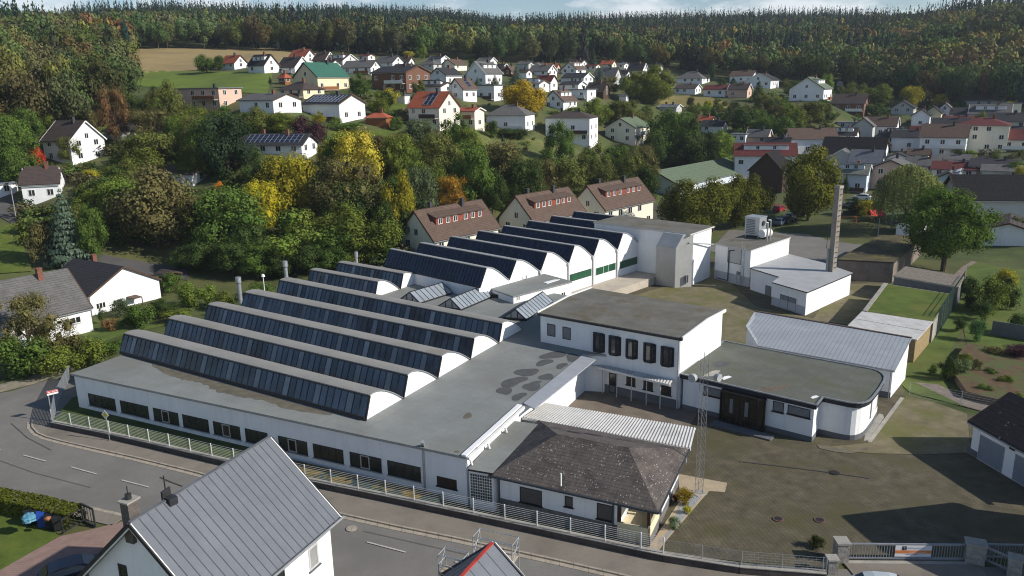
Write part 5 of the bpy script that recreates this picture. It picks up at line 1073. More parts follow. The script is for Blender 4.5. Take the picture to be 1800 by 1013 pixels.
# ------------------------------------------------------------------ fences, walls, gate
RWALL = mat('dark_retaining_wall', (.085, .07, .065), .95, .3, 1.2, col2=(.05, .045, .045), c2sc=.5, bump=.5, streak=.4)
mb = MB()
for i in range(len(WT) - 1):
    a, b = WT[i][:2], WT[i + 1][:2]; d = unit(a, b); n = np.array((-d[1], d[0])); mb.prism([a - n * .22, b - n * .22, b + n * .2, a + n * .2], 0, .58)
w = mb.build('retaining_wall', RWALL); tag(w, 'long low dark stone wall carrying the white fence along the street', 'wall')
mb = MB()
for i in range(len(WT) - 1):
    a, b = WT[i][:2], WT[i + 1][:2]; d = unit(a, b); n = np.array((-d[1], d[0])); mb.prism([a - n * .25, b - n * .25, b + n * .23, a + n * .23], .583, .64)
cpo = mb.build('coping', CONC, w)
# planted strips between wall and hall
def up(q, z): return [p[:2] for p in (P(u, v, z) for u, v in q)]
sheet('lawn_strip', None, mat('shaded_grass', (.055, .08, .018), .95, .35, .8), .52, world=up([(93, 740), (187, 759), (259, 775), (420, 812), (640, 760), (640, 770), (150, 690), (126, 700)], .52), thick=.5)  # grass colour darkened for the shade in front of the hall
FLOW = mat('coloured_strip', (.20, .14, .025), .95, .35, 2, col2=(.02, .05, .045), c2sc=.9, c2lo=.48, c2hi=.52, lines=((1, .5, .3, .5),))
sheet('planted_strip', None, FLOW, .54, world=up([(420, 812), (541, 841), (680, 869), (770, 888), (775, 870), (640, 838), (500, 805)], .54), thick=.5)
FW = mat('white_fence_paint', (.74, .73, .71), .6, .08, 3)
def post_fence(name, label, line, z, h, step, wires, m, pm, wr=.012, tall=0.0, mesh=False, pr=.03):
    t = thing(name, label, 'fence', (*line[0][:2], z)); pts = []; carry = 0.0
    for i in range(len(line) - 1):
        a, b = np.array(line[i])[:2], np.array(line[i + 1])[:2]; L = np.linalg.norm(b - a); s = carry
        while s < L: pts.append(a + (b - a) * s / L); s += step
        carry = s - L
    pts.append(np.array(line[-1])[:2])
    for p in pts: mb = MB(); mb.tube((*p, z), (*p, z + h), pr, n=8); mb.build('post', pm, t)
    mb = MB()
    for a, b in zip(pts, pts[1:]):
        for k in range(wires): zz = z + .1 + (h - .14) * k / (wires - 1); mb.bar((*a, zz), (*b, zz), wr * 2)
        if mesh:
            L = np.linalg.norm(b - a)
            for k in range(1, int(L / .25)): p = a + (b - a) * k * .25 / L; mb.bar((*p, z + .1), (*p, z + h - .05), wr * 1.2)
    mb.build('wire_mesh' if mesh else 'rail', m, t); return t
post_fence('street_fence', 'white post and wire fence on the low wall in front of the factory', WT[:10], .64, 1.15, 2.42, 8, FW, FW, .007, pr=.045)
post_fence('yard_fence', 'thin grey wire mesh fence along the street side of the mossy yard', WT[9:], .64, 1.0, 2.42, 6, METAL, METAL, .008, mesh=True)
c0, c1 = P(93, 741, .6), P(108, 690, .0)
post_fence('corner_fence', 'tall grey panel fence turning back at the factory corner', [c0, P(99, 715, .3), P(124, 668, .1)], .3, 1.5, 1.6, 14, METAL, METAL, .02)
post_fence('garden_fence', 'grey wire fence with pale posts between the paved yard and the gravel track', [P(u, v) for u, v in ((1598, 697), (1660, 709), (1708, 718), (1760, 729), (1830, 745))], 0, 1.5, 4.4, 7, METAL, METAL, .01)
post_fence('lawn_fence', 'dark green mesh fence along the raised lawn beside the gravel path', [P(u, v, .5) for u, v in ((1646, 586), (1692, 514))], .0, 3.6, 2.0, 10, mat('green_wire', (.025, .06, .04), .6), DARK, .02, mesh=True)
STONE = mat('granite_pillar', (.30, .28, .26), .9, .3, 3, lines=((2, .4, .04, .6),), spots=(5, .22, (.12, .11, .11)), bump=.6)
def pillar(u, v, w, l, h, yaw, lab):
    c = P(u, v); t = thing('gate_pillar', lab, 'pillar', c); mb = MB(); mb.box(c, l, w, 0, h, yaw); mb.build('shaft', STONE, t); mb = MB(); mb.box(c, l + .12, w + .12, h, h + .12, yaw); mb.build('cap', CONC, t); return c
gya = ang(P(1490, 987), P(1700, 988))
pillar(1477, 985, .8, .75, 1.35, gya, 'tall stone gate pillar left of the sliding gate'); pillar(1461, 1006, .6, .6, .95, gya, 'low stone pillar where the mesh fence meets the gate pillar')
pillar(1711, 988, .8, 1.1, 1.35, gya - .35, 'broad stone gate pillar in shadow right of the sliding gate'); pillar(1781, 1012, .8, .75, 1.2, gya - .5, 'stone pillar in the bottom right corner beyond the side railing')
def railing(name, label, cat, a, b, z0, z1, step, m, th=.05):
    t = thing(name, label, cat, (*a[:2], 0)); mb = MB()
    for z in (z0, z1): mb.bar((*a[:2], z), (*b[:2], z), th * 2.2)
    for q_ in (a, b): mb.bar((*q_[:2], z0), (*q_[:2], z1), th * 2)
    mb.build('frame', m, t); L = np.linalg.norm((b - a)[:2]); n = int(L / step); mb = MB()
    for i in range(n + 1): p = lerp(a, b, i / n); mb.bar((*p[:2], z0), (*p[:2], z1), th * .7)
    mb.build('bars', m, t); return t
GATEM = mat('gate_steel', (.30, .315, .33), .5, .15, 3, metal=.4)
ga0, ga1 = P(1490, 984), P(1697, 986); gt = railing('sliding_gate', 'wide grey steel sliding gate with upright bars closing the yard', 'gate', ga0, ga1, .14, 1.15, .17, GATEM)
railing('side_railing', 'short sloping steel railing between the two right stone pillars', 'railing', P(1731, 990), P(1771, 1007), .25, 1.1, .2, GATEM); railing('rear_railing', 'grey steel railing running out of the picture behind the right pillar', 'railing', P(1728, 984), P(1850, 986), .2, 1.1, .17, GATEM)
sheet('gate_sill', None, CONC, .08, world=[p[:2] for p in (P(1488, 992), P(1700, 994), P(1700, 989), P(1488, 987))], thick=.07)
# banner
p0_, p1_ = lerp(ga0, ga1, .392), lerp(ga0, ga1, .70); gd = unit(ga0, ga1); gn = np.array((gd[1], -gd[0])); gn = gn if gn @ -ga0[:2] > 0 else -gn; BL2 = np.linalg.norm((p1_ - p0_)[:2])
bn_ = thing('banner', 'white banner with an orange stripe tied to the sliding gate', 'banner', (*(p0_[:2] + gn * .06), .3))
def bq_(x0, x1, y0, y1, o, m, name, par):
    mb = MB(); e = lambda x, y: (*(p0_[:2] + gd * BL2 * x + gn * o), .30 + .80 * y); A = [e(x0, y0), e(x1, y0), e(x1, y1), e(x0, y1)]; mb.slab(A, .006); return mb.build(name, m, par)
CL = mat('banner_cloth', (.66, .66, .70), .8, .06, 3); cl = bq_(0, 1, 0, 1, .06, CL, 'cloth', bn_); OR = mat('banner_orange', (.62, .20, .05), .8, .1, 3); bq_(0, 1, .30, .57, .068, OR, 'stripe', bn_)
mb = MB(); INK = mat('banner_ink', (.02, .02, .025), .8); e = lambda x, y: (*(p0_[:2] + gd * BL2 * x + gn * .07), .30 + .80 * y)
for x0, x1, y0, y1 in ((.185, .205, .60, .94), (.21, .23, .60, .94), (.23, .262, .73, .80), (.23, .262, .86, .93), (.262, .282, .60, .94), (.295, .31, .60, .94), (.21, .235, .60, .66), (.235, .25, .60, .70)): mb.slab([e(x0, y0), e(x1, y0), e(x1, y1), e(x0, y1)], .004)
mb.build('logo', INK, bn_)
rnd2 = random.Random(3)
def textbars(x0, x1, y0, y1, m, name):
    mb = MB(); x = x0
    while x < x1:
        w = rnd2.choice((.012, .016, .02)); h = rnd2.choice((.75, 1, 1)); mb.slab([e(x, y0), e(x + .006, y0), e(x + .006, y0 + (y1 - y0) * h), e(x, y0 + (y1 - y0) * h)], .004); mb.slab([e(x, y0), e(x + w, y0), e(x + w, y0 + .02), e(x, y0 + .02)], .004); x += w + .008
        if rnd2.random() < .15: x += .02
    mb.build(name, m, bn_)
textbars(.34, .80, .70, .86, mat('banner_grey', (.38, .38, .42), .8), 'lettering'); textbars(.40, .86, .36, .49, mat('banner_pale', (.85, .62, .45), .8), 'lettering'); textbars(.30, .66, .20, .26, INK, 'lettering')
# road signs
sp_ = P(193.5, 777); st = thing('priority_sign', 'yellow and white diamond priority road sign on a thin post', 'road sign', sp_); mb = MB(); mb.tube((*sp_[:2], 0), (*sp_[:2], 2.9), .035, n=8); mb.build('post', METAL, st)
sd = np.array((-.35, -.94)); sx = np.array((.94, -.35)); S3 = lambda a, z, o: (*(sp_[:2] + sx * a + sd * o), 2.62 + z); mb = MB(); mb.slab([S3(-.42, 0, .06), S3(0, -.42, .06), S3(.42, 0, .06), S3(0, .42, .06)], .02); mb.build('plate', FRAME, st)
mb = MB(); mb.slab([S3(-.26, 0, .085), S3(0, -.26, .085), S3(.26, 0, .085), S3(0, .26, .085)], .008); mb.build('yellow_diamond', mat('sign_yellow', (.72, .50, .01), .5, .05), st)
b = P(93, 741); st = thing('direction_sign', 'red and white direction sign board on a post at the street corner', 'road sign', b); mb = MB(); mb.tube((*b[:2], 0), (*b[:2], 3.1), .05, n=8); mb.build('post', METAL, st)
d2 = np.array((.75, .66)); Q = lambda a, z, o=0: (*(b[:2] + d2 * a + np.array((.66, -.75)) * (.06 + o)), 2.45 + z); mb = MB(); mb.slab([Q(-.1, .2), Q(.85, .2), Q(.85, .62), Q(-.1, .62)], .03); mb.build('board', FRAME, st); mb = MB(); mb.slab([Q(-.1, .38, .02), Q(.85, .38, .02), Q(.85, .62, .02), Q(-.1, .62, .02)], .008)
mb.build('red_band', mat('sign_red', (.55, .06, .07), .5, .08), st); mb = MB()
for x in (.36, .46, .56, .66, .74): mb.slab([Q(x, .45, .04), Q(x + .06, .45, .04), Q(x + .06, .55, .04), Q(x, .55, .04)], .004)
mb.slab([Q(-.04, .5, .04), Q(.1, .42, .04), Q(.1, .58, .04)], .004); mb.slab([Q(.1, .48, .04), Q(.26, .48, .04), Q(.26, .52, .04), Q(.1, .52, .04)], .004); mb.build('arrow_lettering', FRAME, st)
def pole(u, v, vt, lab, r=.1, m=None, arm=0, name='pole', cat='pole'):
    g = T(u, v); d = math.hypot(g[0], g[1]); zt = g[2] + (v - vt) * ((g - C0) @ np.array((0, K_CP, -K_SP))) / F * 1.03
    t = thing(name, lab, cat, g); mb = MB(); mb.tube((*g[:2], g[2] - .3), (*g[:2], zt), r, r * .7, n=8); mb.build('shaft', m or mat('grey_pole', (.30, .29, .27), .8, .2, 3), t)
    if arm: mb = MB(); mb.bar((*g[:2], zt - .1), (g[0] + arm, g[1], zt), .1); mb.box((g[0] + arm, g[1]), .6, .25, zt - .05, zt + .08); mb.build('lamp_head', METAL, t)
pole(29, 388, 322, 'leaning grey lamp pole by the lane at the left house', .1, None, .6, 'lamp_pole', 'lamp pole'); pole(1566, 404, 368, 'pale wooden pole at the playground beside the willow', .12); pole(1543, 416, 385, 'short light brown post in front of the red playhouse', .09)
pole(1453, 437, 416, 'thin dark pole just left of the tall chimney', .06, DARK)
# ------------------------------------------------------------------ vehicles
CARM = {}
def car_meshes():
    def prof(pts, hw, hw2, zs):
        mb = MB(); A = [(x, -(hw if z < zs else hw2), z) for x, z in pts]; B = [(x, (hw if z < zs else hw2), z) for x, z in pts]; n = len(pts)
        mb.poly(A); mb.poly(B[::-1])
        for i in range(n): j = (i + 1) % n; mb.poly([A[j], A[i], B[i], B[j]])
        return mb
    body = prof([(-2.12, .3), (2.1, .3), (2.18, .6), (2.1, .92), (1.75, 1.0), (.95, 1.02), (-.95, .98), (-1.7, .88), (-2.08, .72), (-2.16, .5)], .86, .84, .95)
    cab = prof([(-1.0, .97), (1.95, .99), (1.55, 1.36), (1.0, 1.46), (.1, 1.47), (-.3, 1.4)], .8, .66, 1.2)
    gl = MB()
    for s in (-1, 1): gl.poly([(-.72, s * .80, 1.03), (1.62, s * .80, 1.04), (1.32, s * .685, 1.33), (-.2, s * .685, 1.34)][::s])
    gl.poly([(-.985, -.72, 1.02), (-.985, .72, 1.02), (-.36, .62, 1.39), (-.36, -.62, 1.39)]); gl.poly([(1.925, .7, 1.06), (1.925, -.7, 1.06), (1.58, -.6, 1.35), (1.58, .6, 1.35)])
    return body, cab, gl
def car(u, v, yaw, col, label, key, z=0.0, loc=None):
    c = (T(u, v) + np.array((0, 0, .03))) if loc is None else loc; t = thing('parked_car', label, 'car', c, yaw, 'parked cars'); body, cab, gl = car_meshes(); m = mat('car_paint_' + key, col, .25, .08, 2, spec=.6)
    b = body.build('body', m, t, world=False, smooth=False); bv = b.modifiers.new('bevel', 'BEVEL'); bv.width = .07; bv.segments = 3
    r = cab.build('roof', m, t, world=False); bv = r.modifiers.new('bevel', 'BEVEL'); bv.width = .07; bv.segments = 3
    g2_ = MB(); g2_.v = [(x * 1.012 - .004, y * 1.015, z * 1.004) for x, y, z in gl.v]; g2_.f = gl.f; g2_.m = gl.m; g2_.build('window', GLASS, t, world=False)
    for x in (-1.35, 1.32):
        for s in (-1, 1): mb = MB(); mb.tube((x, s * .66, .32), (x, s * .88, .32), .32, n=18); w = mb.build('wheel', mat('tyre', (.02, .02, .02), .8), t, world=False); mb = MB(); mb.tube((x, s * .86, .32), (x, s * .895, .32), .2, n=14); mb.build('rim', METAL, w, world=False)
    for s in (-1, 1): mb = MB(); mb.prism([(-2.13, s * .5), (-1.95, s * .82), (-1.8, s * .82), (-2.1, s * .45)], .62, .76); mb.build('headlight', FRAME, t, world=False); mb = MB(); mb.prism([(2.1, s * .6), (2.0, s * .83), (2.15, s * .82), (2.17, s * .6)], .7, .85); mb.build('tail_light', mat('tail_red', (.3, .01, .01), .3), t, world=False)
    return t
Yc = math.radians(-130)
car(1370, 372, Yc, (.30, .018, .03), 'bright red car parked farthest back beside the lime trees', 'red'); car(1383, 391, Yc, (.012, .018, .035), 'black car parked between the white and the blue cars', 'black')
car(1372, 395, Yc, (.09, .14, .20), 'blue grey car nearest the grass, partly behind the cooling unit', 'blue'); car(1391, 386, Yc, (.62, .62, .62), 'white car with bonnet in the sun behind the black car', 'white'); car(1401, 381, Yc, (.10, .14, .22), 'steel blue car under the big lime tree edge', 'steel'); car(1412, 379, Yc, (.02, .02, .025), 'dark car in the deep shade of the big lime tree', 'shade')
car(1497, 365, math.radians(-60), (.55, .57, .60), 'silver car between bushes right of the tall chimney', 'silver'); car(1513, 352, math.radians(-30), (.75, .75, .75), 'white van like car glinting behind the yellow bush', 'bright')
c = P(140, 1010); car(0, 0, math.radians(-148), (.012, .016, .04), 'dark blue car on the red paved drive beside the foreground house', 'navy', loc=(c[0] + .3, c[1] - .6, .05))
c = P(1566, 1058); car(0, 0, math.radians(170), (.42, .47, .49), 'pale car with just its roof showing at the bottom edge by the gate', 'pale', loc=(c[0], c[1], .07))
# ------------------------------------------------------------------ playground
PR = mat('play_red', (.55, .05, .035), .6); PO = mat('play_orange', (.45, .13, .03), .7)
c = P(1537, 399); t = thing('climbing_frame', 'red and orange wooden climbing tower at the playground', 'climbing frame', c); mb = MB()
for a, b_ in ((-1, -1), (1, -1), (1, 1), (-1, 1)): mb.bar((c[0] + a * 1.1, c[1] + b_, 0), (c[0] + a * 1.1, c[1] + b_, 2.6), .14)
mb.box(c, 2.3, 2.1, 1.1, 1.2); mb.bar((c[0] + 1, c[1], 1.2), (c[0] + 3.2, c[1] - .5, .1), .5, .08); mb.build('frame', PO, t); mb = MB()
mb.slab([(c[0] - 1.4, c[1] - 1.3, 2.5), (c[0] + 1.4, c[1] - 1.3, 2.5), (c[0] + 1.4, c[1], 3.6), (c[0] - 1.4, c[1], 3.6)], .08); mb.slab([(c[0] - 1.4, c[1] + 1.3, 2.5), (c[0] + 1.4, c[1] + 1.3, 2.5), (c[0] + 1.4, c[1], 3.6), (c[0] - 1.4, c[1], 3.6)], .08); mb.build('roof', PR, t)
c = P(1484, 401); t = thing('swing', 'orange wooden swing frame on the sand beside the tall chimney', 'swing', c); mb = MB()
for x in (-2.2, 2.2):
    for y in (-1, 1): mb.bar((c[0] + x, c[1] + y, 0), (c[0] + x, c[1], 2.4), .14)
mb.bar((c[0] - 2.3, c[1], 2.4), (c[0] + 2.3, c[1], 2.4), .14); mb.build('frame', PO, t); mb = MB()
for x in (-.8, .8): mb.box((c[0] + x, c[1]), .45, .2, .5, .54); mb.bar((c[0] + x - .2, c[1], .5), (c[0] + x - .2, c[1], 2.4), .03); mb.bar((c[0] + x + .2, c[1], .5), (c[0] + x + .2, c[1], 2.4), .03)
mb.build('seat', DARK, t)
mb = MB(); a, b = P(1480, 388), P(1556, 393); d = unit(a, b); n = np.array((-d[1], d[0])); mb.prism([a[:2], b[:2], b[:2] + n * .3, a[:2] + n * .3], 0, 2.2); tag(mb.build('boundary_wall', mat('grey_brown_wall', (.15, .125, .105), .95, .2, 1, streak=.3)), 'grey brown wall behind the playground sand pit', 'wall')
# ------------------------------------------------------------------ bins, garden gate, hedge corner
def wheelie(u, v, col, key, label, bag=None, yaw=.4):
    c = P(u, v, .055); t = thing('wheelie_bin', label, 'bin', c, yaw); m = mat('bin_' + key, col, .5, .1, 2); mb = MB()
    A = [(-.24, -.28), (.24, -.28), (.24, .28), (-.24, .28)]; B = [(-.3, -.36), (.3, -.36), (.3, .36), (-.3, .36)]
    for i in range(4): j = (i + 1) % 4; mb.poly([(*A[i], .05), (*A[j], .05), (*B[j], 1.0), (*B[i], 1.0)])
    mb.poly([(*p, 1.0) for p in B]); mb.build('body', m, t, world=False); mb = MB(); mb.prism([(-.32, -.4), (.32, -.4), (.32, .38), (-.32, .38)], 1.002, 1.07); mb.tube((-.3, .42, .98), (.3, .42, .98), .025, n=6); mb.build('lid', m, t, world=False)
    for s in (-1, 1): mb = MB(); mb.tube((s * .26, .3, .1), (s * .32, .3, .1), .1, n=12); mb.build('wheel', DARK, t, world=False)
wheelie(55, 922, (.018, .02, .022), 'grey', 'dark grey wheelie bin with a blue sack on it, left of the blue bin', yaw=.9); wheelie(76, 925, (.02, .07, .35), 'blue', 'bright blue wheelie bin between two dark bins by the hedge'); wheelie(90, 928, (.016, .018, .02), 'black', 'black wheelie bin right of the blue one'); wheelie(104, 930, (.018, .02, .022), 'slate', 'dark bin beside the steel garden gate post')
def sack(u, v, z, col, key, label, sc=.42):
    c = P(u, v, z); bm = __import__('bmesh').new(); __import__('bmesh').ops.create_icosphere(bm, subdivisions=3, radius=sc)
    for vtx in bm.verts: vtx.co *= 1 + .16 * math.sin(vtx.co.x * 17 + 2) * math.cos(vtx.co.y * 13) + .1 * math.sin(vtx.co.z * 21); vtx.co.z *= .75
    me = bpy.data.meshes.new('sack'); bm.to_mesh(me); bm.free(); me.materials.append(mat('sack_' + key, col, .35, .2, 5)); o = bpy.data.objects.new('rubbish_sack', me); COL.objects.link(o); o.location = c; tag(o, label, 'sack')
sack(51, 911, 1.4, (.10, .26, .36), 'pale', 'pale blue rubbish sack lying on the left dark bin', .45); sack(84, 912, 1.3, (.35, .14, .07), 'brown', 'small orange brown bag on the black bin lid', .2)
gA, gB, gC = P(112, 940), P(168, 925), P(147, 918)
railing('garden_gate', 'open grey steel garden gate with flat bars beside the bins', 'gate', gA, gC, .15, 1.15, .3, DARK, .04); railing('gate_panel', 'tall dark steel gate leaf standing at the pavement end of the hedge', 'gate', gC, P(168, 928), .1, 1.5, .35, DARK, .05)
# gatehouse flower bed
sheet('flower_bed', None, mat('grey_gravel', (.27, .28, .29), .95, .25, 5, spots=(6, .25, (.42, .42, .43))), .06, world=[p[:2] for p in (P(1155, 958), P(1180, 930), P(1196, 884), P(1200, 868), P(1236, 870), P(1172, 948))], thick=.05)
sheet('footway', None, mat('beige_slab', (.40, .32, .22), .9, .12, 1.2, lines=((0, .8, .03, .3),)), .05, world=[p[:2] for p in (P(1192, 834), P(1278, 850), P(1274, 866), P(1246, 864), P(1170, 952), P(1145, 985), P(1130, 978), P(1196, 880))], thick=.04)
# ------------------------------------------------------------------ vegetation
NHOUSE = len(HS)
class LB:
    def __init__(s, seed, j=.42): s.q = []; s.r = random.Random(seed); s.j = j
    def leaf(s, p, n, sz):
        r = s.r; j = s.j; n = Vector((n[0] + r.uniform(-j, j), n[1] + r.uniform(-j, j), n[2] + r.uniform(-j * .8, j * 1.1))).normalized(); a = n.orthogonal().normalized(); a.rotate(Matrix.Rotation(r.uniform(0, 6.28), 3, n)); b = n.cross(a); w = sz * r.uniform(.6, 1.2) / 2; h = sz * r.uniform(.6, 1.2) / 2
        p = Vector(p); s.q.append([tuple(p - a * w), tuple(p - b * h * .8), tuple(p + a * w), tuple(p + b * h)])
def blob_crown(seed, n, sz, c=(0, 0, .6), ext=(.5, .5, .4), nb=14, rb=(.16, .26), j=.42):
    L = LB(seed, j); r = L.r; bl = []
    for i in range(nb):
        while True:
            x, y, z = r.uniform(-1, 1), r.uniform(-1, 1), r.uniform(-1, 1)
            if x * x + y * y + z * z < 1: break
        R = r.uniform(*rb); k = 1 - R * 1.6; l_ = math.sqrt(x * x + y * y + z * z) + .01; m_ = (.55 + .45 * l_) / l_ * k if i > 2 else .3
        bl.append((c[0] + x * ext[0] * m_, c[1] + y * ext[1] * m_, c[2] + z * ext[2] * m_, R))
    tot = sum(b[3] ** 2 for b in bl)
    for bx, by, bz, R in bl:
        for _ in range(int(n * R * R / tot)):
            d = Vector((r.gauss(0, 1), r.gauss(0, 1), r.gauss(0, 1))).normalized()
            if d.z < -.75 and r.random() < .5: continue
            k = R * (r.uniform(.72, 1.06) if r.random() > .18 else r.uniform(.3, .8)); asp = ext[2] / ext[0]
            L.leaf((bx + d.x * k, by + d.y * k, bz + d.z * k * max(.7, min(1.2, asp))), d, sz)
    for bx, by, bz, R in bl:
        for _ in range(int(n * .06 * R * R / tot) + 2):
            d = Vector((r.gauss(0, 1), r.gauss(0, 1), r.gauss(0, 1))).normalized() * R * r.uniform(.1, .5); L.leaf((bx + d.x, by + d.y, bz + d.z), d.normalized(), R * .62)
    return np.array(L.q)
def cone_crown(seed, n, sz, z0=.08, w=.5, droop=.25):
    L = LB(seed, .4); r = L.r; lay = 13
    for _ in range(n):
        t = 1 - math.sqrt(r.random()); li = int(t * lay); tt = (li + r.random() * .55) / lay; a = r.uniform(0, 6.28); R = w * (1 - tt) ** .9 * (1 + .18 * math.sin(a * 5 + li * 2.1)); k = R * (r.uniform(.45, 1.0)) ** .7
        L.leaf((math.cos(a) * k, math.sin(a) * k, z0 + (1 - z0) * tt - droop * k * .35), (math.cos(a), math.sin(a), .5), sz * (1 - .5 * tt))
    return np.array(L.q)
def willow_crown(seed, n):
    L = LB(seed); r = L.r
    for _ in range(n // 10):
        a = r.uniform(0, 6.28); R = .5 * math.sqrt(r.random()); top = .98 - R * R * 1.1 + r.uniform(-.05, .02); ln = r.uniform(.25, .6)
        for k in range(10): L.leaf((math.cos(a) * R * (1 + .02 * k), math.sin(a) * R * (1 + .02 * k), max(.05, top - ln * k / 10)), (math.cos(a), math.sin(a), .1), .035)
    return np.array(L.q)
def leaf_mesh(name, q, m=LEAF):
    me = bpy.data.meshes.new(name); nq = len(q); me.vertices.add(nq * 4); me.vertices.foreach_set('co', q.reshape(-1)); me.loops.add(nq * 4); me.polygons.add(nq)
    me.loops.foreach_set('vertex_index', np.arange(nq * 4, dtype=np.int32)); me.polygons.foreach_set('loop_start', np.arange(0, nq * 4, 4, dtype=np.int32)); me.materials.append(m); me.update(calc_edges=True); return me
def trunk_mesh(h=.55, r=.03, limbs=5, seed=1):
    mb = MB(); rr_ = random.Random(seed); mb.tube((0, 0, -.03), (0, 0, h * .6), r, r * .7, n=8); mb.tube((0, 0, h * .6), (.02, .01, h * 1.15), r * .7, r * .25, n=7)
    for i in range(limbs): a = 6.28 * i / limbs + rr_.random(); mb.tube((0, 0, h * (.45 + .1 * rr_.random())), (math.cos(a) * .26, math.sin(a) * .26, h * (1.0 + .25 * rr_.random())), r * .45, r * .12, n=6)
    me = bpy.data.meshes.new('trunk'); me.from_pydata(mb.v, [], mb.f); me.materials.append(BARK); return me
PROTO = {}
def proto(k):
    if not PROTO:
        for i in range(4): PROTO['round%d' % i] = leaf_mesh('crown', blob_crown(10 + i, 7500, .030, (0, 0, .52), (.54, .54, .49), 26, (.13, .23)))
        for i in range(2): PROTO['bare%d' % i] = leaf_mesh('crown', blob_crown(30 + i, 6500, .022, (0, 0, .52), (.53, .53, .48), 28, (.12, .21)))
        for i in range(2): PROTO['lime%d' % i] = leaf_mesh('crown', blob_crown(40 + i, 16000, .032, (0, 0, .52), (.52, .52, .49), 34, (.15, .21)))
        for i in range(3): PROTO['bush%d' % i] = leaf_mesh('foliage', blob_crown(50 + i, 2600, .05, (0, 0, .45), (.56, .56, .55), 14, (.18, .28)))
        PROTO['big'] = leaf_mesh('crown', blob_crown(60, 14000, .026, (0, 0, .56), (.53, .53, .45), 34, (.12, .2)))
        for i in range(2): PROTO['spruce%d' % i] = leaf_mesh('crown', cone_crown(70 + i, 2600, .075))
        PROTO['column0'] = leaf_mesh('crown', blob_crown(80, 1600, .06, (0, 0, .52), (.42, .42, .48), 14, (.18, .26)))
        PROTO['willow0'] = leaf_mesh('crown', willow_crown(90, 9000))
        for i in range(3): PROTO['t%d' % i] = trunk_mesh(seed=i)
        PROTO['tc'] = trunk_mesh(.8, .02, 0)
    return PROTO[k]
NT = [0]
def plant_at(c, w, h, kind, col, label, cat='tree', name='tree', group=None, z=0.0):
    NT[0] += 1; i = NT[0]; t = thing(name, label, cat, c, (i * 2.399) % 6.28, group)
    vs = {'round': 4, 'bare': 2, 'lime': 2, 'bush': 3, 'spruce': 2, 'column': 1, 'willow': 1}.get(kind); me = proto(kind if vs is None else kind + str(i % vs))
    o = bpy.data.objects.new('foliage' if kind == 'bush' else 'crown', me); COL.objects.link(o); o.parent = t; o.scale = (w, w, h); jv = 1 + .14 * math.sin(i * 1.7); o.color = (col[0] * jv * 1.8, col[1] * jv * 1.85, col[2] * jv * 1.5, 1)
    if kind not in ('bush',):
        k = bpy.data.objects.new('trunk', proto('tc' if kind in ('spruce', 'column') else 't%d' % (i % 3))); COL.objects.link(k); k.parent = t; k.scale = (w, w, h)
    return t
TINT = dict(d=(.034, .050, .017), g=(.056, .086, .022), l=(.088, .118, .026), o=(.072, .078, .025), n=(.082, .072, .034), y=(.27, .225, .035), m=(.19, .165, .022), r=(.12, .07, .038), c=(.026, .040, .024), b=(.052, .072, .060), u=(.045, .022, .032), h=(.080, .098, .022), f=(.28, .035, .02))
def tree(u, vt, vb, wpx, kind, col, label, group=None, cat=None, name=None, dz=0.0):
    g = T(u, vb); s = ((g - C0) @ np.array((0, K_CP, -K_SP))) / F; w = wpx * s; h = (vb - vt) * s * 1.04
    nm = name or ('bush' if kind == 'bush' else 'conifer' if kind == 'spruce' else 'tree'); ct = cat or ('bush' if kind == 'bush' else 'tree')
    HS.append((g[0], g[1], w * .3, u - wpx / 2, u + wpx / 2, vt, vb))
    return plant_at((g[0], g[1] + w * .25, g[2] + dz), w, h, kind, TINT[col] if isinstance(col, str) else col, label, ct, nm, group)
TR = tree
# left slope
TR(114, 335, 470, 84, 'spruce', 'b', 'big blue grey spruce behind the slate roofed house'); TR(160, 362, 468, 56, 'round', 'g', 'green tree leaning against the blue spruce, on its right'); TR(70, 385, 470, 50, 'bush', 'n', 'brown green shrub at the foot of the blue spruce')
TR(262, 288, 452, 176, 'round', 'n', 'huge brownish olive walnut tree left of the green maple'); TR(398, 330, 462, 150, 'round', 'g', 'broad dark green maple between the walnut and the yellow green trees'); TR(396, 200, 326, 104, 'round', 'c', 'dark pine like tree left of the solar roof')
TR(178, 298, 378, 92, 'round', 'h', 'olive tree with a yellow patch right of the half hipped house'); TR(160, 296, 330, 36, 'bush', 'm', 'yellow bush above the olive tree'); TR(255, 232, 318, 124, 'round', 'o', 'wide olive tree below the grey house with chimney'); TR(345, 255, 322, 84, 'round', 'h', 'yellow green tree left of the sunken dark roof')
TR(26, 240, 338, 76, 'round', 'g', 'green tree above the lane at the left picture edge'); TR(66, 256, 300, 26, 'bush', 'f', 'small red shrub left of the white gable'); TR(118, 240, 292, 44, 'round', 'o', 'thin olive tree in front of the white gable house')
TR(200, 150, 262, 64, 'bare', 'r', 'bare reddish brown tree before the dark wood'); TR(262, 188, 262, 80, 'bare', 'n', 'bare grey brown tree covering the grey house'); TR(305, 142, 240, 66, 'round', 'o', 'olive tree left of the salmon house'); TR(238, 170, 235, 44, 'round', 'd', 'dark tree behind the grey house')
TR(345, 188, 248, 60, 'round', 'h', 'bushy tree under the salmon house balcony'); TR(395, 186, 240, 60, 'round', 'g', 'green tree right below the salmon house'); TR(440, 188, 248, 70, 'round', 'o', 'olive tree in front of the white bungalow terrace'); TR(490, 200, 240, 60, 'round', 'h', 'olive shrub tree right of the bungalow'); TR(302, 205, 262, 36, 'round', 'g', 'green tree beside the small white annex')
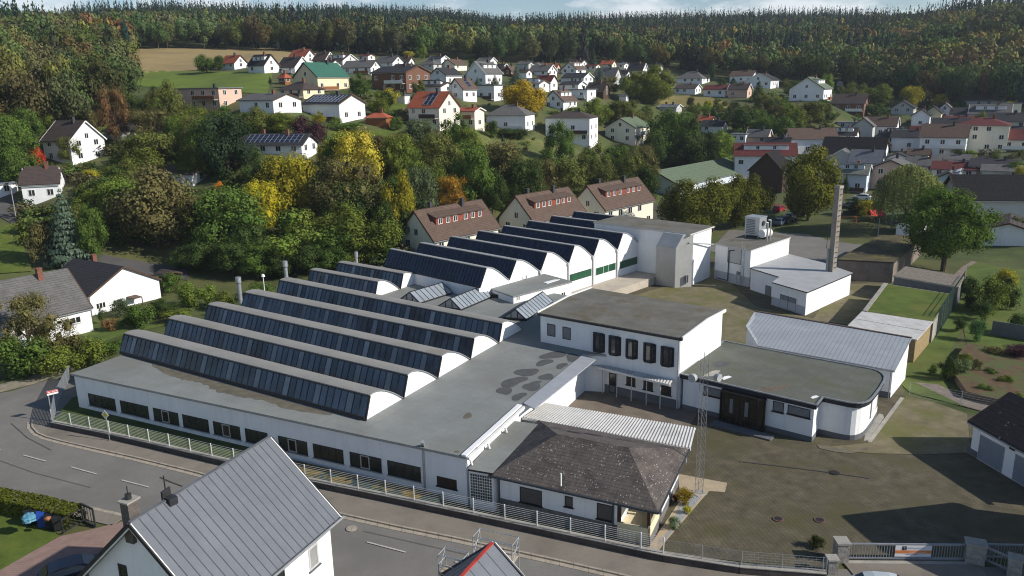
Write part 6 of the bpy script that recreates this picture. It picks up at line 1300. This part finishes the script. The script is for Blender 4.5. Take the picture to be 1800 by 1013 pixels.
TR(452, 262, 345, 66, 'round', 'd', 'dark tree right of the pine below the solar roof'); TR(542, 204, 268, 72, 'round', 'u', 'purple leaved tree behind the solar roof'); TR(506, 270, 400, 106, 'round', 'm', 'ochre yellow tree below the solar roof house'); TR(628, 232, 340, 108, 'round', 'y', 'bright golden tree, the yellowest on the slope'); TR(575, 248, 300, 40, 'round', 'm', 'small yellow tree right of the solar house gable')
TR(608, 272, 420, 150, 'bare', 'n', 'large brown olive tree in front of the golden tree'); TR(462, 318, 425, 72, 'round', (.28, .24, .022), 'yellow ochre maple at the left of the ochre tree'); TR(386, 318, 350, 18, 'bush', (.42, .16, .02), 'little orange shrub before the sunken dark roof')
TR(520, 378, 482, 168, 'round', 'l', 'broad yellow green maple behind the exhaust stacks'); TR(640, 368, 476, 140, 'round', 'h', 'yellow tipped green tree behind the front roof lights'); TR(590, 408, 482, 90, 'round', 'g', 'green tree low between the two yellow green ones'); TR(440, 400, 482, 90, 'round', 'd', 'dark green tree low behind the lamp post'); TR(350, 420, 480, 70, 'bush', 'd', 'dark shrub at the shaded lane below the maple')
TR(702, 300, 440, 60, 'round', 'm', 'tall narrow yellow green tree right of the brown olive tree'); TR(742, 292, 412, 68, 'round', (.055, .07, .04), 'grey green willow like tree behind the first brown roof'); TR(832, 256, 372, 86, 'round', 'g', 'upright green tree behind the brown roof chimney'); TR(796, 305, 385, 66, 'bare', (.20, .11, .02), 'orange brown tree above the first brown roof ridge')
TR(690, 352, 450, 76, 'round', 'd', 'dark tree left of the first brown roofed house'); TR(700, 236, 330, 70, 'round', 'h', 'pale green tree right of the golden tree'); TR(765, 236, 320, 84, 'bare', 'n', 'bare brown thicket below the large villa'); TR(800, 200, 262, 60, 'round', 'g', 'green shrub tree under the villa balcony'); TR(866, 300, 385, 60, 'round', 'd', 'dark tree between the first two brown roofed houses')
TR(740, 210, 270, 66, 'round', (.06, .075, .045), 'silvery green tree left of the villa'); TR(684, 156, 186, 40, 'bush', 'y', 'round yellow bush beside the white garage'); TR(880, 268, 342, 70, 'bush', 'n', 'brown scrub on the bank above the brown roofs'); TR(905, 318, 372, 50, 'round', 'd', 'dark bush tree above the second brown roof')
# centre
TR(920, 144, 208, 88, 'lime', (.20, .14, .014), 'golden chestnut tree left of the plain brown roof'); TR(986, 214, 292, 58, 'round', 'g', 'fresh green round tree in front of the three storey white house'); TR(1150, 118, 188, 82, 'lime', (.085, .10, .02), 'big round oak in the middle village'); TR(1112, 126, 180, 48, 'round', 'h', 'yellow green tree touching the big round oak'); TR(1072, 132, 172, 40, 'bare', 'n', 'bare brown tree at the forest foot')
for u, vt, vb, w, k, c_, lb in ((1178, 194, 298, 100, 'round', 'g', 'leftmost tree of the dark group on the slope'), (1232, 210, 304, 92, 'round', 'd', 'middle tree of the dark group on the slope'), (1270, 228, 298, 66, 'round', 'l', 'yellow edged right tree of the dark group on the slope'), (1150, 232, 298, 50, 'round', 'd', 'small dark tree beside the cream gabled house'), (1205, 240, 306, 70, 'round', 'd', 'low dark tree before the slope group'),
        (1252, 106, 146, 15, 'column', 'c', 'slim dark cypress before the conifer forest'), (1056, 118, 148, 24, 'spruce', 'b', 'blue spruce in the middle village'), (908, 116, 150, 28, 'spruce', 'b', 'blue spruce left of the wine red roof'), (1034, 262, 308, 40, 'round', 'g', 'round green bush on the hill meadow, left of two'), (1075, 272, 316, 54, 'round', 'g', 'green bush on the hill meadow, right of two'), (1110, 288, 326, 60, 'bush', 'o', 'olive scrub on the bank above the third brown roof'),
        (985, 296, 336, 70, 'bush', 'd', 'dark scrub above the second brown roofed house'), (940, 275, 330, 60, 'bush', 'g', 'green scrub on the hill meadow'), (1020, 208, 250, 24, 'round', 'h', 'small olive tree left of the white three storey house'), (1050, 172, 226, 60, 'round', 'h', 'olive tree above the cream gabled house'), (1090, 176, 228, 54, 'round', 'o', 'brown olive tree below the big round oak'), (1010, 188, 222, 50, 'round', 'l', 'light green tree below the plain brown roof'), (1120, 180, 232, 60, 'round', 'o', 'autumn tree right of the cream gabled house roof'),
        (1254, 185, 212, 14, 'column', 'c', 'slim dark conifer on the orchard meadow'), (1277, 196, 226, 20, 'column', 'd', 'dark upright tree above the red roofed house'), (1310, 186, 236, 54, 'bush', 'd', 'dark mass of shrubs right of the orchard'), (1340, 196, 240, 50, 'round', 'g', 'green tree left of the white balcony house garden'), (1400, 182, 236, 60, 'round', 'h', 'olive fruit tree in the gardens below the balcony house'), (1430, 178, 222, 50, 'round', 'o', 'brown green fruit tree under the balcony house'),
        (1456, 130, 170, 28, 'round', 'l', 'yellow green tree right of the balcony house'), (1500, 146, 186, 50, 'round', 'o', 'round olive tree behind the brick house'), (1545, 148, 190, 60, 'round', 'h', 'broad olive tree right of the brick house'), (1605, 152, 196, 40, 'round', 'm', 'yellow autumn tree at the forest foot'), (1655, 166, 190, 32, 'round', 'm', 'small golden tree by the grey hall'), (1540, 180, 208, 40, 'bush', 'd', 'dark garden shrub by the brick house'), (1335, 142, 178, 30, 'spruce', 'd', 'dark conifer right of the pink house'), (1290, 136, 152, 20, 'spruce', 'c', 'dark spruce left of the white house with brown roof'),
        (1460, 196, 218, 26, 'bush', 'd', 'dark round shrub in the gardens'), (1380, 205, 250, 50, 'bush', 'g', 'green garden shrubs left of the long brown roof'), (1725, 196, 236, 26, 'bush', 'h', 'bush between the white houses'), (1700, 262, 280, 44, 'bush', 'h', 'pale bush right of the balcony house'), (1790, 282, 312, 40, 'bush', 'g', 'green shrub at the right picture edge'), (1745, 270, 300, 36, 'bush', 'd', 'dark shrub below the tall cream house'),
        (360, 96, 131, 46, 'round', 'g', 'round dark tree at the stubble field edge'), (385, 98, 128, 20, 'round', 'd', 'small tree left of the red roofed field house'), (475, 135, 152, 8, 'column', 'c', 'small cypress by the red timber hut'), (632, 130, 172, 42, 'round', 'g', 'green tree between the green roof and brick houses'), (740, 78, 106, 24, 'round', 'l', 'pale green tree at the forest edge'), (718, 90, 104, 22, 'round', 'm', 'yellow tree at the forest edge'), (865, 210, 245, 30, 'bush', 'd', 'dark hedge like shrub below the white two storey house'), (900, 226, 246, 80, 'bush', 'd', 'dark hedge under the white two storey house'),
        (590, 205, 224, 24, 'bush', 'l', 'green shrub before the solar panel house'), (610, 216, 232, 60, 'bush', 'g', 'green hedge by the garden pavilion'), (696, 206, 232, 30, 'round', 'g', 'small tree right of the garden pavilion'), (560, 196, 220, 26, 'round', 'm', 'yellow green tree left of the solar panel house'), (735, 140, 168, 26, 'round', 'o', 'olive tree behind the brick house'), (840, 136, 150, 14, 'spruce', 'b', 'small blue conifer before the long dormer house'), (870, 132, 152, 20, 'spruce', 'd', 'dark conifer right of the long dormer house')): TR(u, vt, vb, w, k, c_, lb)
LG = 'row of clipped lime trees'
for u, vt, vb, w, lb in ((1214, 322, 418, 112, 'clipped round lime tree nearest the white end block'), (1258, 316, 412, 92, 'second lime tree of the row behind the white end block'), (1298, 313, 404, 86, 'third lime tree of the row'), (1332, 310, 398, 66, 'last lime tree of the row beside the parked cars')): TR(u, vt, vb, w, 'lime', (.065, .068, .014), lb, LG)
TR(1430, 264, 394, 108, 'lime', (.085, .085, .014), 'tall dense lime tree left of the tall chimney'); TR(1602, 296, 412, 108, 'willow', (.085, .095, .035), 'weeping willow behind the playground'); TR(1680, 330, 486, 166, 'big', (.055, .085, .018), 'great walnut tree beside the gravel roofed garage')
TR(1487, 304, 340, 16, 'spruce', 'c', 'small dark conifer before the pale blue house'); TR(1502, 346, 378, 34, 'bush', 'c', 'dark blue green bush right of the chimney'); TR(1525, 350, 380, 40, 'bush', 'm', 'yellow flowering bush behind the playground wall'); TR(1545, 352, 385, 30, 'bush', 'o', 'olive bush at the playground wall')
TR(1746, 488, 556, 62, 'bush', 'h', 'loose olive shrub in the right garden'); TR(1720, 558, 602, 32, 'bush', (.045, .085, .035), 'clipped round thuja in the right garden'); TR(1770, 470, 520, 40, 'bush', 'm', 'yellow flowering shrub at the right garden edge'); TR(1712, 520, 548, 34, 'bush', 'd', 'dark shrub beside the loose olive shrub'); TR(1694, 640, 668, 34, 'bush', (.09, .11, .06), 'pale spiny shrub on the corner of the garden bed', dz=.5); TR(1718, 640, 664, 22, 'bush', 'n', 'brown perennial in the garden bed', dz=.6)
for u_, vt_, vb_, w_, c_, lb_ in ((1778, 486, 548, 56, 'd', 'dark green garden tree like shrub behind the thuja'), (1705, 486, 530, 44, 'd', 'dark shrub at the lawn fence end'), (1732, 530, 566, 40, 'd', 'dark bush between thuja and loose olive shrub'), (1760, 612, 634, 50, 'n', 'brown clipped hedge piece in the garden bed'), (1745, 648, 668, 28, 'g', 'green perennial in the middle of the garden bed'), (1772, 660, 684, 30, 'h', 'yellow green perennial in the garden bed'), (1790, 690, 712, 30, 'g', 'green shrub at the edge of the garden bed by the black roof'), (1735, 676, 698, 30, 'g', 'green shrub above the rubble wall corner'), (1700, 622, 650, 34, 'h', 'grassy shrub at the back of the garden bed'), (1640, 640, 660, 18, 'g', 'tuft of high grass by the timber clad garage'), (1795, 548, 590, 36, 'd', 'dark hedge at the right picture edge'), (1690, 560, 585, 26, 'd', 'dark shrub in the shade of the clipped thuja')): TR(u_, vt_, vb_, w_, 'bush', c_, lb_)
a_, b_ = P(1742, 588), P(1840, 604); mb = MB(); d_2 = unit(a_, b_); n_2 = np.array((-d_2[1], d_2[0])); mb.prism([a_[:2], b_[:2], b_[:2] + n_2 * .08, a_[:2] + n_2 * .08], 0, 1.7); tag(mb.build('garden_fence', mat('grey_board_fence', (.14, .145, .15), .9, .2, 1, lines=((2, .2, .12, .5),))), 'grey board fence across the right garden lawn', 'fence')
TR(1668, 628, 672, 34, 'bush', 'd', 'dark creeper shrub at the rubble retaining wall'); TR(1800, 618, 640, 60, 'bush', 'u', 'dark red brown hedge along the garden bed', dz=.5); TR(1792, 380, 420, 40, 'bush', 'd', 'dark bush by the white garages')
TR(1437, 945, 968, 34, 'bush', (.028, .034, .012), 'round dark clipped bush by the left gate pillar'); TR(1206, 858, 892, 34, 'bush', (.15, .105, .012), 'yellow orange shrub in the gatehouse bed'); TR(1208, 890, 906, 18, 'bush', (.20, .19, .02), 'small yellow green shrub in the gatehouse bed'); TR(1186, 910, 934, 28, 'bush', (.075, .10, .06), 'grey green cushion shrub in the gatehouse bed'); TR(1188, 868, 884, 14, 'bush', (.10, .02, .02), 'small dark red shrub in the gatehouse bed')
for u_, vt_, vb_, w_, c_, lb_ in ((352, 432, 486, 76, 'd', 'dark tree added for shadow at the lane behind the bright hedge shrubs'), (404, 424, 492, 84, 'd', 'dark tree added for shadow behind the pale exhaust stack, left of two'), (448, 430, 496, 76, 'g', 'green tree added for shadow right behind the globe lamp'), (490, 436, 494, 70, 'd', 'dark tree added for shadow behind the second exhaust stack'), (536, 430, 490, 80, 'd', 'dark tree added for shadow low behind the short front roof lights'), (585, 430, 484, 74, 'g', 'green tree added for shadow low behind the short roof lights'), (628, 424, 478, 76, 'h', 'olive tree added for shadow behind the third exhaust stack'), (668, 414, 470, 70, 'g', 'green tree added for shadow left of the solar roofed hall'), (322, 436, 480, 60, 'd', 'dark tree added for shadow at the bend of the shaded lane')): TR(u_, vt_, vb_, w_, 'round', c_, lb_)  # extra trees added to darken the strip of shadow behind the factory
# left garden before the slate house
for u, vt, vb, w, k, c_, lb in ((40, 512, 640, 110, 'bare', 'n', 'brown leaved tree covering the slate house at the left'), (95, 555, 655, 90, 'bare', 'n', 'thin brown shrub tree before the white slate house wall'), (28, 590, 675, 110, 'bush', 'g', 'thick green bush at the street corner on the left'), (95, 610, 668, 84, 'bush', 'h', 'green hedge bush left of the factory corner'), (150, 596, 650, 70, 'bush', 'h', 'yellow green hedge bush nearest the factory corner'), (190, 600, 628, 56, 'bush', 'g', 'low green bush below the lawn of the slate house'), (133, 588, 645, 40, 'bare', 'o', 'small pole trained tree before the slate house'),
        (178, 540, 570, 14, 'column', 'd', 'narrow dark cypress at the annex door'), (210, 524, 560, 40, 'bush', (.06, .075, .05), 'grey green shrub before the annex porch'), (240, 535, 582, 60, 'bush', 'g', 'green shrub bed right of the annex porch'), (285, 525, 562, 56, 'round', 'd', 'dark fruit tree right of the annex'), (190, 560, 584, 34, 'bush', 'r', 'reddish shrub below the narrow cypress'), (225, 556, 580, 44, 'bush', 'g', 'fern green shrub on the rockery'), (330, 497, 544, 52, 'bush', 'l', 'bright green hedge shrub behind the roof lights, left of two'), (362, 500, 540, 40, 'bush', 'l', 'bright green hedge shrub behind the roof lights, right of two'), (300, 478, 520, 40, 'bush', 'g', 'green shrub by the brown garden shed'), (395, 512, 548, 50, 'bush', 'h', 'tangled shrub left of the exhaust stack'), (452, 500, 528, 60, 'bush', 'g', 'shrub below the globe lamp'), (310, 546, 572, 60, 'bush', 'h', 'low shrub along the factory side lawn')): TR(u, vt, vb, w, k, c_, lb)
H(283, 316, 508, 494, 484, 'a', 'k', 'D', 'small dark garden shed right of the white gable', cat='shed', name='garden_shed', win=0, chim=0)
# clipped hedge by the street
def hedge(pts, w, h, col, label, n=1500):
    L = LB(5); r = L.r; pts = [np.array(p)[:2] for p in pts]; seg = [np.linalg.norm(b - a) for a, b in zip(pts, pts[1:])]; T_ = sum(seg)
    c0_ = pts[0]
    for _ in range(n):
        s = r.uniform(0, T_); i = 0
        while s > seg[i] and i < len(seg) - 1: s -= seg[i]; i += 1
        p = pts[i] + (pts[i + 1] - pts[i]) * s / seg[i]; d = unit(pts[i], pts[i + 1]); nn = np.array((-d[1], d[0])); f = r.random()
        if f < .45: o, z, nv = r.uniform(-w / 2, w / 2), h * r.uniform(.93, 1.03), (0, 0, 1)
        else: sg = 1 if f < .72 else -1; o, z, nv = sg * w / 2 * r.uniform(.9, 1.04), r.uniform(0, h), (*(nn * sg), .2)
        q = p + nn * o - c0_; L.leaf((q[0], q[1], z), nv, .22)
    o = bpy.data.objects.new('hedge', leaf_mesh('hedge', np.array(L.q))); COL.objects.link(o); o.location = (*c0_, .05); o.color = (*col, 1); tag(o, label, 'hedge')
hedge([P(-90, 868, .6), P(0, 882, .6), P(70, 896, .6), P(137, 912, .6)], 1.5, 1.25, (.10, .115, .016), 'square clipped yellow green hedge beside the bins and the pavement', 5200)
# scattered garden trees between the houses
rt3 = random.Random(21); GT = 'small garden trees among the village houses'; placed = 0
def free(x, y, u, v, wp):
    for hx, hy, r, u0, u1, ve, vb in HS:
        if (hx - x) ** 2 + (hy - y) ** 2 < (r + 2.0) ** 2: return False
        if u0 - wp * .3 < u < u1 + wp * .3 and v > vb - 3 and v - vb < wp * 1.0 + 4 and vb < 300: return False
    return True
for _ in range(2600):
    if placed >= 92: break
    u, v = rt3.choice(((rt3.uniform(560, 1060), rt3.uniform(118, 235)), (rt3.uniform(1050, 1560), rt3.uniform(150, 275)), (rt3.uniform(1150, 1420), rt3.uniform(168, 262)), (rt3.uniform(1480, 1800), rt3.uniform(190, 330)), (rt3.uniform(200, 560), rt3.uniform(190, 262)), (rt3.uniform(640, 900), rt3.uniform(236, 330))))
    g = T(u, v); s = ((g - C0) @ np.array((0, K_CP, -K_SP))) / F; w = rt3.uniform(3.5, 7.0)
    if not free(g[0], g[1], u, v, w / s): continue
    c_ = rt3.choice('gghoodlndm'); k = rt3.choice(('round', 'round', 'bush', 'bush', 'round', 'spruce' if rt3.random() < .4 else 'bush'))
    nm = {'g': 'green', 'h': 'olive green', 'o': 'olive brown', 'd': 'dark green', 'l': 'light green', 'n': 'brownish', 'm': 'yellowish'}[c_]; kk = {'round': 'tree', 'bush': 'bush', 'spruce': 'conifer'}[k]
    plant_at(g, w, w * rt3.uniform(.8, 1.3) * (1.5 if k == 'spruce' else 1), k, TINT['c' if k == 'spruce' else c_], 'small %s garden %s among the village houses' % ('dark' if k == 'spruce' else nm, kk), 'tree' if k != 'bush' else 'bush', 'garden_' + ('tree' if k != 'bush' else 'bush'), GT + ', ' + ('dark' if k == 'spruce' else nm) + ' ' + kk); HS.append((g[0], g[1], w * .4, 0, 0, 0, 0)); placed += 1
# dense wooded slope : filler trees and undergrowth
def clear(u, v, wp, hp):
    for hx, hy, r, u0, u1, ve, vb in HS:
        if u1 - u0 < 1: continue
        if u0 - wp * .45 < u < u1 + wp * .45 and vb - 2 < v and v - hp < vb - 4: return False
    return True
rt4 = random.Random(5); pl = []; NAMES = {'g': 'green', 'h': 'olive green', 'o': 'olive brown', 'd': 'dark green', 'l': 'yellow green', 'n': 'brown', 'm': 'yellowish'}
HB = HS[:NHOUSE] + [(0, 0, -1.5, a_, b_, c_, d_) for a_, b_, c_, d_ in ((455, 560, 268, 385), (572, 680, 232, 320), (428, 498, 316, 405), (440, 612, 378, 460), (340, 470, 330, 440), (180, 345, 290, 420), (350, 440, 205, 310), (792, 872, 256, 350))]
def clear2(g, u, v, wp, hp):
    for hx, hy, r, u0, u1, ve, vb in HB:
        if (hx - g[0]) ** 2 + (hy - g[1]) ** 2 < (r + 1.5) ** 2: return False
        if u0 - wp * .4 < u < u1 + wp * .4 and v > vb - 8 and v - hp < vb - (vb - ve) * .25: return False
    return True
ZONES = [((120, 720), (300, 470), 30), ((0, 330), (200, 330), 14), ((300, 720), (190, 330), 16), ((690, 1130), (250, 372), 22), ((1130, 1300), (230, 300), 6), ((1300, 1460), (170, 260), 8), ((1480, 1700), (150, 200), 6)]
for (ua, ub), (va, vb_), cnt in ZONES:
    k = 0
    for _ in range(900):
        if k >= cnt: break
        u, v = rt4.uniform(ua, ub), rt4.uniform(va, vb_); g = T(u, v)
        if math.hypot(g[0], g[1]) < 130 or (v > 440 and u < 330): continue
        s = ((g - C0) @ np.array((0, K_CP, -K_SP))) / F; w = rt4.uniform(7, 12) if v > 250 else rt4.uniform(5, 8); h = w * rt4.uniform(.9, 1.25)
        if (835 < u < 1080 and 225 < v < 335) or not clear2(g, u, v, w / s, h / s) or any((a_[0] - g[0]) ** 2 + (a_[1] - g[1]) ** 2 < 36 for a_ in pl): continue
        c_ = rt4.choice('gghhhoodllnn' if u < 720 else 'ghoodnn'); kd = 'bare' if c_ == 'n' else 'round'
        pl.append(g); k += 1; zn = 'behind the factory' if u < 720 else 'above the brown roofed houses' if u < 1130 else 'in the right gardens'
        plant_at((g[0], g[1], g[2] - .3), w, h, kd, TINT[c_], '%s tree in the dense wooded slope %s' % (NAMES[c_], zn), 'tree', 'tree', 'dense slope trees %s, %s' % (zn, NAMES[c_]))
UT = [blob_crown(300 + i, 210, .11, (0, 0, .42), (.56, .56, .5), 9, (.2, .3)) for i in range(4)]
uq, ut = [], []; rt5 = random.Random(8)
for (ua, ub), (va, vb_), cnt in [((30, 720), (270, 474), 620), ((0, 560), (196, 300), 330), ((560, 1150), (232, 376), 330), ((1140, 1460), (165, 300), 210), ((1460, 1800), (150, 215), 160), ((560, 1160), (128, 240), 160), ((1440, 1800), (215, 345), 90)]:
    k = 0
    for _ in range(cnt * 4):
        if k >= cnt: break
        u, v = rt5.uniform(ua, ub), rt5.uniform(va, vb_); g = T(u, v); D = math.hypot(g[0], g[1])
        if D < 124 or (v > 432 and u < 380): continue
        if 240 < u < 560 and v < 168: continue
        if 830 < u < 1060 and 232 < v < 330 and rt5.random() < .9: continue
        s = ((g - C0) @ np.array((0, K_CP, -K_SP))) / F; big = v > 270 and u < 760; w = rt5.uniform(2.5, 5.5) if big else rt5.uniform(1.8, 4.0); h = w * rt5.uniform(.5, .95)
        if not clear2(g, u, v, w / s, h / s): continue
        if any(abs(u - a_) < b_ and abs(v - c2_) < d2_ for a_, b_, c2_, d2_ in ((640, 66, 240, 11), (868, 42, 242, 15), (1195, 60, 180, 12), (1377, 25, 210, 28), (685, 32, 184, 10))): continue
        k += 1; q = UT[rt5.randrange(4)]; b = rt5.random() * 6.28; cb_, sb_ = math.cos(b), math.sin(b); o = np.empty_like(q); jit = rt5.uniform(1.0, 2.0)
        o[..., 0] = (q[..., 0] * cb_ - q[..., 1] * sb_) * w + g[0]; o[..., 1] = (q[..., 0] * sb_ + q[..., 1] * cb_) * w + g[1]; o[..., 2] = q[..., 2] * h + g[2] - .1
        col = [c * jit for c in TINT[rt5.choice('gghhoddnnol')]]; uq.append(o.astype(np.float32)); ut.append(np.tile(np.array((*col, 1.0), dtype=np.float32), (len(q) * 4, 1)))
me = leaf_mesh('undergrowth', np.concatenate(uq), FLEAF); at = me.color_attributes.new('tint', 'FLOAT_COLOR', 'POINT'); at.data.foreach_set('color', np.concatenate(ut).reshape(-1))
uo = bpy.data.objects.new('undergrowth', me); COL.objects.link(uo); tag(uo, 'dense shrubby undergrowth between the trees and gardens of the slope', 'undergrowth', kind='stuff')
# ------------------------------------------------------------------ forest
EDGE = [(-350, 190), (0, 208), (120, 216), (200, 228), (232, 252), (241, 330), (250, 436), (330, 446), (480, 425), (600, 408), (760, 408), (900, 410), (1000, 418), (1100, 446), (1200, 434), (1300, 404), (1430, 392), (1550, 374), (1700, 352), (1850, 334), (2200, 330)]
FAR = [(-350, 520), (0, 560), (240, 900), (480, 930), (900, 960), (1300, 950), (1550, 880), (1700, 720), (2200, 680)]
ea_ = [az(u) for u, _ in EDGE]; er_ = [d for _, d in EDGE]; fa_ = [az(u) for u, _ in FAR]; fr_ = [d for _, d in FAR]
TPL = [blob_crown(200 + i, 420, .125, (0, 0, .58), (.5, .5, .42), 12, (.17, .27), .2) for i in range(4)]; TPC = [cone_crown(210 + i, 240, .17, .05, .5) for i in range(2)]; TPF = [blob_crown(220 + i, 2600, .047, (0, 0, .58), (.5, .5, .42), 18, (.14, .25), .25) for i in range(3)]
rf_ = random.Random(99); fq, ft = [], []; row = []
a0_, a1_ = az(-260), az(2080); area = 0
pts = []; grid = {}
for it_ in range(150000):
    a = rf_.uniform(a0_, a1_); e0 = float(np.interp(a, ea_, er_)); e1 = float(np.interp(a, fa_, fr_)); D = math.sqrt(rf_.uniform(e0 ** 2, (e1 - 85) ** 2)) if it_ < 52000 else rf_.uniform(e1 - 85, e1 + 25); x, y = D * math.sin(a), D * math.cos(a); sp3 = 6.6 if D < 500 else 7.4 if e1 - D > 85 else 4.3
    k = (int(x // 7.5), int(y // 7.5)); ok = True
    for i in (-1, 0, 1):
        for j in (-1, 0, 1):
            for (px_, py_) in grid.get((k[0] + i, k[1] + j), ()):
                if (px_ - x) ** 2 + (py_ - y) ** 2 < sp3 ** 2: ok = False; break
            if not ok: break
        if not ok: break
    if not ok: continue
    grid.setdefault(k, []).append((x, y)); pts.append((x, y, a, D, D - e0, e1 - D))
    if len(pts) > 16000: break
def patch(x, y, s, o): return math.sin(x / s + o) * math.cos(y / s * 1.3 + o * 2) + .6 * math.sin((x + y) / s * 1.9 + o)
UA = [az(u) for u in range(0, 1801, 100)]
for x, y, a, D, de, df in pts:
    u_ = np.interp(a, UA, range(0, 1801, 100)); con = patch(x, y, 46, 1.0) + rf_.gauss(0, .35); aut = patch(x, y, 34, 4.0) + rf_.gauss(0, .5)
    left = u_ < 255 and D < 480; thr = 1.2 if left else .75
    if D > 640: thr -= .8
    if 560 < u_ < 900 and D > 430: thr -= .55
    if 1090 < u_ < 1560 and de < 60: thr -= .9
    if u_ > 1560: thr += .5
    conif = con > thr
    if conif: col = [c * rf_.uniform(.75, 1.25) for c in (.033, .050, .034)]
    else:
        lst = ((.068, .092, .036), (.098, .116, .042), (.130, .134, .046), (.185, .155, .046), (.165, .108, .050), (.13, .112, .072))
        aut += .55 if left else .4 if u_ > 1450 else 0
        i = min(5, max(0, int(1.35 + aut * 1.15 + rf_.gauss(0, .5)))); pk_ = 1 + .28 * patch(x, y, 27, 2.2); col = [c * rf_.uniform(.8, 1.25) * max(.6, pk_) for c in lst[i]]
    w = rf_.uniform(9.5, 14) if not conif else rf_.uniform(6.5, 8.5); h = rf_.uniform(14, 19) if not conif else rf_.uniform(20, 25)
    if df < 85:
        w *= .72; h *= (1 + .10 * patch(x, y, 60, 3.0)) * rf_.uniform(.93, 1.08)
    z = tz(x, y)
    if de < 7 and len(row) < 95 and 0 <= u_ <= 1800: row.append((x, y, z, w, h, conif, col, left, u_)); continue
    q = (TPC[rf_.randrange(2)] if conif else TPF[rf_.randrange(3)] if D < 340 else TPL[rf_.randrange(4)]); b = rf_.random() * 6.28; cb_, sb_ = math.cos(b), math.sin(b)
    if D > 620: q = q[::2] if not conif else q[::2]
    o = np.empty_like(q); k_ = 1.25 if D > 620 else 1.0
    ctr = q.mean(axis=1, keepdims=True); qq = ctr + (q - ctr) * k_
    o[..., 0] = (qq[..., 0] * cb_ - qq[..., 1] * sb_) * w + x; o[..., 1] = (qq[..., 0] * sb_ + qq[..., 1] * cb_) * w + y; o[..., 2] = qq[..., 2] * h + z
    fq.append(o.astype(np.float32)); ft.append(np.tile(np.array((*col, 1.0), dtype=np.float32), (len(q) * 4, 1)))
fq = np.concatenate(fq); me = leaf_mesh('forest', fq, FLEAF); at = me.color_attributes.new('tint', 'FLOAT_COLOR', 'POINT'); at.data.foreach_set('color', np.concatenate(ft).reshape(-1))
fo = bpy.data.objects.new('forest', me); COL.objects.link(fo); tag(fo, 'mixed autumn forest covering the hills behind the village', 'forest', kind='stuff')
EM = [leaf_mesh('edge_tree', t) for t in TPF + TPF[:1]]; EC = [leaf_mesh('edge_tree', t) for t in TPC]
for i, (x, y, z, w, h, conif, col, left, u_) in enumerate(row):
    o = thing('forest_conifer' if conif else 'forest_tree', '', '', (x, y, z), i * 1.3)
    k_ = bpy.data.objects.new('crown', EC[i % 2] if conif else EM[i % 4]); COL.objects.link(k_); k_.parent = o; k_.scale = (w, w, h); k_.color = (*col, 1)
    k_ = bpy.data.objects.new('trunk', proto('tc' if conif else 't%d' % (i % 3))); COL.objects.link(k_); k_.parent = o; k_.scale = (w * .6, w * .6, h)
    wh = 'on the left wooded slope' if left else 'behind the stubble field' if u_ < 560 else 'above the right village' if u_ > 1350 else 'above the middle village'
    tn = 'dark conifer' if conif else 'autumn leafed tree' if col[0] > col[1] else 'olive green tree'
    tag(o, '%s in the front row of the forest %s' % (tn, wh), 'tree', 'front row of the forest, %s %s' % (tn, wh))
# ------------------------------------------------------------------ light and sky
ELV, SAZ = math.radians(31), math.radians(-17)
sd_ = Vector((math.cos(SAZ) * math.cos(ELV), math.sin(SAZ) * math.cos(ELV), math.sin(ELV)))
sl = bpy.data.lights.new('sun', 'SUN'); sl.energy = 5.0; sl.angle = math.radians(.55); sl.color = (1.0, .945, .86); so = bpy.data.objects.new('sun', sl); COL.objects.link(so); so.rotation_euler = (-sd_).to_track_quat('-Z', 'Y').to_euler()
w = bpy.data.worlds.new('World'); S.world = w; w.use_nodes = True; nt = w.node_tree; nt.nodes.clear(); g = N(nt); out = g.n('ShaderNodeOutputWorld'); bg = g.n('ShaderNodeBackground'); bg.inputs[1].default_value = .096
sk = g.n('ShaderNodeTexSky'); sk.sky_type = 'NISHITA'; sk.sun_disc = False; sk.sun_elevation = ELV; sk.sun_rotation = math.radians(90) - SAZ; sk.altitude = 300; sk.air_density = 1.0; sk.dust_density = .4; sk.ozone_density = 2.6
tc = g.n('ShaderNodeTexCoord'); mp = g.n('ShaderNodeMapping'); mp.inputs['Scale'].default_value = (1, 1, 3.2); g.l(tc.outputs['Generated'], mp.inputs[0])
sx_ = g.n('ShaderNodeSeparateXYZ'); g.l(tc.outputs['Generated'], sx_.inputs[0]); cl_ = g.math('MULTIPLY', g.ramp(g.noise(mp.outputs[0], 6.5, 7, .6), .45, .58), g.ramp(sx_.outputs[2], .22, .06))
g.l(g.mix(g.math('MULTIPLY', cl_, .85), sk.outputs[0], (9.5, 9.7, 10.0)), bg.inputs[0]); g.l(bg.outputs[0], out.inputs[0])
hz, nt = nt_new('haze'); g = N(nt); out = g.n('ShaderNodeOutputMaterial'); pv = g.n('ShaderNodeVolumePrincipled'); pv.inputs['Color'].default_value = (.72, .80, .92, 1); pv.inputs['Density'].default_value = .00013; pv.inputs['Anisotropy'].default_value = .2; g.l(pv.outputs[0], out.inputs['Volume'])
mb = MB(); mb.prism([(-1900, -80), (1900, -80), (1900, 1650), (-1900, 1650)], -6, 215); hb = mb.build('haze', hz); tag(hb, kind='stuff')
S.view_settings.view_transform = 'Standard'; S.view_settings.look = 'None'; S.view_settings.exposure = 0.2; S.view_settings.gamma = 1
S.cycles.filter_width = 1.1; S.cycles.max_bounces = 6; S.cycles.diffuse_bounces = 3; S.cycles.glossy_bounces = 3; S.cycles.transmission_bounces = 3; S.cycles.transparent_max_bounces = 4
